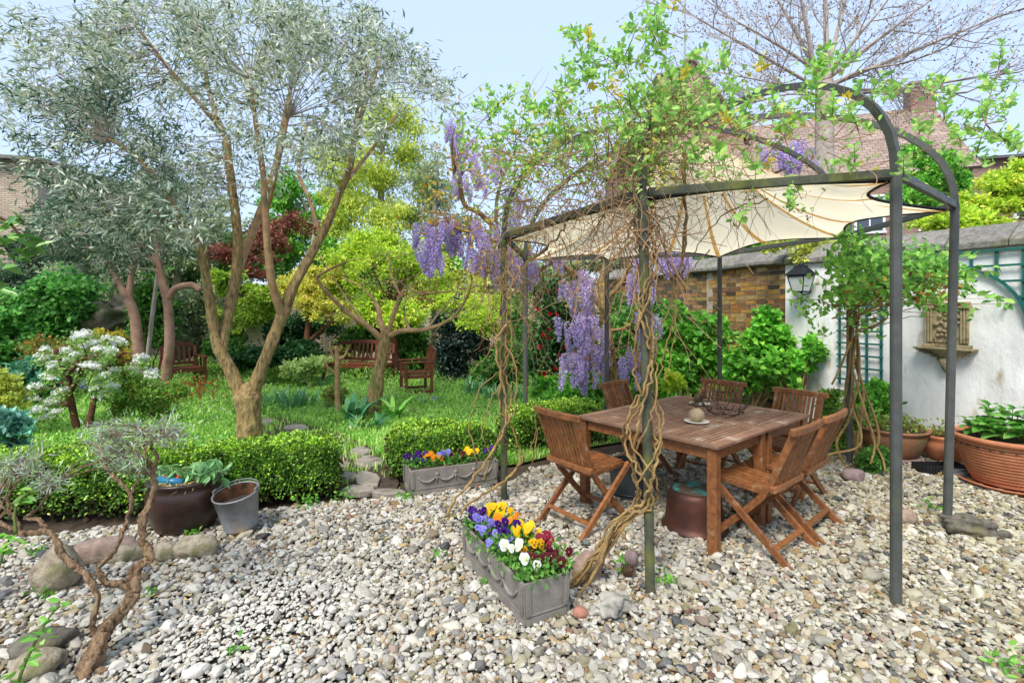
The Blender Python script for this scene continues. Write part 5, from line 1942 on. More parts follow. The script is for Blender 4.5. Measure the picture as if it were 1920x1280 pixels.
# ---------------------------------------------------------------- generic builders for the planting behind
def shrub(name, label, cat, x0, x1, yt, yb, D, pal, n, L, Wd, k=9, m='leaf', stems=6, stem_m='bark_brown', up=.35, shape='diamond', droop=.1, thick=.7, lobe=.42, group=None, shell=.55, low=True, extra=None, lift=0.0):
    """foliage filling the photo box x0..x1, yt..yb at distance D"""
    c = P((x0 + x1) / 2, (yt + yb) / 2, D)
    rx, rz = (x1 - x0) / 2 / F * D, (yb - yt) / 2 / F * D
    ry = rx * thick
    base = Vector((c.x, c.y, max(0, c.z - rz - .3) if not low else 0))
    t = thing(name, label, cat, base, group)
    lob = sub_lobes(c, (rx * 1.02, ry * 1.02, rz * 1.0), k + 3, lobe)
    n = int(n * 1.35)
    pos, d, tint = tuft_points(lob, n)
    pos[:, 2] = np.abs(pos[:, 2]) + .02
    dirs = unit(d * .7 + rng.normal(size=pos.shape) * .75 + np.array([0, 0, .15 - droop]))
    leaves('foliage', m, t, pos, L, Wd, pal, dirs=dirs, up=up, shape=shape, cols=np.clip(pick_cols(pal, len(pos)) * tint, 0, .9))
    if stems:
        mb = MB()
        for i in range(stems):
            q = lob[i % len(lob)][0]
            p0 = base + Vector((random.uniform(-.15, .15) * rx, random.uniform(-.15, .15) * ry, -lift))
            mb.tube([p0, p0.lerp(q, .5) + Vector((random.gauss(0, .06), random.gauss(0, .06), 0)) * rz, q], [.02 + .006 * rz, .014, .006], 6, None, .1)
        mb.build('stem', stem_m, t)
    return t, lob


def strap_clump(name, label, cat, c, n, L, Wd, pal, r_=.15, group=None, arch=.5, m='waxy_leaf'):
    t = thing(name, label, cat, c, group)
    cols = pick_cols(pal, n)
    V, Fc, C = [], [], []
    for i in range(n):
        a, rr = random.uniform(0, 6.283), r_ * math.sqrt(random.random())
        b = np.array([c[0] + math.cos(a) * rr, c[1] + math.sin(a) * rr, 0])
        az = a + random.gauss(0, .8)
        dr = np.array([math.cos(az), math.sin(az), 0])
        sd = np.array([-math.sin(az), math.cos(az), 0])
        l = L * random.uniform(.6, 1.15)
        o = len(V)
        for k_ in range(6):
            f = k_ / 5
            p = b + dr * (arch * l * f ** 1.8) + np.array([0, 0, l * (f - .42 * arch * f ** 2.6)])
            ww = Wd * .5 * (math.sin(math.pi * min(.98, .18 + .8 * f)) ** .8)
            V += [p - sd * ww, p + sd * ww]
            C += [cols[i]] * 2
        Fc += [(o + 2 * q, o + 2 * q + 1, o + 2 * q + 3, o + 2 * q + 2) for q in range(5)]
    me_ = np_mesh('blades', np.array(V) - np.array(c), np.array(Fc), np.array(C))
    me_.materials.append(MATS[m])
    link_mesh('blades', me_, t)
    return t


def tree(name, label, trunk_pix, lobes_pix, pal, n, L, Wd, bark='bark', group=None, m='leaf', k=8, lobe=.42, up=.3, limbs=(), twigs=True, shell=.4, droop=.1, dshift=.8, shape='diamond'):
    x, y, D, r_ = trunk_pix[0]
    b = P(x, y, D)
    t = thing(name, label, 'tree', (b.x, b.y, 0))
    if group:
        t['group'] = group
    mb = MB()
    sk_ = limb(mb, trunk_pix, 10, 4, .06)
    mb.build('trunk', bark, t, smooth=True)
    for lp in limbs:
        mb = MB()
        sk_ += limb(mb, lp, 8, 4, .06)
        mb.build('limb', bark, t, smooth=True)
    lob = []
    for (lx, ly, lrx, lry, lD) in lobes_pix:
        lob += sub_lobes(P(lx, ly, lD), (lrx / F * lD, lrx / F * lD * dshift, lry / F * lD), k, lobe)
    if twigs:
        mb = MB()
        ska = np.array([list(p) for p in sk_])
        for c, _ in lob:
            j = int((((ska - np.array(c)) ** 2).sum(1)).argmin())
            a = Vector(ska[j])
            mb.tube([a, a.lerp(c, .5) + Vector((0, 0, (c - a).length * .12)), c], [.022, .014, .005], 5)
        mb.build('branches', bark, t)['kind'] = 'stuff'
    n = int(n * 1.3)
    pos, d, tint = tuft_points(lob, n, 30, .2, .15)
    ok = pos[:, 2] > .1
    pos, d, tint = pos[ok], d[ok], tint[ok]
    dirs = unit(d * .5 + rng.normal(size=pos.shape) * .8 + np.array([0, 0, -droop]))
    leaves('crown', m, t, pos, L, Wd, pal, dirs=dirs, up=up, shape=shape, cols=np.clip(pick_cols(pal, len(pos)) * tint, 0, .9))
    return t


# pair of pollarded trunks left of the olive
for lab, pix, lim, cl in (
        ('pinkish bare trunk with a knuckled bend, left of the big olive', [(262, 742, 9.4, 16), (262, 690, 9.4, 17), (258, 640, 9.4, 17), (252, 590, 9.4, 16), (240, 560, 9.4, 14), (222, 530, 9.4, 10), (205, 490, 9.4, 7), (200, 440, 9.4, 6)],
         [[(240, 560, 9.4, 7), (246, 520, 9.5, 5), (256, 450, 9.6, 4)]], [(120, 430, 90, 50, 40), (190, 400, 80, 60, 36)]),
        ('twisted reddish trunk just left of the big olive', [(308, 735, 9.0, 15), (312, 690, 9.0, 15), (318, 640, 9.0, 15), (315, 570, 9.0, 14), (305, 530, 9.0, 13), (297, 490, 9.0, 11), (296, 450, 9.0, 10), (300, 428, 9.0, 9)],
         [[(296, 500, 9.0, 6), (276, 470, 9.0, 5.5), (252, 440, 9.0, 5)], [(316, 560, 9.0, 6), (330, 540, 9.0, 6), (360, 535, 9.1, 7), (376, 545, 9.1, 5)], [(300, 430, 9, 7), (305, 390, 9.1, 5), (300, 330, 9.2, 4)]], [(300, 370, 90, 50, 40), (230, 470, 90, 40, 26)]),
        ('slim straight grey stem between the two bare trunks', [(270, 730, 9.8, 7), (280, 640, 9.8, 7), (292, 540, 9.8, 6.5), (306, 440, 9.8, 6)], [], [(330, 440, 60, 60, 20)])):
    pix = [(a_, b_, c_, d_ * .54) for a_, b_, c_, d_ in pix]
    b = P(pix[0][0], pix[0][1], pix[0][2])
    t = thing('olive_tree', lab, 'tree', (b.x, b.y, 0))
    mb = MB()
    sk = limb(mb, pix, 14, 8, .06, 0, .12)
    mb.build('trunk', 'pink_bark' if 'grey' not in lab else 'grey_bark', t, smooth=True)
    sk = sk[len(sk) // 2:]
    for lp in lim:
        mb = MB()
        sk += limb(mb, lp, 8, 4, .06)
        mb.build('limb', 'pink_bark', t, smooth=True)
    C_ = []
    for x, y, rx, ry, k in cl:
        for _ in range(k):
            a, r_ = random.uniform(0, 6.283), math.sqrt(random.random())
            C_.append((P(x + math.cos(a) * r_ * rx, y + math.sin(a) * r_ * ry, pix[0][2] + random.uniform(-1, 1)), random.uniform(.6, 1.3)))
    clump_tree(t, sk, C_, 70, .26, .085, .024, DARKOL, 'dull_leaf', .006, 'grey_bark', .15)

# pruned fig-like tree in front of the bench
ft = thing('pruned_tree', 'small pruned tree with spreading bare limbs in front of the long bench', 'tree', G(698, 790))
FD = 7.65
sk = []
for nm, pix, seg in (
        ('trunk', [(697, 788, FD, 21), (702, 740, FD, 18), (712, 690, FD, 15), (721, 645, FD, 14), (724, 622, FD, 12), (725, 612, FD, 5)], 14),
        ('limb', [(720, 640, FD, 11), (690, 612, FD - .1, 10), (650, 585, FD - .2, 8), (615, 550, FD - .4, 6.5), (595, 522, FD - .5, 5.5), (612, 508, FD - .6, 4.5), (650, 490, FD - .6, 3)], 9),
        ('limb', [(728, 630, FD, 10), (755, 620, FD - .1, 9), (795, 618, FD - .2, 7.5), (835, 604, FD - .3, 6), (862, 580, FD - .4, 5), (882, 540, FD - .5, 3.5), (884, 510, FD - .5, 2.5)], 9),
        ('limb', [(722, 630, FD, 11), (712, 600, FD + .1, 10), (708, 575, FD + .2, 7), (680, 540, FD + .4, 3.5), (640, 520, FD + .6, 2.5)], 9),
        ('limb', [(728, 625, FD, 9), (738, 590, FD, 8), (752, 555, FD, 7.5), (762, 545, FD, 6), (800, 550, FD - .2, 4), (850, 545, FD - .3, 3)], 9),
        ('limb', [(752, 555, FD, 5), (735, 520, FD + .2, 3.5), (728, 470, FD + .3, 2.2)], 7),
        ('limb', [(768, 618, FD - .1, 5), (758, 590, FD + .1, 4), (760, 560, FD + .2, 3)], 7),
        ('limb', [(800, 617, FD - .2, 4), (825, 585, FD, 3), (855, 550, FD, 2)], 7),
        ('limb', [(690, 612, FD - .1, 4), (650, 560, FD + .1, 3), (600, 480, FD + .2, 2)], 7)):
    mb = MB()
    if nm == 'limb':
        pix = [(a_, b_, c_, d_ * .54) for a_, b_, c_, d_ in pix]
    else:
        pix = [(a_, b_, c_, d_ * .72) for a_, b_, c_, d_ in pix]
    pts = limb(mb, pix, seg + 4, 8, .07, 0, .14)
    mb.build(nm, 'bark' if nm == 'trunk' else 'pale_bark', ft, smooth=True)
    if nm == 'limb':
        sk += pts[len(pts) // 3:]
C_ = [(P(random.uniform(600, 880), random.uniform(470, 600), FD + random.uniform(-.7, .7)), random.uniform(.4, 1)) for _ in range(60)]
clump_tree(ft, sk, C_, 14, .14, .05, .03, [(0.6, (176, 206, 78)), (0.4, (150, 190, 70))], 'leaf', .004, 'pale_bark', .2, shape='oval')
mb = MB()
st = thing('sapling', 'thin lopped pale sapling in front of the left end of the bench', 'tree', G(634, 778))
limb(mb, [(634, 780, 7.75, 5), (632, 720, 7.75, 4.6), (632, 672, 7.75, 4.6), (630, 648, 7.75, 4)], 9)
mb.build('trunk', 'pale_bark', st, smooth=True)
sk = []
for pix in ([(632, 700, 7.75, 3), (616, 690, 7.7, 2.6), (606, 672, 7.7, 1.8)], [(632, 672, 7.75, 3), (645, 668, 7.75, 2.5), (652, 655, 7.8, 1.5)], [(632, 675, 7.75, 3), (622, 662, 7.7, 2.5), (618, 640, 7.7, 1.5)]):
    mb = MB()
    sk += limb(mb, pix, 6)
    mb.build('limb', 'pale_bark', st, smooth=True)
C_ = [(P(random.uniform(602, 660), random.uniform(636, 700), 7.75 + random.uniform(-.1, .1)), 1) for _ in range(16)]
clump_tree(st, sk, C_, 12, .05, .03, .018, OLIVEY, 'leaf', .002, 'pale_bark')

# ---------------------------------------------------------------- background trees
tree('weeping_tree', 'tall loose yellow-green tree rising behind the lime bushes', [(708, 690, 15.5, 10), (706, 560, 15.5, 9), (712, 420, 15.5, 7), (718, 260, 15.5, 4)],
     [(720, 250, 80, 90, 15.5), (690, 350, 90, 90, 15.5), (770, 340, 70, 100, 15.8), (640, 390, 70, 70, 15.2), (740, 430, 100, 60, 15.2), (620, 320, 50, 80, 15.6)], [(.45, (196, 208, 84)), (.3, (172, 190, 76)), (.25, (150, 168, 80))], 17000, .14, .045, 'grey_bark', k=10, droop=.9, shell=.2)
tree('dark_tree', 'broad dark green tree at the far left before the pale brick house', [(150, 690, 13.6, 12), (150, 560, 13.6, 11), (160, 450, 13.6, 8)],
     [(110, 440, 80, 60, 13.4), (200, 440, 90, 60, 13.8), (60, 470, 60, 40, 13.2), (250, 380, 60, 60, 14)], DARKOL, 9000, .15, .06, 'grey_bark', k=9)
tree('bushy_tree', 'grey-green bushy tree behind the knuckled trunks', [(330, 690, 14.2, 9), (330, 560, 14.2, 8), (335, 470, 14.2, 6)],
     [(330, 460, 80, 70, 14.2), (400, 420, 70, 60, 14.5), (280, 520, 70, 60, 13.8)], GREYG, 8000, .14, .05, 'grey_bark', k=9)
tree('red_maple', 'dark red-leaved maple behind the forked olive tree', [(440, 690, 13.2, 7), (440, 580, 13.2, 6), (445, 500, 13.2, 5)],
     [(420, 470, 70, 40, 13.1), (500, 450, 70, 45, 13.4), (560, 420, 50, 30, 13.6), (470, 500, 60, 30, 13)], RED, 4200, .1, .05, 'bark_brown', k=8, up=.5)
tree('green_tree', 'mid-green airy tree between red maple and weeping tree', [(585, 690, 14.8, 8), (585, 560, 14.8, 7), (590, 420, 14.8, 5)],
     [(580, 430, 80, 60, 14.8), (540, 360, 60, 60, 15), (640, 470, 60, 50, 14.6)], BRIGHT, 8000, .14, .06, 'grey_bark', k=9)
tree('golden_maple', 'golden-leaved Japanese maple to the right of the forked olive trunk', [(565, 700, 11.2, 7), (575, 640, 11.2, 6), (580, 590, 11.2, 5)],
     [(575, 560, 62, 40, 11.2), (620, 590, 40, 26, 11), (550, 520, 44, 30, 11.4), (600, 520, 50, 34, 11.4)], GOLD, 8500, .09, .04, 'bark_brown', k=8, up=.6, limbs=[[(572, 650, 11.2, 5), (600, 620, 11.1, 4), (630, 600, 11, 3)]])
tree('lime_maple', 'lime-yellow maple filling the space behind the pruned tree', [(745, 700, 12.0, 8), (740, 640, 12, 7), (735, 580, 12, 6)],
     [(700, 510, 90, 60, 12), (780, 510, 80, 60, 12.2), (660, 570, 60, 40, 11.8), (840, 560, 50, 40, 12), (740, 590, 90, 34, 11.7), (690, 470, 60, 40, 12.4)], LIME, 15000, .095, .05, 'bark_brown', k=8, up=.5)
tree('lime_maple', 'smaller yellow-green maple left of the golden maple', [(450, 700, 11.4, 6), (452, 620, 11.4, 5), (455, 560, 11.4, 4)],
     [(440, 540, 50, 50, 11.4), (490, 560, 44, 50, 11.5), (440, 600, 50, 34, 11.2)], [(0.5, (176, 198, 76)), (0.3, (150, 180, 66)), (0.2, (122, 158, 62))], 7500, .09, .05, 'bark_brown', k=8, up=.5)
tree('rear_tree', 'airy grey-green tree top behind the wisteria, against the sky', [(800, 690, 15, 8), (805, 560, 15, 7), (815, 400, 15, 5), (820, 300, 15, 3)],
     [(800, 330, 50, 80, 15), (850, 400, 60, 60, 15.2), (780, 440, 50, 50, 15)], GREYG, 3800, .13, .045, 'grey_bark', k=10, shell=.1)
tree('garden_tree', 'bright green tree beyond the white wall, left of the golden one', [(1752, 520, 10.5, 6), (1750, 420, 10.5, 5), (1745, 320, 10.5, 4)],
     [(1740, 300, 50, 50, 10.5), (1720, 370, 50, 40, 10.4), (1780, 350, 50, 44, 10.7)], BRIGHT, 5500, .12, .05, 'grey_bark', k=9)
tree('acer_tree', 'yellow-green maple over the white wall at the right edge', [(1866, 520, 9.0, 7), (1860, 420, 9, 6), (1858, 350, 9, 5)],
     [(1880, 350, 60, 36, 9), (1820, 380, 50, 24, 8.8), (1940, 340, 60, 40, 9.2), (1900, 390, 60, 20, 8.9)], LIME, 7500, .085, .045, 'bark_brown', k=8, up=.6, limbs=[[(1790, 520, 9, 4), (1792, 440, 9, 3.5), (1800, 380, 9, 3)]])

for lab, lb, pal, n_ in (('mixed green rear tree directly behind the big forked trunk', [(430, 510, 90, 90, 15.6), (340, 510, 90, 90, 15.6), (510, 480, 80, 80, 15.8), (430, 590, 90, 50, 15.4)], MID, 12000),
                         ('olive-green rear tree behind the bare trunks', [(210, 540, 90, 80, 15.4), (120, 560, 90, 80, 15.4), (280, 480, 70, 60, 15.6)], GREYG, 8000),
                         ('dark rear tree behind the ivy rockery', [(20, 560, 100, 90, 15.2), (-90, 560, 100, 90, 15.2), (70, 520, 60, 60, 15.4)], DARKOL, 8000),
                         ('fresh green rear tree behind the lime maple', [(620, 540, 90, 80, 15.8), (720, 540, 90, 80, 15.8), (800, 500, 80, 60, 15.8)], BRIGHT, 9000),
                         ('yellow-green rear tree behind the evergreen bush', [(840, 520, 80, 70, 15.4), (920, 540, 80, 90, 15), (960, 500, 60, 60, 14.8)], OLIVEY, 8000),
                         ('leafy rear tree behind the camellia and gazebo posts', [(1010, 520, 60, 50, 14), (1080, 500, 70, 50, 14), (1170, 490, 70, 40, 14.2)], GREYG, 5500)):
    x_, y_, _, _, D_t = lb[0]
    tree('rear_tree', lab, [(x_, 690, D_t, 7), (x_, 620, D_t, 6), (x_, y_, D_t, 4)], lb, pal, n_, .14, .075, 'grey_bark', k=10, group='trees along the rear wall')

# bare spring tree at the upper right
bt_ = thing('bare_tree', 'large bare spring tree with reddish buds rising behind the gazebo', 'tree', P(1545, 640, 13.5).xy.to_3d())
BD = 13.5
mb = MB()
limb(mb, [(1550, 700, BD, 17), (1548, 400, BD, 16), (1546, 250, BD, 15.5), (1546, 170, BD, 15), (1545, 140, BD, 13)], 16, 4, .05)
mb.build('trunk', 'grey_bark', bt_, smooth=True)
tips_all, tw = [], MB()


def grow(p, d, l, r_, depth):
    n_ = 6
    pts = [p]
    for i in range(n_):
        d = (d + Vector((random.gauss(0, .13), random.gauss(0, .13), random.gauss(.03, .1)))).normalized()
        pts.append(pts[-1] + d * l / n_)
    tw.tube(pts, [r_ * (1 - .7 * i / n_) for i in range(n_ + 1)], 5 if depth > 1 else 3)
    if depth == 0:
        tips_all.extend(pts[2:])
        return
    for i in range(2, n_ + 1):
        for _ in range(2 if depth == 1 else 1):
            nd = (d + Vector(unit(rng.normal(size=3))) * random.uniform(.55, .95) + Vector((0, 0, .12))).normalized()
            grow(pts[i], nd, l * random.uniform(.42, .66), r_ * (1 - .7 * i / n_) * .65, depth - 1)


for tx, ty_, tD, r_ in ((1300, 30, 12.6, 6), (1380, 40, 13.0, 7), (1440, -30, 13.8, 8), (1490, -60, 13, 9), (1545, -90, 13.6, 11), (1600, -60, 14.2, 9), (1650, 20, 12.7, 9), (1745, 0, 13.4, 8), (1850, 40, 13, 8), (1870, 140, 13.8, 7), (1790, 175, 13, 5),
                        (1420, 190, 13.2, 4.5), (1370, 140, 12.4, 5), (1690, 120, 12.6, 7)):
    a, b = P(1545 + random.uniform(-16, 16), 155 + random.uniform(-15, 30), BD), P(tx, ty_, tD)
    m_ = a.lerp(b, .45) + Vector((0, 0, -.06 * (b - a).length + .25))
    r_ *= .56
    pts = smooth_path([(a, r_ * BD / F), (m_, r_ * .7 * BD / F), (b, r_ * .3 * BD / F)], 6)
    mb = MB()
    mb.tube([p for p, _ in pts], [q for _, q in pts], 8, None, .05)
    mb.build('limb', 'grey_bark', bt_, smooth=True)
    dd = (b - a).normalized()
    for i in range(3, len(pts), 1):
        for _ in range(1):
            nd = (dd * .8 + Vector(unit(rng.normal(size=3))) * .8).normalized()
            grow(pts[i][0], nd, random.uniform(.9, 1.9), .018, 1)
    grow(b, dd, 1.8, .03, 1)
tw.build('branches', 'grey_bark', bt_)['kind'] = 'stuff'
tp_a = np.array([list(p) for p in tips_all])
tp_a = tp_a[rng.random(len(tp_a)) < .55]
leaves('buds', 'dull_leaf', bt_, tp_a + rng.normal(0, .03, tp_a.shape), .075, .035, [(.5, (128, 92, 78)), (.3, (150, 124, 84)), (.2, (104, 96, 70))], up=.2)['kind'] = 'stuff'

# ---------------------------------------------------------------- rockery and shrubs round the lawn
for i, (x, y, D, s, lab) in enumerate(((190, 600, 11.0, (.75, .5, .42), 'pale weathered rockery boulder with a dark hollow below, left background'), (235, 590, 11.3, (.5, .45, .4), 'smaller rockery boulder beside the knuckled trunk'),
                                       (130, 650, 11.0, (.6, .5, .45), 'ivy-draped rockery boulder at the far left'), (60, 650, 11.2, (.8, .5, .7), 'tall rockery boulder below the ivy at the left edge'),
                                       (350, 620, 11.9, (.35, .4, .6), 'upright rockery stone behind the left armchair'), (385, 600, 12.4, (.7, .5, .8), 'grey rockery mass behind the forked trunk'))):
    rock('rockery_stone', lab, 'rock', 'tufa', P(x, y, D), s, .3 * i, 0, 20 + i, .6, 'rockery boulders at the back of the lawn', 4, 1.5)
shrub('ivy', 'thick bright ivy spilling over the rockery at the left', 'ivy', 20, 190, 500, 640, 10.6, IVY, 9000, .1, .085, 10, 'leaf', 4, up=.5, shape='oval')
shrub('ivy', 'ivy mound left of the rockery hollow', 'ivy', -90, 70, 520, 690, 10.2, IVY, 6000, .1, .085, 9, 'leaf', 4, up=.5, shape='oval')
shrub('shrub', 'low shrub with orange blossom below the rockery', 'shrub', 0, 190, 630, 720, 9.6, [(.5, (110, 140, 66)), (.25, (150, 118, 60)), (.1, (226, 130, 40)), (.15, (84, 118, 56))], 4500, .07, .04, 8, 'leaf', 4)
shrub('shrub', 'glossy blue-green shrub behind the white blossom', 'shrub', 10, 150, 676, 740, 8.4, [(.5, (74, 128, 96)), (.3, (104, 156, 122)), (.2, (46, 90, 66))], 2600, .12, .07, 7, 'waxy_leaf', 3, shape='oval', up=.6)
shrub('shrub', 'orange-tinged shrub behind the white blossom on the right', 'shrub', 170, 262, 616, 700, 9.6, [(.4, (176, 168, 66)), (.3, (206, 160, 60)), (.3, (120, 158, 66))], 3000, .08, .05, 7, 'leaf', 3)
shrub('shrub', 'light green leafy shrub between the bare trunks', 'shrub', 246, 330, 500, 690, 10.8, MID, 4500, .1, .06, 9, 'leaf', 4, shape='oval')
shrub('viburnum', 'grey-green viburnum behind the left armchair', 'shrub', 330, 412, 520, 680, 11.4, GREYG, 4500, .09, .05, 8, 'leaf', 4)
shrub('shrub', 'dark low shrub left of the golden maple trunk', 'shrub', 380, 470, 600, 690, 11.2, MID, 4000, .09, .055, 8, 'leaf', 3, shape='oval')
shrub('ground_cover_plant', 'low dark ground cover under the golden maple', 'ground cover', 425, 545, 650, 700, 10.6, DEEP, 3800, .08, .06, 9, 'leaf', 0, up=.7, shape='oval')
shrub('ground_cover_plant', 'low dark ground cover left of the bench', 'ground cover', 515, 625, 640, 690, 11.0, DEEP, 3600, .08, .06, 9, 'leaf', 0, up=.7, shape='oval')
shrub('shrub', 'pale green variegated shrub left of the bench', 'shrub', 520, 625, 672, 716, 10.2, [(.5, (170, 190, 110)), (.3, (136, 166, 84)), (.2, (200, 208, 150))], 3400, .065, .04, 8, 'leaf', 2, up=.5)
shrub('shrub', 'dark green shrub under the golden maple', 'shrub', 480, 640, 590, 670, 12.8, DEEP, 4500, .1, .06, 9, 'leaf', 3)
shrub('shrub', 'leafy undergrowth behind the long bench', 'shrub', 620, 730, 590, 690, 12.9, MID, 4500, .1, .06, 9, 'leaf', 3, shape='oval')
shrub('shrub', 'leafy undergrowth behind the right armchair', 'shrub', 715, 830, 600, 720, 12.5, MID, 4500, .1, .055, 9, 'leaf', 3, shape='oval')
shrub('evergreen_bush', 'rounded blackish evergreen bush right of the armchair', 'bush', 806, 912, 556, 716, 11.4, BLACKG, 9000, .085, .05, 12, 'waxy_leaf', 4, up=.4, lobe=.5)
shrub('shrub', 'green loose shrub before the pale brick between the gazebo posts', 'shrub', 930, 1012, 500, 690, 12.2, MID, 4200, .085, .045, 9, 'leaf', 4)
shrub('shrub', 'bright yellow-green shrub over the dark evergreen', 'shrub', 868, 964, 540, 640, 10.4, LIME, 3000, .08, .045, 8, 'leaf', 4)
shrub('shrub', 'leafy low shrub behind the gazebo post', 'shrub', 880, 1000, 640, 750, 10.2, MID, 4500, .085, .05, 8, 'leaf', 3, shape='oval')
shrub('shrub', 'small green shrub at the foot of the camellia', 'shrub', 1000, 1080, 690, 770, 8.2, BRIGHT, 2600, .075, .045, 7, 'leaf', 3, shape='oval')
shrub('spirea', 'rust-flowered spirea mound beside the white-flowering shrub', 'shrub', 210, 335, 682, 830, 7.2, [(.45, (128, 164, 70)), (.3, (98, 138, 60)), (.15, (154, 186, 88)), (.1, (168, 96, 44))], 8000, .05, .022, 10, 'leaf', 6)
shrub('shrub', 'yellow-green shrub at the left edge of the lawn', 'shrub', -60, 42, 690, 800, 6.2, OLIVEY, 3000, .05, .028, 8, 'leaf', 4)
shrub('shrub', 'blue-green leaved plant at the left edge before the hedge', 'shrub', -50, 44, 772, 860, 5.2, [(.5, (96, 150, 132)), (.3, (124, 172, 150)), (.2, (70, 116, 100))], 900, .08, .045, 6, 'waxy_leaf', 3, shape='oval')
shrub('shrub', 'reddish-stemmed young shrub at the sapling foot', 'shrub', 600, 668, 705, 782, 8.2, [(.5, (150, 160, 72)), (.3, (128, 118, 62)), (.2, (110, 150, 70))], 1500, .05, .026, 6, 'leaf', 10)

# red camellia
cm, lob = shrub('camellia', 'glossy camellia with red flowers left of the wisteria trunk', 'shrub', 980, 1130, 490, 770, 8.7, [(.5, (58, 96, 50)), (.3, (84, 128, 66)), (.2, (38, 68, 40))], 11000, .075, .042, 12, 'waxy_leaf', 5, lobe=.4, shape='oval')
cam_me = MB()
for k in range(16):
    a = k * 2.4
    q = .3 + .7 * k / 16
    t_, s_ = Vector((math.cos(a) * q, -1 + .7 * q, math.sin(a) * q)), Vector((-math.sin(a), 0, math.cos(a)))
    cam_me.add([Vector((0, -.1, 0)), t_ * .6 + s_ * .34, t_ * 1.05, t_ * .6 - s_ * .34], [(0, 1, 2, 3)], lin((random.randint(186, 214), 24, 44)))
cam_me = cam_me.mesh('flower')
cam_me.materials.append(MATS['petal'])
for x, y in ((1051, 528), (1028, 546), (1066, 558), (1046, 543), (1031, 588), (1028, 618), (1030, 634), (1019, 628), (1044, 588), (1012, 650), (1060, 650), (1080, 690), (1040, 690), (1070, 610), (1020, 700), (1048, 665), (1008, 580)):
    q = P(x, y, 8.05 + random.uniform(0, .15))
    link_mesh('flower', cam_me, cm, q - cm.location, (random.uniform(-.5, .5), 0, random.uniform(-.6, .6)), random.uniform(.035, .055))

# leafy shrub on the brick wall
for lab, bx, D, n_ in (('tall bright green large-leaved shrub against the brick wall, behind the gazebo post', (1216, 1370, 540, 790), 7.9, 3600), ('spreading large-leaved shrub against the brick wall beside the white wall edge', (1340, 1490, 585, 790), 7.5, 3200),
                       ('low leafy shoots spilling in front of the white wall edge', (1440, 1550, 640, 745), 7.1, 1300), ('dark green shrub at the brick wall behind the wisteria', (1170, 1290, 520, 740), 8.8, 3000)):
    shrub('wall_shrub', lab, 'shrub', *bx, D, BRIGHT if 'dark' not in lab else MID, n_, .11, .075, 12, 'leaf', 8, 'bark', up=.55, shape='oval', thick=.45, lobe=.36, group='shrubs along the brick wall')
shrub('small_plant', 'single pale green seedling beyond the table corner', 'plant', 1238, 1286, 696, 742, 6.9, LIME, 160, .1, .06, 4, 'leaf', 3, shape='oval', up=.6)

shrub('shrub', 'dark leafy shrub between wisteria trunk and brick wall', 'shrub', 1100, 1250, 540, 800, 8.9, MID, 5200, .085, .05, 12, 'leaf', 6, shape='oval')
shrub('shrub', 'fresh green low shrub beneath the wisteria blossom', 'shrub', 1010, 1150, 690, 790, 7.9, BRIGHT, 2600, .07, .04, 9, 'leaf', 4, shape='oval')
# greenery over the walls
shrub('creeper', 'yellow-green creeper growing on top of the white wall', 'creeper', 1690, 1920, 396, 452, 7.2, LIME, 4200, .07, .04, 12, 'leaf', 0, up=.5, low=False, thick=.2)
shrub('creeper', 'mossy creeper on the coping behind the canopy corner', 'creeper', 1440, 1600, 430, 500, 7.4, OLIVEY, 2200, .06, .035, 10, 'leaf', 0, up=.4, low=False, thick=.2)
shrub('creeper', 'fresh green creeper over the brick wall between canopy and coping', 'creeper', 1370, 1480, 428, 492, 10.6, BRIGHT, 1900, .09, .05, 8, 'leaf', 0, up=.4, low=False, thick=.4)
shrub('shrub', 'grey twiggy shrub top behind the canopy and brick coping', 'shrub', 1260, 1420, 440, 520, 12.4, GREYG, 2600, .1, .05, 8, 'leaf', 0, low=False)

# strap-leaved clumps
NARC = [(.5, (92, 142, 92)), (.3, (116, 164, 108)), (.2, (72, 116, 74))]
for i, (x, y, n_, L_s, lab) in enumerate(((548, 768, 90, .42, 'clump of blue-green strap leaves right of the forked trunk'), (512, 760, 50, .36, 'thinner clump of strap leaves touching the forked trunk'), (575, 762, 40, .34, 'small clump of strap leaves toward the sapling'),
                                          (888, 742, 90, .4, 'clump of blue-green strap leaves left of the gazebo post'), (925, 750, 60, .38, 'clump of strap leaves behind the twisted vine'), (960, 752, 50, .36, 'clump of strap leaves between the gazebo posts'),
                                          (610, 726, 40, .3, 'faint tuft of strap leaves before the bench leg'))):
    strap_clump('narcissus', lab, 'plant', G(x, y), n_, L_s, .02, NARC, .2, 'strap-leaved bulbs in the lawn', .45)
BIG = [(.5, (72, 128, 82)), (.3, (100, 156, 98)), (.2, (54, 100, 66))]
strap_clump('tulip_leaves', 'broad arching grey-green leaves left of the pruned trunk', 'plant', G(664, 792), 16, .55, .1, BIG, .12, 'broad-leaved bulbs by the pruned tree', .85)
strap_clump('tulip_leaves', 'broad arching bright leaves right of the pruned trunk', 'plant', G(742, 788), 12, .45, .07, BRIGHT, .1, 'broad-leaved bulbs by the pruned tree', .9)
strap_clump('tulip_leaves', 'low grey-green leaves directly before the pruned trunk', 'plant', G(690, 806), 26, .28, .05, BIG, .2, 'broad-leaved bulbs by the pruned tree', .8)
t_, _ = shrub('primrose', 'pale yellow primrose tuft in the grass right of the pruned tree', 'plant', 738, 780, 772, 800, 7.6, [(.5, (136, 176, 80)), (.35, (236, 226, 160)), (.15, (96, 140, 60))], 260, .05, .03, 5, 'leaf', 0, up=.5, shape='oval')
shrub('forget_me_not', 'faint pale blue forget-me-nots before the right armchair', 'flowers', 765, 820, 742, 762, 8.6, [(.5, (170, 180, 210)), (.5, (120, 160, 90))], 380, .035, .025, 5, 'petal', 0)


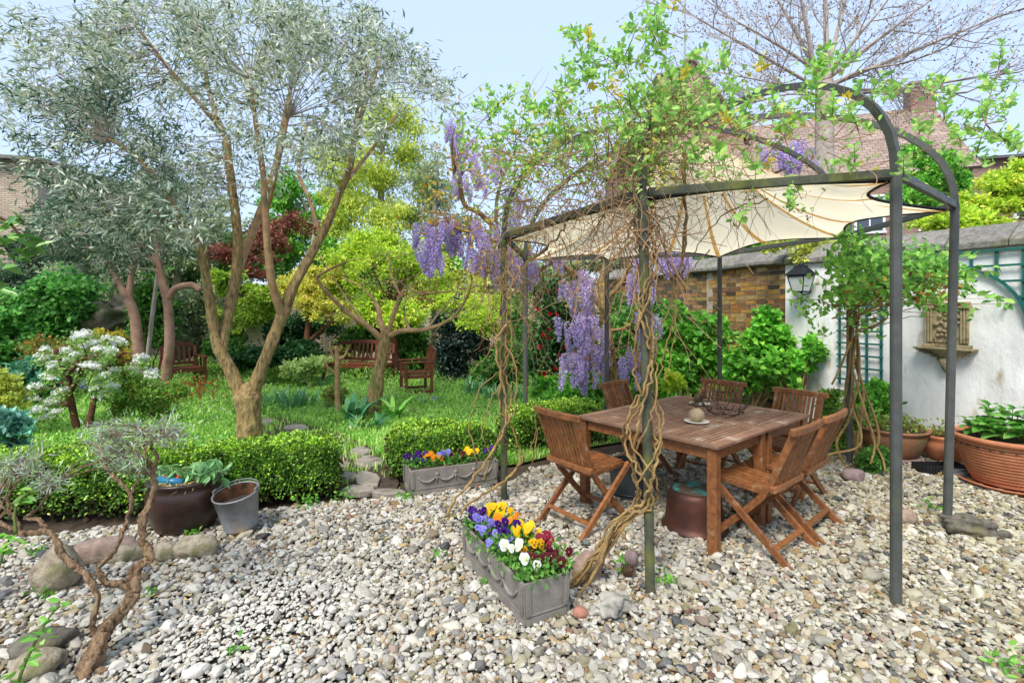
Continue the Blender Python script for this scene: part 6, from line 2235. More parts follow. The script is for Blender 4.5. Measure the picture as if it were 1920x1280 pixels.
# ---------------------------------------------------------------- white-flowering shrub and bluebells
wt = thing('flowering_shrub', 'white-flowering shrub with brown crooked stems at the left', 'shrub', G(148, 812))
WD = 6.7
sk = []
for pix in ([(146, 815, WD, 6.5), (138, 775, WD, 6), (131, 740, WD, 5.5), (128, 705, WD, 4.5), (116, 680, WD - .1, 6), (104, 655, WD - .2, 4)], [(164, 812, WD, 6), (173, 765, WD, 5.2), (182, 715, WD + .1, 4.5), (200, 690, WD + .1, 5), (232, 660, WD + .1, 3.5)],
            [(132, 735, WD, 4.5), (150, 700, WD - .2, 4), (160, 665, WD - .2, 4)], [(128, 700, WD, 5), (138, 690, WD - .3, 4), (150, 675, WD - .3, 3)]):
    mb = MB()
    sk += limb(mb, pix, 9)[6:]
    mb.build('stem', 'bark_brown', wt, smooth=True)
BL = []
for x, y, rx, ry, k in ((160, 648, 80, 22, 26), (110, 672, 34, 26, 8), (180, 680, 60, 26, 12), (205, 722, 26, 24, 12), (90, 745, 34, 44, 14), (270, 690, 26, 20, 8), (170, 705, 20, 30, 4)):
    for _ in range(k):
        a, r_ = random.uniform(0, 6.283), math.sqrt(random.random())
        BL.append(P(x + math.cos(a) * r_ * rx, y + math.sin(a) * r_ * ry, WD + random.uniform(-.45, .45)))
clump_tree(wt, sk, [(c + Vector((0, 0, -.05)), 1) for c in BL], 46, .13, .05, .026, [(.5, (136, 172, 84)), (.3, (104, 146, 64)), (.2, (168, 196, 110))], 'leaf', .004, 'bark_brown', .3)
fm = MB()
for k in range(46):
    d = Vector(unit(rng.normal(size=3)))
    d.z = abs(d.z) * .8
    c = d * random.uniform(.4, 1)
    n_ = (d + Vector(rng.normal(0, .5, 3))).normalized()
    a_ = n_.orthogonal().normalized()
    b_ = n_.cross(a_)
    v_ = random.randint(232, 250)
    for q in range(4):
        e_ = a_ * math.cos(q * 1.571) + b_ * math.sin(q * 1.571)
        f_ = a_ * math.cos(q * 1.571 + .8) + b_ * math.sin(q * 1.571 + .8)
        g_ = a_ * math.cos(q * 1.571 - .8) + b_ * math.sin(q * 1.571 - .8)
        fm.add([c, c + g_ * .14 + n_ * .03, c + e_ * .25 - n_ * .03, c + f_ * .14 + n_ * .03], [(0, 1, 2, 3)], lin((v_, v_, v_ - 6)))
fme = fm.mesh('blossom_cluster')
fme.materials.append(MATS['petal'])
for c in BL:
    link_mesh('blossom_cluster', fme, wt, c - wt.location, (random.uniform(-.4, .4), random.uniform(-.4, .4), random.uniform(0, 6)), random.uniform(.055, .115))
t_, _ = shrub('flowering_shrub', 'white blossom sprays behind the bare trunks', 'shrub', 240, 305, 668, 730, 7.4, [(.5, (238, 238, 232)), (.5, (130, 168, 80))], 1100, .045, .03, 6, 'petal', 3)
for x, y, k, lab in ((62, 752, 24, 'bluebells at the left of the white-flowering shrub'), (104, 742, 26, 'bluebells behind the left side of the white-flowering shrub'), (36, 770, 18, 'bluebells at the far left edge of the lawn'), (146, 748, 14, 'bluebells between the crooked brown stems')):
    c = G(x, y)
    t = thing('bluebells', lab, 'flowers', c, 'bluebell clumps')
    mb = MB()
    pos = []
    for i in range(k):
        a, r_ = random.uniform(0, 6.28), .24 * math.sqrt(random.random())
        p0 = c + Vector((math.cos(a) * r_, math.sin(a) * r_, 0))
        h_ = random.uniform(.3, .46)
        tp = p0 + Vector((random.gauss(0, .05), random.gauss(0, .05), h_))
        mb.tube([p0, p0.lerp(tp, .6), tp], .004, 4)
        for q in range(16):
            f = random.uniform(.55, 1)
            pos.append(list(p0.lerp(tp, f) + Vector((random.gauss(0, .018), random.gauss(0, .018), 0))))
    mb.build('stem', 'green_stem', t)
    leaves('bells', 'petal', t, pos, .04, .026, [(.5, (122, 124, 208)), (.3, (150, 152, 226)), (.2, (100, 96, 190))], droop=.8, kind='stuff')
for x, y, k, lab in ((350, 760, 30, 'rust-red flowers on thin stems before the left armchair'), (385, 745, 20, 'rust-red flowers on thin stems left of the forked trunk'), (300, 790, 16, 'orange-rust flowers at the spirea foot'), (405, 775, 12, 'sparse rust-red flowers touching the forked trunk')):
    c = G(x, y)
    t = thing('wallflowers', lab, 'flowers', c, 'rust-red flowers in the lawn')
    mb = MB()
    pos = []
    for i in range(k):
        a, r_ = random.uniform(0, 6.28), .3 * math.sqrt(random.random())
        p0 = c + Vector((math.cos(a) * r_, math.sin(a) * r_, 0))
        tp = p0 + Vector((random.gauss(0, .05), random.gauss(0, .05), random.uniform(.15, .4)))
        mb.tube([p0, tp], .004, 4)
        pos += [list(tp + Vector(rng.normal(0, .016, 3))) for _ in range(7)]
    mb.build('stem', 'green_stem', t)
    leaves('flowers', 'petal', t, pos, .034, .026, [(.5, (160, 70, 40)), (.3, (190, 96, 44)), (.2, (120, 44, 34))], kind='stuff')


# ================================================================== WISTERIA
ws = thing('wisteria', 'wisteria with hanging purple blossom behind the gazebo and table', 'climber', G(1150, 785) + Vector((0, .1, 0)))
WD2 = 7.3
sk = []
for nm, pix, seg in (
        ('trunk', [(1152, 800, WD2, 17), (1148, 720, WD2, 16), (1142, 650, WD2, 14), (1134, 590, WD2, 13), (1130, 540, WD2, 13), (1136, 500, WD2, 10), (1140, 480, WD2, 9)], 12),
        ('limb', [(1132, 585, WD2, 8), (1112, 550, WD2, 8), (1090, 522, WD2 - .1, 7.5), (1066, 505, WD2 - .2, 7), (1040, 490, WD2 - .4, 6), (1000, 478, WD2 - .6, 6), (965, 470, WD2 - .8, 5), (900, 440, WD2 - 1, 5), (850, 425, WD2 - 1.1, 4), (830, 400, WD2 - 1.1, 3)], 9),
        ('limb', [(930, 430, WD2 - .9, 7), (900, 400, WD2 - 1, 6.5), (872, 385, WD2 - 1, 6), (862, 350, WD2 - 1, 5), (850, 330, WD2 - 1, 3.5)], 8),
        ('limb', [(940, 480, WD2 - .8, 6), (930, 400, WD2 - .9, 5), (940, 340, WD2 - .9, 4), (960, 300, WD2 - .8, 3)], 8),
        ('limb', [(1040, 490, WD2 - .4, 5), (980, 520, WD2 - .5, 4), (920, 510, WD2 - .8, 3.5), (888, 515, WD2 - .9, 2.5)], 8),
        ('limb', [(1138, 560, WD2, 6), (1165, 530, WD2, 6), (1180, 500, WD2, 5), (1200, 470, WD2, 4), (1260, 460, WD2, 3)], 8),
        ('limb', [(1140, 620, WD2, 5), (1170, 615, WD2, 4), (1190, 600, WD2, 3)], 7),
        ('limb', [(1138, 490, WD2, 6), (1250, 440, WD2 + .2, 5), (1360, 380, WD2 + .4, 5), (1440, 330, WD2 + .6, 4), (1520, 300, WD2 + .6, 3)], 8)):
    mb = MB()
    pix = [(a_, b_, c_, d_ * .7) for a_, b_, c_, d_ in pix]
    pts = limb(mb, pix, seg + 4, 8, .1, 0, .15)
    mb.build(nm, 'bark' if nm == 'trunk' else 'vine_wood', ws, smooth=True)
    sk += pts[5:]
RM = []
for v_ in range(4):
    nq = 300
    f = rng.random(nq) ** .8
    rad = .17 * (1 - f) ** .75 * np.minimum(1, .35 + 3 * f) + .025
    a = rng.uniform(0, 6.283, nq)
    pos = np.stack([np.cos(a) * rad * rng.uniform(.6, 1.1, nq), np.sin(a) * rad * rng.uniform(.6, 1.1, nq), -f + rng.normal(0, .02, nq)], 1)
    cols = pick_cols([(.4, (190, 172, 216)), (.3, (208, 194, 228)), (.2, (158, 134, 200)), (.1, (226, 218, 238))], nq)
    V, Fc, C = leaf_arrays(pos, .075, .06, cols, up=.15)
    me = np_mesh('raceme', V, Fc, C)
    me.materials.append(MATS['petal'])
    RM.append(me)
ska = np.array([list(p) for p in sk])
tw = MB()
for x, y, rx, ry, k, D, s in ((1084, 545, 34, 28, 11, 7.0, .36), (1080, 610, 30, 34, 11, 6.95, .4), (1098, 672, 34, 30, 12, 6.95, .42), (1206, 520, 22, 46, 13, 6.9, .36), (1214, 615, 20, 30, 9, 6.8, .32), (1186, 685, 22, 24, 9, 6.7, .34), (1070, 690, 24, 20, 6, 6.8, .3),
                              (1268, 478, 36, 14, 14, 7.1, .34), (800, 450, 24, 34, 12, 6.2, .34), (830, 496, 5, 10, 2, 6.2, .36), (856, 440, 50, 26, 18, 6.2, .28), (905, 455, 46, 30, 20, 6.3, .3), (945, 490, 40, 26, 15, 6.4, .32), (985, 500, 24, 20, 8, 6.5, .34),
                              (1040, 480, 30, 12, 6, 6.8, .26), (852, 252, 18, 26, 7, 6.1, .26), (898, 296, 40, 30, 15, 6.2, .28), (880, 340, 30, 16, 7, 6.2, .28), (1005, 420, 44, 16, 8, 6.6, .3), (1468, 288, 44, 18, 16, 7.8, .34), (1500, 310, 28, 8, 5, 7.8, .26),
                              (960, 380, 30, 20, 6, 6.4, .28), (1140, 640, 12, 24, 3, 6.9, .3)):
    for _ in range(int(k * 1.35)):
        a, r_ = random.uniform(0, 6.283), math.sqrt(random.random())
        q = P(x + math.cos(a) * r_ * rx * 1.15, y + math.sin(a) * r_ * ry * 1.1 - 12, D + random.uniform(-.25, .25))
        sc_ = s * random.uniform(.6, 1.05)
        link_mesh('raceme', random.choice(RM), ws, q - ws.location, (random.uniform(-.15, .15), random.uniform(-.15, .15), random.uniform(0, 6.28)), (sc_ * 1.1, sc_ * 1.1, sc_))
        j = int(((ska - np.array(q)) ** 2).sum(1).argmin())
        b = Vector(ska[j])
        tw.tube([b, b.lerp(q, .5) + Vector((0, 0, .08)), q], [.009, .006, .003], 4)
tw.build('twigs', 'dry_twig', ws)['kind'] = 'stuff'
pos = []
for x, y, rx, ry, k in ((870, 420, 90, 40, 160), (880, 300, 60, 50, 110), (1090, 690, 40, 30, 100), (950, 470, 60, 40, 90), (1070, 540, 40, 40, 50), (820, 370, 30, 40, 40)):
    for _ in range(k):
        pos.append(list(P(x + random.gauss(0, .5) * rx, y + random.gauss(0, .5) * ry, random.uniform(6.0, 6.6) if x < 1000 else random.uniform(6.7, 7.2))))
leaves('young_leaves', 'leaf', ws, pos, .085, .038, [(.5, (196, 160, 66)), (.3, (176, 176, 74)), (.2, (206, 138, 60))], droop=.5, up=.3)

# ================================================================== CLIMBER ON THE GAZEBO
hc = thing('honeysuckle', 'twining honeysuckle with bare tangled stems and fresh leaves smothering the gazebo', 'climber', Vector((0.40, 2.98, 0)))


def strand(pts, r0, r1, m='vine_wood', nm='vine_stem', seg=8, n=7, jit=.006):
    r0, r1 = r0 * .85, r1 * .8
    sp = smooth_path([(Vector(p), r0 + (r1 - r0) * i / (len(pts) - 1)) for i, p in enumerate(pts)], n)
    mb_ = MB()
    mb_.tube([p + Vector((random.gauss(0, jit), random.gauss(0, jit), random.gauss(0, jit))) for p, _ in sp], [q for _, q in sp], seg, None, .12, .18)
    return mb_.build(nm, m, hc, smooth=True)


pg = RING[ORDER.index('G')]
for k in range(8):
    ph = k / 8 * 6.283
    turns = random.choice((-1, 1)) * random.uniform(1.0, 2.1)
    foot = Vector((0.36 + random.gauss(0, .035), 2.93 + random.gauss(0, .05), -.02))
    if k == 7:
        foot = Vector((.46, 3.05, -.02))
    pts = [foot, foot.lerp(Vector((pg.x - .1, pg.y, .4)), .35) + Vector((.03, 0, .04)), foot.lerp(Vector((pg.x - .06, pg.y - .02, .5)), .75) + Vector((random.gauss(0, .02), 0, .03))]
    nn = 11
    zs, ze_ = .52, random.uniform(2.1, 2.36)
    for i in range(nn):
        f = i / (nn - 1)
        rr = (.045 + .055 * math.sin(math.pi * min(1, f * 1.9)) * (1 if k % 3 else .5) * (1 if f < .55 else .45)) * random.uniform(.65, 1.45)
        a = random.gauss(0, .18) + ph + turns * 6.283 * f
        pts.append(Vector((pg.x + .012 + math.cos(a) * rr, pg.y + math.sin(a) * rr, zs + (ze_ - zs) * f)))
    r_ = random.uniform(.0045, .0105)
    strand(pts, r_ * 1.25, r_ * .8)
# stem that hangs from the roof straight down through the canopy gap
strand([P(1284, 285, 3.0), P(1282, 340, 2.98), P(1286, 420, 3.05), P(1280, 500, 3.15), P(1268, 545, 3.2), P(1240, 610, 3.1), P(1228, 660, 3.0), P(1222, 720, 2.95)], .012, .006)
strand([P(1280, 300, 3.05), P(1284, 420, 3.1), P(1272, 520, 3.2), P(1262, 600, 3.2), P(1240, 690, 3.1), P(1228, 740, 3.0)], .008, .005)
strand([P(1330, 470, 3.2), P(1300, 500, 3.2), P(1270, 545, 3.2)], .005, .003)
strand([P(1225, 420, 2.95), P(1250, 480, 3.05), P(1262, 540, 3.15), P(1266, 600, 3.2), P(1255, 680, 3.1), P(1245, 715, 3.0)], .006, .004)
strand([P(1440, 375, 3.1), P(1360, 400, 3.1), P(1300, 470, 3.15), P(1268, 545, 3.2)], .005, .004)
pf = RING[ORDER.index('F')]
FDp = 4.3
for pix, r0, r1 in (([(846, 985, 3.86), (842, 962, 3.9), (862, 925, 4.0), (905, 875, 4.1), (948, 800, 4.25), (958, 740, 4.28), (938, 680, 4.28), (950, 610, 4.3), (940, 540, 4.3), (952, 470, 4.3)], .013, .01),
                    ([(852, 988, 3.88), (850, 972, 3.9), (900, 930, 4.1), (940, 905, 4.2), (975, 860, 4.3), (960, 800, 4.3), (935, 760, 4.28), (945, 690, 4.25), (960, 640, 4.28), (945, 560, 4.3), (930, 520, 4.3)], .012, .009),
                    ([(905, 900, 4.2), (920, 860, 4.2), (940, 810, 4.22), (964, 770, 4.2), (968, 700, 4.2), (950, 640, 4.25), (935, 590, 4.3), (950, 520, 4.3), (940, 450, 4.3)], .01, .008),
                    ([(985, 905, 4.6), (1002, 850, 4.6), (1004, 780, 4.6), (985, 720, 4.5), (965, 690, 4.35), (945, 660, 4.3)], .007, .005),
                    ([(895, 870, 4.1), (880, 800, 4.1), (900, 730, 4.15), (940, 690, 4.25), (952, 640, 4.3)], .006, .005),
                    ([(930, 930, 4.25), (965, 880, 4.25), (990, 845, 4.3), (1010, 800, 4.4)], .005, .004),
                    ([(1035, 470, 4.5), (1015, 510, 4.5), (1000, 580, 4.5), (985, 640, 4.5), (960, 690, 4.4), (920, 750, 4.3), (905, 800, 4.2), (915, 850, 4.2)], .006, .005),
                    ([(948, 610, 4.25), (930, 640, 4.2), (938, 700, 4.2), (950, 760, 4.25), (942, 830, 4.25)], .016, .011),
                    ([(940, 560, 4.3), (1010, 520, 4.5), (1075, 512, 4.7), (1050, 440, 4.4)], .008, .006),
                    ([(945, 560, 4.3), (985, 500, 4.2), (1040, 450, 4.0), (1060, 420, 3.8)], .011, .009),
                    ([(915, 640, 4.2), (895, 600, 4.2), (890, 540, 4.2), (905, 480, 4.2)], .004, .003)):
    strand([P(*q) for q in pix], r0, r1, jit=.008)
# green whips low round the posts
for pix in ([(1022, 480, 4.4), (1012, 540, 4.4), (985, 610, 4.4), (975, 660, 4.4)], [(925, 950, 4.2), (912, 900, 4.2), (900, 860, 4.2)], [(895, 880, 4.2), (945, 835, 4.25), (985, 835, 4.3)], [(900, 760, 4.2), (935, 800, 4.2), (985, 860, 4.3), (1015, 830, 4.4)]):
    strand([P(*q) for q in pix], .004, .003, 'green_stem', 'green_shoot')

# tangle of fine dry stems over the roof
TG = MB()
anchors = []


def wander(p, d, n_, st_, r_, grav=-.02, curl=.35):
    pts = [p]
    for i in range(n_):
        d = (d + Vector((random.gauss(0, curl), random.gauss(0, curl), random.gauss(grav, curl)))).normalized()
        pts.append(pts[-1] + d * st_)
    sp_ = smooth_path([(q, r_ * (1 - .5 * i / n_)) for i, q in enumerate(pts)], 3)
    TG.tube([q for q, _ in sp_], [q for _, q in sp_], 3)
    anchors.extend(pts)


def roof_pt(x, y, D=None):
    return P(x, y, D)


for x0, x1, y0, y1, Da, Db, k, n_, st_, r0, r1 in ((960, 1260, 270, 410, 2.95, 3.9, 240, 7, .085, .002, .0048), (1160, 1420, 220, 345, 2.9, 3.6, 105, 7, .085, .0016, .004), (1380, 1690, 205, 335, 2.85, 3.4, 42, 7, .09, .0015, .0035),
                                                   (930, 1210, 370, 480, 3.0, 4.2, 90, 6, .075, .0016, .0036), (1180, 1480, 330, 400, 2.85, 3.1, 30, 7, .07, .0012, .0026), (830, 1010, 230, 380, 3.7, 4.5, 46, 7, .09, .0015, .0038),
                                                   (1165, 1235, 260, 470, 2.82, 2.98, 70, 6, .07, .002, .006), (915, 985, 400, 560, 4.1, 4.5, 36, 6, .08, .0015, .004)):
    for _ in range(k):
        p = P(random.uniform(x0, x1), random.uniform(y0, y1), random.uniform(Da, Db))
        d = Vector((random.gauss(0, 1), random.gauss(0, .6), random.gauss(0, .6))).normalized()
        wander(p, d, n_, st_, random.uniform(r0, r1))
for _ in range(34):             # thin ends hanging down below the rail
    p = P(random.uniform(1000, 1480), random.uniform(340, 400), random.uniform(2.9, 3.6))
    wander(p, Vector((random.gauss(0, .35), random.gauss(0, .2), -1)).normalized(), 5, random.uniform(.05, .09), random.uniform(.0012, .0028), -.12, .3)
for _ in range(30):
    p = P(random.uniform(960, 1220), random.uniform(420, 470), random.uniform(3.2, 4.2))
    wander(p, Vector((random.gauss(0, .3), random.gauss(0, .2), -1)).normalized(), 6, random.uniform(.05, .1), random.uniform(.0012, .003), -.1, .3)

for x0, x1, y0, y1, Da, Db, k in ((895, 1010, 430, 560, 4.0, 4.5, 60), (1150, 1260, 390, 480, 2.85, 3.1, 36), (1000, 1180, 440, 480, 3.4, 4.2, 24)):
    for _ in range(k):
        p = P(random.uniform(x0, x1), random.uniform(y0, y1), random.uniform(Da, Db))
        wander(p, Vector((random.gauss(0, .3), random.gauss(0, .2), -1)).normalized(), random.randint(5, 9), random.uniform(.07, .12), random.uniform(.0016, .0042), -.1, .26)

rib_leaf = []
for kx in 'GFE':                # stems and leaves wound along the left-hand arches
    p0 = RING[ORDER.index(kx)]
    for _ in range(95 if kx == 'G' else 55):
        a = random.uniform(0, .95) * math.pi / 2
        rr, hh = math.cos(a) ** .9, math.sin(a) ** .88
        q = Vector((AP.x + (p0.x - AP.x) * rr, AP.y + (p0.y - AP.y) * rr, p0.z + (AP.z - p0.z) * hh)) + Vector(rng.normal(0, .035, 3))
        wander(q, Vector(rng.normal(0, 1, 3)).normalized(), 6, .075, random.uniform(.0018, .0045), -.02, .4)
        rib_leaf += [list(q + Vector(rng.normal(0, .07, 3))) for _ in range(9)]

SPR = []
for v_ in range(6):
    pos, dirs, cols = [], [], []
    ax = Vector((0, 0, 1))
    for j in range(4):
        z = .02 + j * .028
        for s_ in (0, 1):
            a = j * 1.571 + s_ * math.pi + random.uniform(-.3, .3)
            d = Vector((math.cos(a), math.sin(a), random.uniform(.35, 1.0))).normalized()
            pos.append((0, 0, z))
            dirs.append(tuple(d))
    pos, dirs = np.array(pos), np.array(dirs)
    pal = [(.5, (146, 194, 92)), (.3, (116, 170, 78)), (.2, (182, 206, 116))] if v_ < 5 else [(1, (206, 186, 66))]
    V, Fc, C = leaf_arrays(pos, .056, .036, pick_cols(pal, len(pos), .1), dirs=dirs, up=.4, shape='oval')
    o = len(V)
    sb = MB()
    sb.tube([(0, 0, -.03), (0, 0, .12)], .0022, 4)
    V = np.concatenate([V, np.array(sb.v)])
    C = np.concatenate([C, np.tile(np.array(lin((140, 130, 70))), (len(sb.v), 1))])
    quads = [[i + o for i in f] for f in sb.f if len(f) == 4]
    me = np_mesh('leaf_sprig', V, [Fc, np.array(quads)], C)
    me.materials.append(MATS['leaf'])
    SPR.append(me)
anc = np.array([list(p) for p in anchors])
LS = [(1240, 12, 3.0, 16, 10, 4), (1216, 40, 3.0, 14, 18, 4), (1196, 42, 3.0, 10, 8, 3), (1075, 68, 3.3, 12, 14, 4), (1100, 84, 3.3, 12, 14, 4), (1140, 112, 3.2, 16, 16, 7), (1178, 130, 3.1, 20, 16, 6), (1205, 100, 3.1, 14, 22, 5), (1236, 70, 3.0, 12, 24, 5),
      (1068, 146, 3.4, 14, 18, 5), (965, 168, 3.7, 5, 8, 2), (890, 205, 4.0, 10, 10, 3), (922, 196, 3.9, 10, 12, 4), (862, 225, 4.1, 8, 10, 3), (836, 246, 4.1, 8, 8, 3), (990, 200, 3.7, 16, 16, 7), (1030, 205, 3.6, 20, 18, 9), (1068, 206, 3.5, 16, 24, 7),
      (880, 270, 4.0, 16, 14, 6), (930, 258, 3.8, 20, 18, 9), (975, 250, 3.7, 22, 18, 10), (1020, 262, 3.5, 26, 20, 11), (1062, 252, 3.4, 24, 20, 10), (905, 305, 3.9, 20, 12, 6), (1000, 300, 3.5, 26, 16, 8), (955, 330, 3.7, 16, 16, 5), (1100, 150, 3.3, 20, 18, 6),
      (1110, 235, 3.2, 22, 18, 6), (1170, 180, 3.1, 20, 18, 6), (1160, 250, 3.0, 16, 20, 5), (1190, 270, 2.95, 18, 24, 7), (1225, 210, 2.95, 20, 24, 6), (1260, 160, 3.0, 18, 18, 6), (1290, 120, 3.05, 10, 12, 3), (1300, 150, 3.0, 16, 20, 6), (1350, 122, 3.1, 10, 12, 3),
      (1362, 175, 3.0, 18, 16, 5), (1330, 210, 2.95, 20, 18, 6), (1305, 230, 2.95, 18, 18, 5), (1375, 235, 2.9, 18, 20, 6), (1410, 205, 2.95, 14, 12, 4), (1350, 300, 2.86, 22, 16, 5), (1310, 290, 2.86, 18, 20, 5), (1425, 315, 2.86, 12, 12, 3), (1455, 190, 2.9, 20, 16, 6), (1425, 125, 3.0, 5, 10, 2),
      (1540, 105, 2.9, 10, 8, 3), (1530, 140, 2.9, 12, 10, 3), (1570, 128, 2.9, 10, 10, 3), (1525, 175, 2.9, 10, 8, 2), (1470, 245, 2.86, 18, 16, 6), (1510, 205, 2.9, 20, 12, 4), (1550, 215, 2.86, 22, 14, 6), (1600, 195, 2.86, 18, 14, 5), (1610, 240, 2.86, 16, 12, 4), (1640, 185, 2.86, 12, 12, 4), (1680, 170, 2.9, 16, 12, 5),
      (1765, 162, 3.1, 8, 10, 3), (1735, 170, 3.1, 6, 5, 2), (1880, 108, 3.2, 8, 12, 3), (1885, 165, 3.2, 12, 8, 3), (1862, 215, 3.2, 14, 12, 5), (1820, 215, 3.2, 4, 4, 1), (1720, 240, 3.0, 14, 10, 4), (1775, 225, 3.1, 12, 10, 4), (1800, 262, 3.1, 16, 16, 6), (1880, 265, 3.2, 14, 10, 4), (1910, 280, 3.2, 8, 6, 2), (1830, 300, 3.2, 20, 12, 4),
      (1605, 310, 2.84, 10, 10, 3), (1560, 318, 2.84, 8, 8, 2), (1690, 325, 2.8, 14, 8, 4), (1480, 365, 2.82, 12, 10, 4), (1385, 415, 2.9, 8, 5, 2), (1505, 390, 2.85, 10, 6, 2), (1140, 205, 3.2, 20, 20, 5), (1085, 290, 3.2, 22, 20, 5), (1275, 265, 2.9, 14, 14, 4)]
tot = 0
ribs_pts = [RING[0].lerp(RING[7], .3 * i) for i in range(4)]
for x, y, D, rx, ry, k in LS:
    c = P(x, y, D)
    j = int(((anc - np.array(c)) ** 2).sum(1).argmin())
    b = Vector(anc[j])
    if (c - b).length > .12:
        m_ = b.lerp(c, .5) + Vector((random.gauss(0, .04), random.gauss(0, .04), -.05 + .1 * (c - b).length))
        sp_ = smooth_path([(b, .0035), (m_, .003), (c, .002)], 4)
        TG.tube([q for q, _ in sp_], [q for _, q in sp_], 4)
        for q in range(3):
            p = sp_[random.randrange(3, len(sp_))][0]
            link_mesh('leaf_sprig', random.choice(SPR[:5]), hc, p - hc.location, (random.gauss(0, .9), random.gauss(0, .9), random.uniform(0, 6.28)), random.uniform(.55, .95))
            tot += 1
    for _ in range(max(1, int(k * .72))):
        p = P(x + random.gauss(0, .75) * rx, y + random.gauss(0, .75) * ry, D + random.uniform(-.15, .2))
        mx_ = SPR[5] if random.random() < .045 else random.choice(SPR[:5])
        link_mesh('leaf_sprig', mx_, hc, p - hc.location, (random.gauss(0, .6), random.gauss(0, .6), random.uniform(0, 6.28)), random.uniform(.6, 1.02))
        tot += 1
        TG.tube([p, p.lerp(c, .5) + Vector((0, 0, -.02)), c + Vector((0, 0, -.03))], .0018, 3)
print('sprigs', tot)
TG.build('dry_stems', 'dry_twig', hc)['kind'] = 'stuff'
# smaller leaves all through the tangle
pos = []
for x, y, D, rx, ry, k in LS:
    for _ in range(int(k * 3.2)):
        pos.append(list(P(x + random.gauss(0, 1.25) * rx, y + random.gauss(0, 1.25) * ry, D + random.uniform(-.2, .3))))
pos += rib_leaf
ah = anc[(anc[:, 2] > 2.42)]
for q in ah[rng.integers(0, len(ah), 1500)]:
    pos.append(list(q + rng.normal(0, .03, 3)))
leaves('small_leaves', 'leaf', hc, pos, .042, .024, [(.4, (146, 190, 92)), (.3, (116, 166, 78)), (.2, (182, 204, 116)), (.1, (206, 190, 90))], shape='oval', up=.4)['kind'] = 'stuff'
pos = []
for x, y, D, k in ((1150, 160, 3.1, 26), (1160, 180, 3.1, 26), (990, 300, 3.5, 30), (1000, 320, 3.5, 20), (820, 355, 4.2, 16), (808, 372, 4.2, 14), (1220, 285, 2.9, 16), (1240, 325, 2.9, 16), (910, 340, 3.8, 14), (1480, 215, 2.9, 20), (1390, 240, 2.9, 10), (890, 330, 3.9, 14)):
    pos += [list(P(x + random.gauss(0, 9), y + random.gauss(0, 8), D + random.gauss(0, .05))) for _ in range(k)]
leaves('yellow_leaves', 'leaf', hc, pos, .042, .014, [(.6, (236, 198, 60)), (.4, (220, 170, 50))])
pos = [list(P(x + random.gauss(0, 8), y + random.gauss(0, 6), 2.85)) for x, y in ((1392, 352), (1410, 370), (1505, 360), (1490, 394), (1520, 410), (1560, 340), (1372, 360)) for _ in range(5)]
leaves('withered_leaves', 'dull_leaf', hc, pos, .022, .012, [(1, (84, 54, 40))])

# ================================================================== CLIMBER ON THE REAR RIGHT POST
pc_ = RING[ORDER.index('C')]
kc = thing('climber', 'leafy climber with brown dead leaves bushing out round the rear right gazebo post', 'climber', Vector((pc_.x + .05, pc_.y - .05, 0)))
for k in range(7):
    a = k / 7 * 6.283
    foot = Vector((pc_.x + .02 + random.gauss(.05, .1), pc_.y - .05 + random.gauss(0, .08), -.02))
    pts = [foot]
    zt_ = random.uniform(1.5, 1.9)
    for i in range(1, 8):
        f = i / 7
        rr = (.05 + .11 * max(0, 1 - f * 1.7)) * random.uniform(.7, 1.2)
        pts.append(Vector((pc_.x + .02 + math.cos(a + f * 4) * rr + .12 * max(0, 1 - f * 2) * (k % 3 - .6), pc_.y - .03 + math.sin(a + f * 4) * rr, zt_ * f)))
    sp_ = smooth_path([(p, .015 - .006 * i / 7) for i, p in enumerate(pts)], 4)
    mb = MB()
    mb.tube([p for p, _ in sp_], [q for _, q in sp_], 7, None, .12)
    mb.build('vine_stem', 'vine_wood', kc, smooth=True)
for pix in ([(1610, 760, 5.1), (1630, 800, 5.0), (1640, 830, 4.95), (1655, 860, 4.9), (1660, 885, 4.85)], [(1600, 770, 5.1), (1615, 815, 5), (1605, 840, 4.95), (1560, 850, 4.95), (1530, 862, 4.95)], [(1600, 700, 5.15), (1625, 780, 5.0), (1640, 830, 4.95), (1632, 870, 4.9)],
            [(1602, 600, 5.1), (1620, 585, 5.0), (1650, 570, 4.9), (1690, 520, 4.8)], [(1600, 620, 5.1), (1640, 610, 5.0), (1665, 595, 4.9)], [(1560, 720, 5.0), (1575, 690, 5.05), (1595, 640, 5.15)]):
    sp_ = smooth_path([(P(*q), .011) for q in pix], 4)
    mb = MB()
    mb.tube([p for p, _ in sp_], [q for _, q in sp_], 6, None, .1)
    mb.build('vine_stem', 'vine_wood', kc, smooth=True)
pos, cols, dead = [], [], []
KB = [(1580, 495, 32, 34, 190, 0), (1618, 480, 40, 30, 230, 0), (1660, 500, 50, 34, 330, 0), (1710, 490, 40, 26, 230, 0), (1760, 500, 40, 26, 240, 0), (1800, 525, 26, 20, 110, 0), (1620, 540, 60, 30, 290, 0), (1690, 540, 60, 24, 240, 0), (1586, 560, 36, 24, 110, 0), (1600, 450, 30, 16, 90, 0),
      (1520, 580, 30, 20, 40, 0), (1494, 560, 20, 10, 12, 0), (1540, 620, 20, 14, 14, 0), (1840, 550, 20, 8, 14, 0), (1865, 562, 14, 6, 12, 0), (1890, 570, 10, 5, 7, 0), (1820, 590, 8, 16, 6, 0), (1850, 508, 30, 8, 18, 0), (1780, 580, 30, 10, 24, 0), (1620, 610, 30, 16, 40, 0), (1745, 560, 40, 14, 60, 0),
      (1660, 545, 60, 26, 150, 1), (1760, 530, 50, 20, 110, 1), (1600, 560, 40, 20, 60, 1), (1710, 560, 30, 16, 30, 1)]
tw = MB()
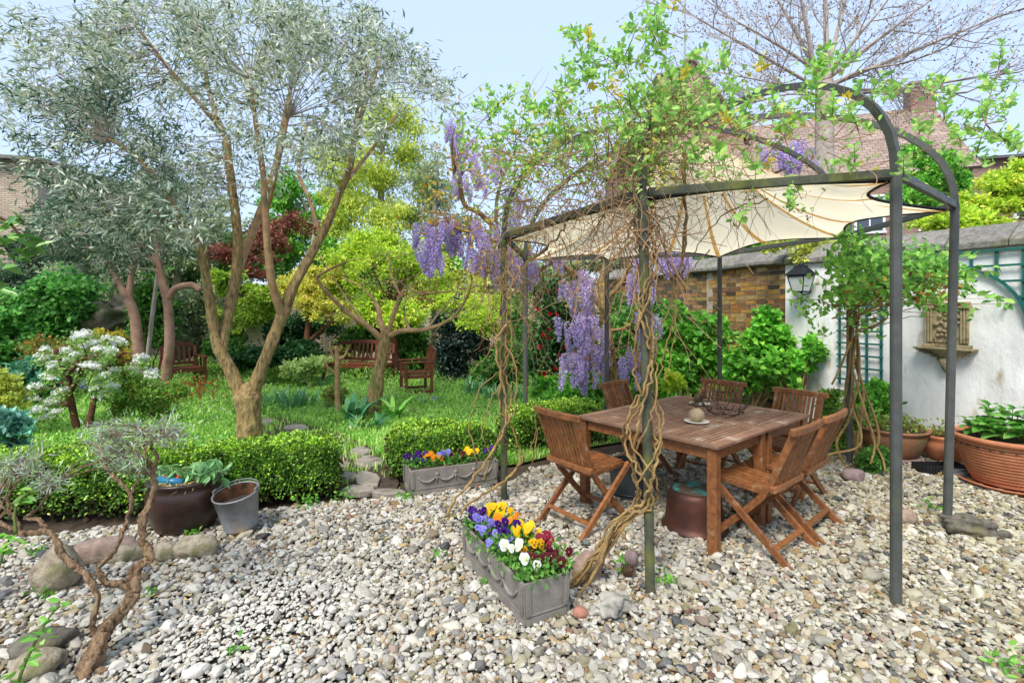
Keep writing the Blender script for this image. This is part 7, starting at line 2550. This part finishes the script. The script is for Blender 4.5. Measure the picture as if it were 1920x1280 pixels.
for x, y, rx, ry, k, dd in KB:
    c = P(x, y, 5.0)
    b = Vector((pc_.x + .02, pc_.y - .03, min(1.9, max(1.3, c.z - .2))))
    for q in range(max(1, k // 30)):
        e_ = P(x + random.gauss(0, .6) * rx, y + random.gauss(0, .6) * ry, 5.0 + random.gauss(0, .25))
        tw.tube([b, b.lerp(e_, .5) + Vector((0, 0, .1)), e_], [.006, .004, .002], 4)
    for _ in range(k):
        (dead if dd else pos).append(list(P(x + random.gauss(0, .62) * rx, y + random.gauss(0, .62) * ry, 5.0 + random.gauss(0, .28))))
tw.build('twigs', 'dry_twig', kc)['kind'] = 'stuff'
leaves('foliage', 'leaf', kc, pos, .072, .042, [(.36, (128, 182, 76)), (.3, (98, 152, 62)), (.16, (66, 112, 50)), (.18, (160, 200, 94))], shape='oval', up=.4, droop=.15)
leaves('dead_leaves', 'dull_leaf', kc, dead, .055, .034, [(.5, (122, 84, 46)), (.3, (150, 110, 56)), (.2, (170, 150, 60))], shape='oval', up=.3)

# plants round the pots and the climber's foot
shrub('shrub', 'leafy shrub at the climber foot behind the far table chairs', 'shrub', 1535, 1612, 728, 858, 5.7, [(.4, (120, 160, 60)), (.3, (90, 132, 50)), (.2, (158, 186, 80)), (.1, (110, 96, 46))], 3600, .05, .028, 9, 'leaf', 6)
shrub('shrub', 'light green shrub in front of the green trellis panel', 'shrub', 1588, 1672, 712, 800, 6.0, BRIGHT, 2600, .06, .036, 9, 'leaf', 5, shape='oval')
shrub('shrub', 'low green shoots between climber foot and gravel', 'shrub', 1590, 1680, 836, 892, 5.0, MID, 1300, .045, .03, 8, 'leaf', 4, shape='oval', thick=.5)
pp = [(bp_ + Vector((random.uniform(-.26, .26), random.uniform(-.2, .2), .3 + random.uniform(0, .16)))) for _ in range(420)]
t = thing('pot_plant', 'straggly small-leaved plant growing in the wide brown pot', 'plant', bp_ + Vector((0, 0, .3)))
leaves('foliage', 'leaf', t, [list(p) for p in pp], .045, .028, [(.4, (110, 150, 60)), (.3, (146, 176, 84)), (.3, (120, 96, 54))], shape='oval')
mb = MB()
for p in pp[:30]:
    mb.tube([Vector((p.x * .7 + bp_.x * .3, p.y * .7 + bp_.y * .3, .27)), p], .0022, 4)
mb.build('stem', 'dry_twig', t)
pp = [(mp_ + Vector((random.gauss(-.03, .09), random.gauss(0, .09), .27 + abs(random.gauss(0, .06))))) for _ in range(260)]
t = thing('pot_plant', 'small bronze-green tuft growing in the small terracotta pot', 'plant', mp_ + Vector((0, 0, .26)))
leaves('foliage', 'leaf', t, [list(p) for p in pp], .04, .022, [(.5, (122, 150, 66)), (.3, (150, 120, 70)), (.2, (92, 128, 54))])
mb = MB()
for p in pp[:20]:
    mb.tube([Vector((mp_.x, mp_.y, .24)), p], .002, 4)
mb.build('stem', 'dry_twig', t)

# broad-leaved plant in the ribbed pot: leaf by leaf
hp = thing('hydrangea', 'broad-leaved fresh green hydrangea growing in the ribbed terracotta pot', 'plant', rp + Vector((0, 0, .43)))
hl = []
for v_ in range(3):
    mb = MB()
    W_ = .36
    rows = 7
    vs, cs = [], []
    for i in range(rows + 1):
        f = i / rows
        ww = W_ * math.sin(math.pi * (f ** .8)) ** .85 + .004
        zc_2 = .16 * math.sin(f * 2.4) - .12 * f * f
        for s_, fo in ((-1, .12), (-.5, .035), (0, 0), (.5, .035), (1, .12)):
            vs.append((s_ * ww, f, zc_2 + fo * ww * 2 + .012 * math.sin(f * 30 + abs(s_) * 4)))
            g_ = random.uniform(.94, 1.06) * (1.12 if s_ == 0 else 1)
            cs.append(tuple(v * g_ for v in lin(((112, 176, 74), (96, 160, 66), (136, 194, 92))[v_])))
    mb.add(vs, [(i * 5 + j, i * 5 + j + 1, i * 5 + j + 6, i * 5 + j + 5) for i in range(rows) for j in range(4)], cs)
    me = mb.mesh('leaf', True)
    me.materials.append(MATS['leaf'])
    hl.append(me)
sm_b = MB()
for i in range(26):
    a = i / 26 * 6.283 + random.uniform(-.2, .2)
    r_ = random.uniform(.05, .3)
    b = rp + Vector((math.cos(a) * r_ * .7, math.sin(a) * r_ * .7, .43))
    tp = b + Vector((math.cos(a) * .1, math.sin(a) * .1, random.uniform(.1, .32) * (1.15 - r_)))
    sm_b.tube([b, b.lerp(tp, .5), tp], [.006, .005, .004], 6)
    for j in range(6):
        ang = j * 1.571 + (j // 2) * .78 + random.uniform(-.25, .25)
        zz = b.lerp(tp, (.55, .55, .8, .8, 1, 1)[j])
        link_mesh('leaf', random.choice(hl), hp, zz - hp.location, Euler((random.uniform(-.35, .3) + (.45 if j > 3 else 0), random.uniform(-.2, .2), ang), 'XYZ'), random.uniform(.11, .19) * (1, 1, .9, .9, .65, .65)[j])
sm_b.build('stem', 'green_stem', hp, smooth=True)

# drooping plant in the brown glazed pot
dp = thing('pot_plant', 'grey-green drooping lance-leaved plant in the brown glazed pot', 'plant', cp + Vector((0, 0, .35)))
pos, dirs = [], []
mb = MB()
for i in range(34):
    tx, ty2 = random.choice(((330, 890), (360, 880), (380, 870), (395, 890), (412, 895), (300, 905), (370, 905), (290, 890), (345, 900)))
    e_ = P(tx + random.gauss(0, 12), ty2 + random.gauss(0, 10) - 6, 3.72 + random.gauss(0, .1))
    b = cp + Vector((random.uniform(-.12, .14), random.uniform(-.12, .1), .34))
    mb.tube([b, b.lerp(e_, .5) + Vector((0, 0, .05)), e_], [.005, .004, .003], 5)
    for j in range(13):
        f = random.uniform(.45, 1)
        a = random.uniform(0, 6.28)
        pos.append(list(b.lerp(e_, f) + Vector((0, 0, .05 * math.sin(f * 3)))))
        dirs.append((math.cos(a), math.sin(a), -.75 + random.gauss(0, .5)))
mb.build('stem', 'green_stem', dp)
leaves('foliage', 'leaf', dp, pos, .085, .024, [(.4, (120, 168, 104)), (.3, (146, 188, 128)), (.3, (92, 140, 84))], dirs=unit(np.array(dirs)), up=.5, shape='oval')
pos = [list(cp + Vector((random.uniform(-.2, .2), random.uniform(-.2, .1), .355 + random.uniform(0, .02)))) for _ in range(160)]
leaves('straw_litter', 'dull_leaf', dp, pos, .08, .006, [(1, (196, 176, 130))], dirs=unit(rng.normal(size=(160, 3)) * np.array([1, 1, .2])))['kind'] = 'stuff'

# ================================================================== GNARLED SHRUB IN THE FOREGROUND
gs = thing('gnarled_shrub', 'old gnarled grey-leaved shrub with twisted bare stems in the left foreground', 'shrub', G(165, 1270))
tips = []
for pix, seg in (([(150, 1290, 2.22, 30), (172, 1235, 2.28, 25), (198, 1180, 2.36, 18), (232, 1140, 2.45, 15), (252, 1105, 2.5, 15), (256, 1065, 2.52, 14), (282, 1045, 2.54, 13), (268, 1010, 2.56, 11), (272, 965, 2.56, 10), (288, 925, 2.58, 9), (286, 890, 2.6, 8)], 12),
                 ([(286, 892, 2.6, 6), (278, 865, 2.62, 5), (272, 838, 2.64, 4), (268, 815, 2.66, 3)], 8), ([(286, 892, 2.6, 6), (294, 862, 2.6, 5), (284, 838, 2.6, 4), (290, 812, 2.6, 3)], 8), ([(284, 868, 2.61, 5), (262, 855, 2.6, 4), (240, 835, 2.6, 3), (225, 820, 2.6, 2)], 8),
                 ([(250, 1110, 2.5, 10), (226, 1095, 2.48, 10), (196, 1090, 2.46, 9), (184, 1065, 2.46, 7), (212, 1035, 2.5, 6), (228, 1000, 2.52, 6), (246, 950, 2.55, 6), (240, 920, 2.56, 5), (215, 895, 2.56, 5), (200, 875, 2.56, 4), (190, 850, 2.56, 3)], 9),
                 ([(242, 930, 2.56, 4), (258, 895, 2.58, 4), (240, 865, 2.58, 3), (232, 845, 2.58, 2)], 7), ([(268, 1000, 2.56, 6), (262, 968, 2.57, 6), (284, 950, 2.6, 4)], 7),
                 ([(188, 1200, 2.35, 10), (174, 1165, 2.36, 8), (182, 1120, 2.38, 8), (164, 1080, 2.4, 8), (145, 1065, 2.42, 9), (118, 1040, 2.44, 9), (105, 1010, 2.46, 9), (86, 995, 2.48, 8), (50, 1000, 2.5, 8), (20, 990, 2.5, 7), (-10, 975, 2.5, 5)], 9),
                 ([(88, 995, 2.48, 6), (72, 975, 2.5, 6), (46, 970, 2.5, 5), (70, 955, 2.52, 4), (92, 920, 2.52, 3), (98, 905, 2.52, 2)], 8), ([(45, 1000, 2.5, 6), (25, 970, 2.5, 5), (14, 940, 2.5, 4), (26, 910, 2.5, 3), (34, 890, 2.5, 2)], 8), ([(20, 965, 2.5, 4), (0, 935, 2.5, 3), (6, 900, 2.5, 2)], 6),
                 ([(140, 1285, 2.26, 9), (160, 1262, 2.27, 12), (185, 1255, 2.26, 12), (196, 1262, 2.24, 9)], 9)):
    mb = MB()
    pix = [(a_, b_, c_, d_ * (.64 if d_ > 14 else .58)) for a_, b_, c_, d_ in pix]
    pts = limb(mb, pix, seg + 6, 9, .1, .003, .3)
    mb.build('stem', 'driftwood', gs, smooth=True)
    tips += pts[-6:]
C_ = []
for x, y, rx, ry, k in ((262, 812, 84, 24, 44), (205, 846, 44, 22, 22), (245, 872, 40, 16, 13), (102, 905, 30, 10, 13), (32, 880, 34, 22, 18), (10, 905, 20, 20, 7), (320, 822, 30, 16, 9), (180, 815, 24, 22, 9), (62, 868, 24, 18, 8)):
    for _ in range(k):
        a, r_ = random.uniform(0, 6.283), math.sqrt(random.random())
        C_.append((P(x + math.cos(a) * r_ * rx, y + math.sin(a) * r_ * ry, 2.58 + random.uniform(-.22, .22)), random.uniform(.5, 1.2)))
clump_tree(gs, tips, C_, 17, .06, .048, .006, [(.3, (160, 182, 132)), (.32, (126, 156, 104)), (.23, (186, 192, 184)), (.15, (158, 146, 152))], 'dull_leaf', .0022, 'driftwood', .2, droop=-.3)

# leafy shoots at the left edge, close to the lens
LFP = [(.5, (122, 180, 74)), (.3, (96, 150, 62)), (.2, (160, 200, 96))]


def shoot(name, label, pix, spots, L, Wd, pal, m='leaf', cat='plant', stem_m='green_stem', per=3):
    t = thing(name, label, cat, P(*pix[0][:3]).xy.to_3d())
    mb_ = MB()
    limb(mb_, pix, 6)
    mb_.build('stem', stem_m, t, smooth=True)
    pos_, dirs_ = [], []
    for x, y, D in spots:
        c = P(x, y, D)
        for j in range(per):
            a = random.uniform(0, 6.28)
            pos_.append(list(c + Vector(rng.normal(0, .008, 3))))
            dirs_.append((math.cos(a), math.sin(a) * .6, random.uniform(-.5, .6)))
    leaves('foliage', m, t, pos_, L, Wd, pal, dirs=unit(np.array(dirs_)), up=.5, shape='oval')
    return t


shoot('seedling', 'bright green shoot at the bottom left corner', [(20, 1330, 2.1, 4), (40, 1260, 2.12, 3), (62, 1210, 2.15, 3), (90, 1160, 2.2, 2), (112, 1128, 2.25, 1.5)], [(60, 1215, 2.14), (75, 1200, 2.15), (50, 1235, 2.13), (98, 1160, 2.2), (82, 1182, 2.18), (112, 1130, 2.24), (64, 1190, 2.15), (40, 1250, 2.12), (20, 1270, 2.1), (104, 1145, 2.2)], .05, .022, LFP)
shoot('seedling', 'pale green shoot at the left edge above the boulders', [(-60, 1240, 2.3, 4), (-20, 1120, 2.35, 3), (5, 1040, 2.4, 2), (20, 1005, 2.4, 1.5)], [(8, 1035, 2.4), (22, 1010, 2.4), (0, 1050, 2.4), (12, 1000, 2.4), (-10, 1030, 2.4)], .065, .028, LFP)
shoot('seedling', 'pale green shoot among the gnarled stems', [(30, 1000, 2.45, 3), (28, 960, 2.46, 2), (40, 935, 2.46, 2), (52, 925, 2.46, 1)], [(22, 940, 2.46), (48, 928, 2.46), (36, 945, 2.46), (56, 920, 2.46)], .05, .024, LFP, per=2)
shoot('overhanging_branch', 'leafy branch hanging into the picture at the left edge', [(-330, 1250, 2.3, 16), (-300, 800, 2.35, 14), (-220, 520, 2.3, 10), (-120, 420, 2.2, 7), (-40, 400, 2.1, 4), (20, 420, 2.1, 2.5), (48, 470, 2.1, 1.5)],
      [(20, 405, 2.1), (8, 420, 2.1), (36, 455, 2.1), (48, 452, 2.1), (30, 480, 2.1), (10, 470, 2.1), (-20, 440, 2.1), (42, 470, 2.1), (-10, 400, 2.1), (60, 462, 2.1), (0, 500, 2.1), (-50, 420, 2.15), (-70, 410, 2.2), (10, 560, 2.2), (-5, 540, 2.2)], .085, .03, MID, 'waxy_leaf', 'branch', 'bark_brown')

# weeds in the gravel
for x, y, n_, s, lab in ((1245, 1092, 26, .05, 'green weed beside the front gazebo post'), (1170, 1058, 10, .035, 'small green sprout over the mauve stone'), (1168, 1072, 8, .03, 'tiny sprout by the pine cone'), (762, 938, 40, .06, 'bright green weed at the left end of the far trough'), (575, 948, 60, .09, 'low ivy tuft under the hedge corner'),
                         (905, 1098, 10, .03, 'small weed left of the near trough'), (822, 1046, 14, .04, 'little weed in the gravel left of the near trough, farther off'), (362, 1005, 26, .04, 'nettle sprout at the foot of the brown pot'), (280, 1118, 12, .04, 'green weed right of the gnarled stems'), (85, 1120, 18, .05, 'green weed at the foot of the egg-shaped boulder'),
                         (1740, 955, 16, .05, 'weed beside the smooth oblong stone'), (1900, 1262, 40, .07, 'grassy weed in the bottom right corner'), (60, 1042, 20, .05, 'small green weed behind the egg-shaped boulder'), (640, 938, 40, .08, 'green tuft at the gravel edge by the path'), (440, 1225, 12, .035, 'small weed in the foreground gravel')):
    c = G(x, y)
    t = thing('weed', lab, 'weed', c, 'weeds in the gravel')
    pos = [list(c + Vector((random.gauss(0, s * .6), random.gauss(0, s * .5), .02 + abs(random.gauss(0, s * .5))))) for _ in range(n_)]
    leaves('foliage', 'leaf', t, pos, .036, .02, [(.5, (120, 176, 70)), (.5, (92, 146, 58))], shape='oval', up=.5)
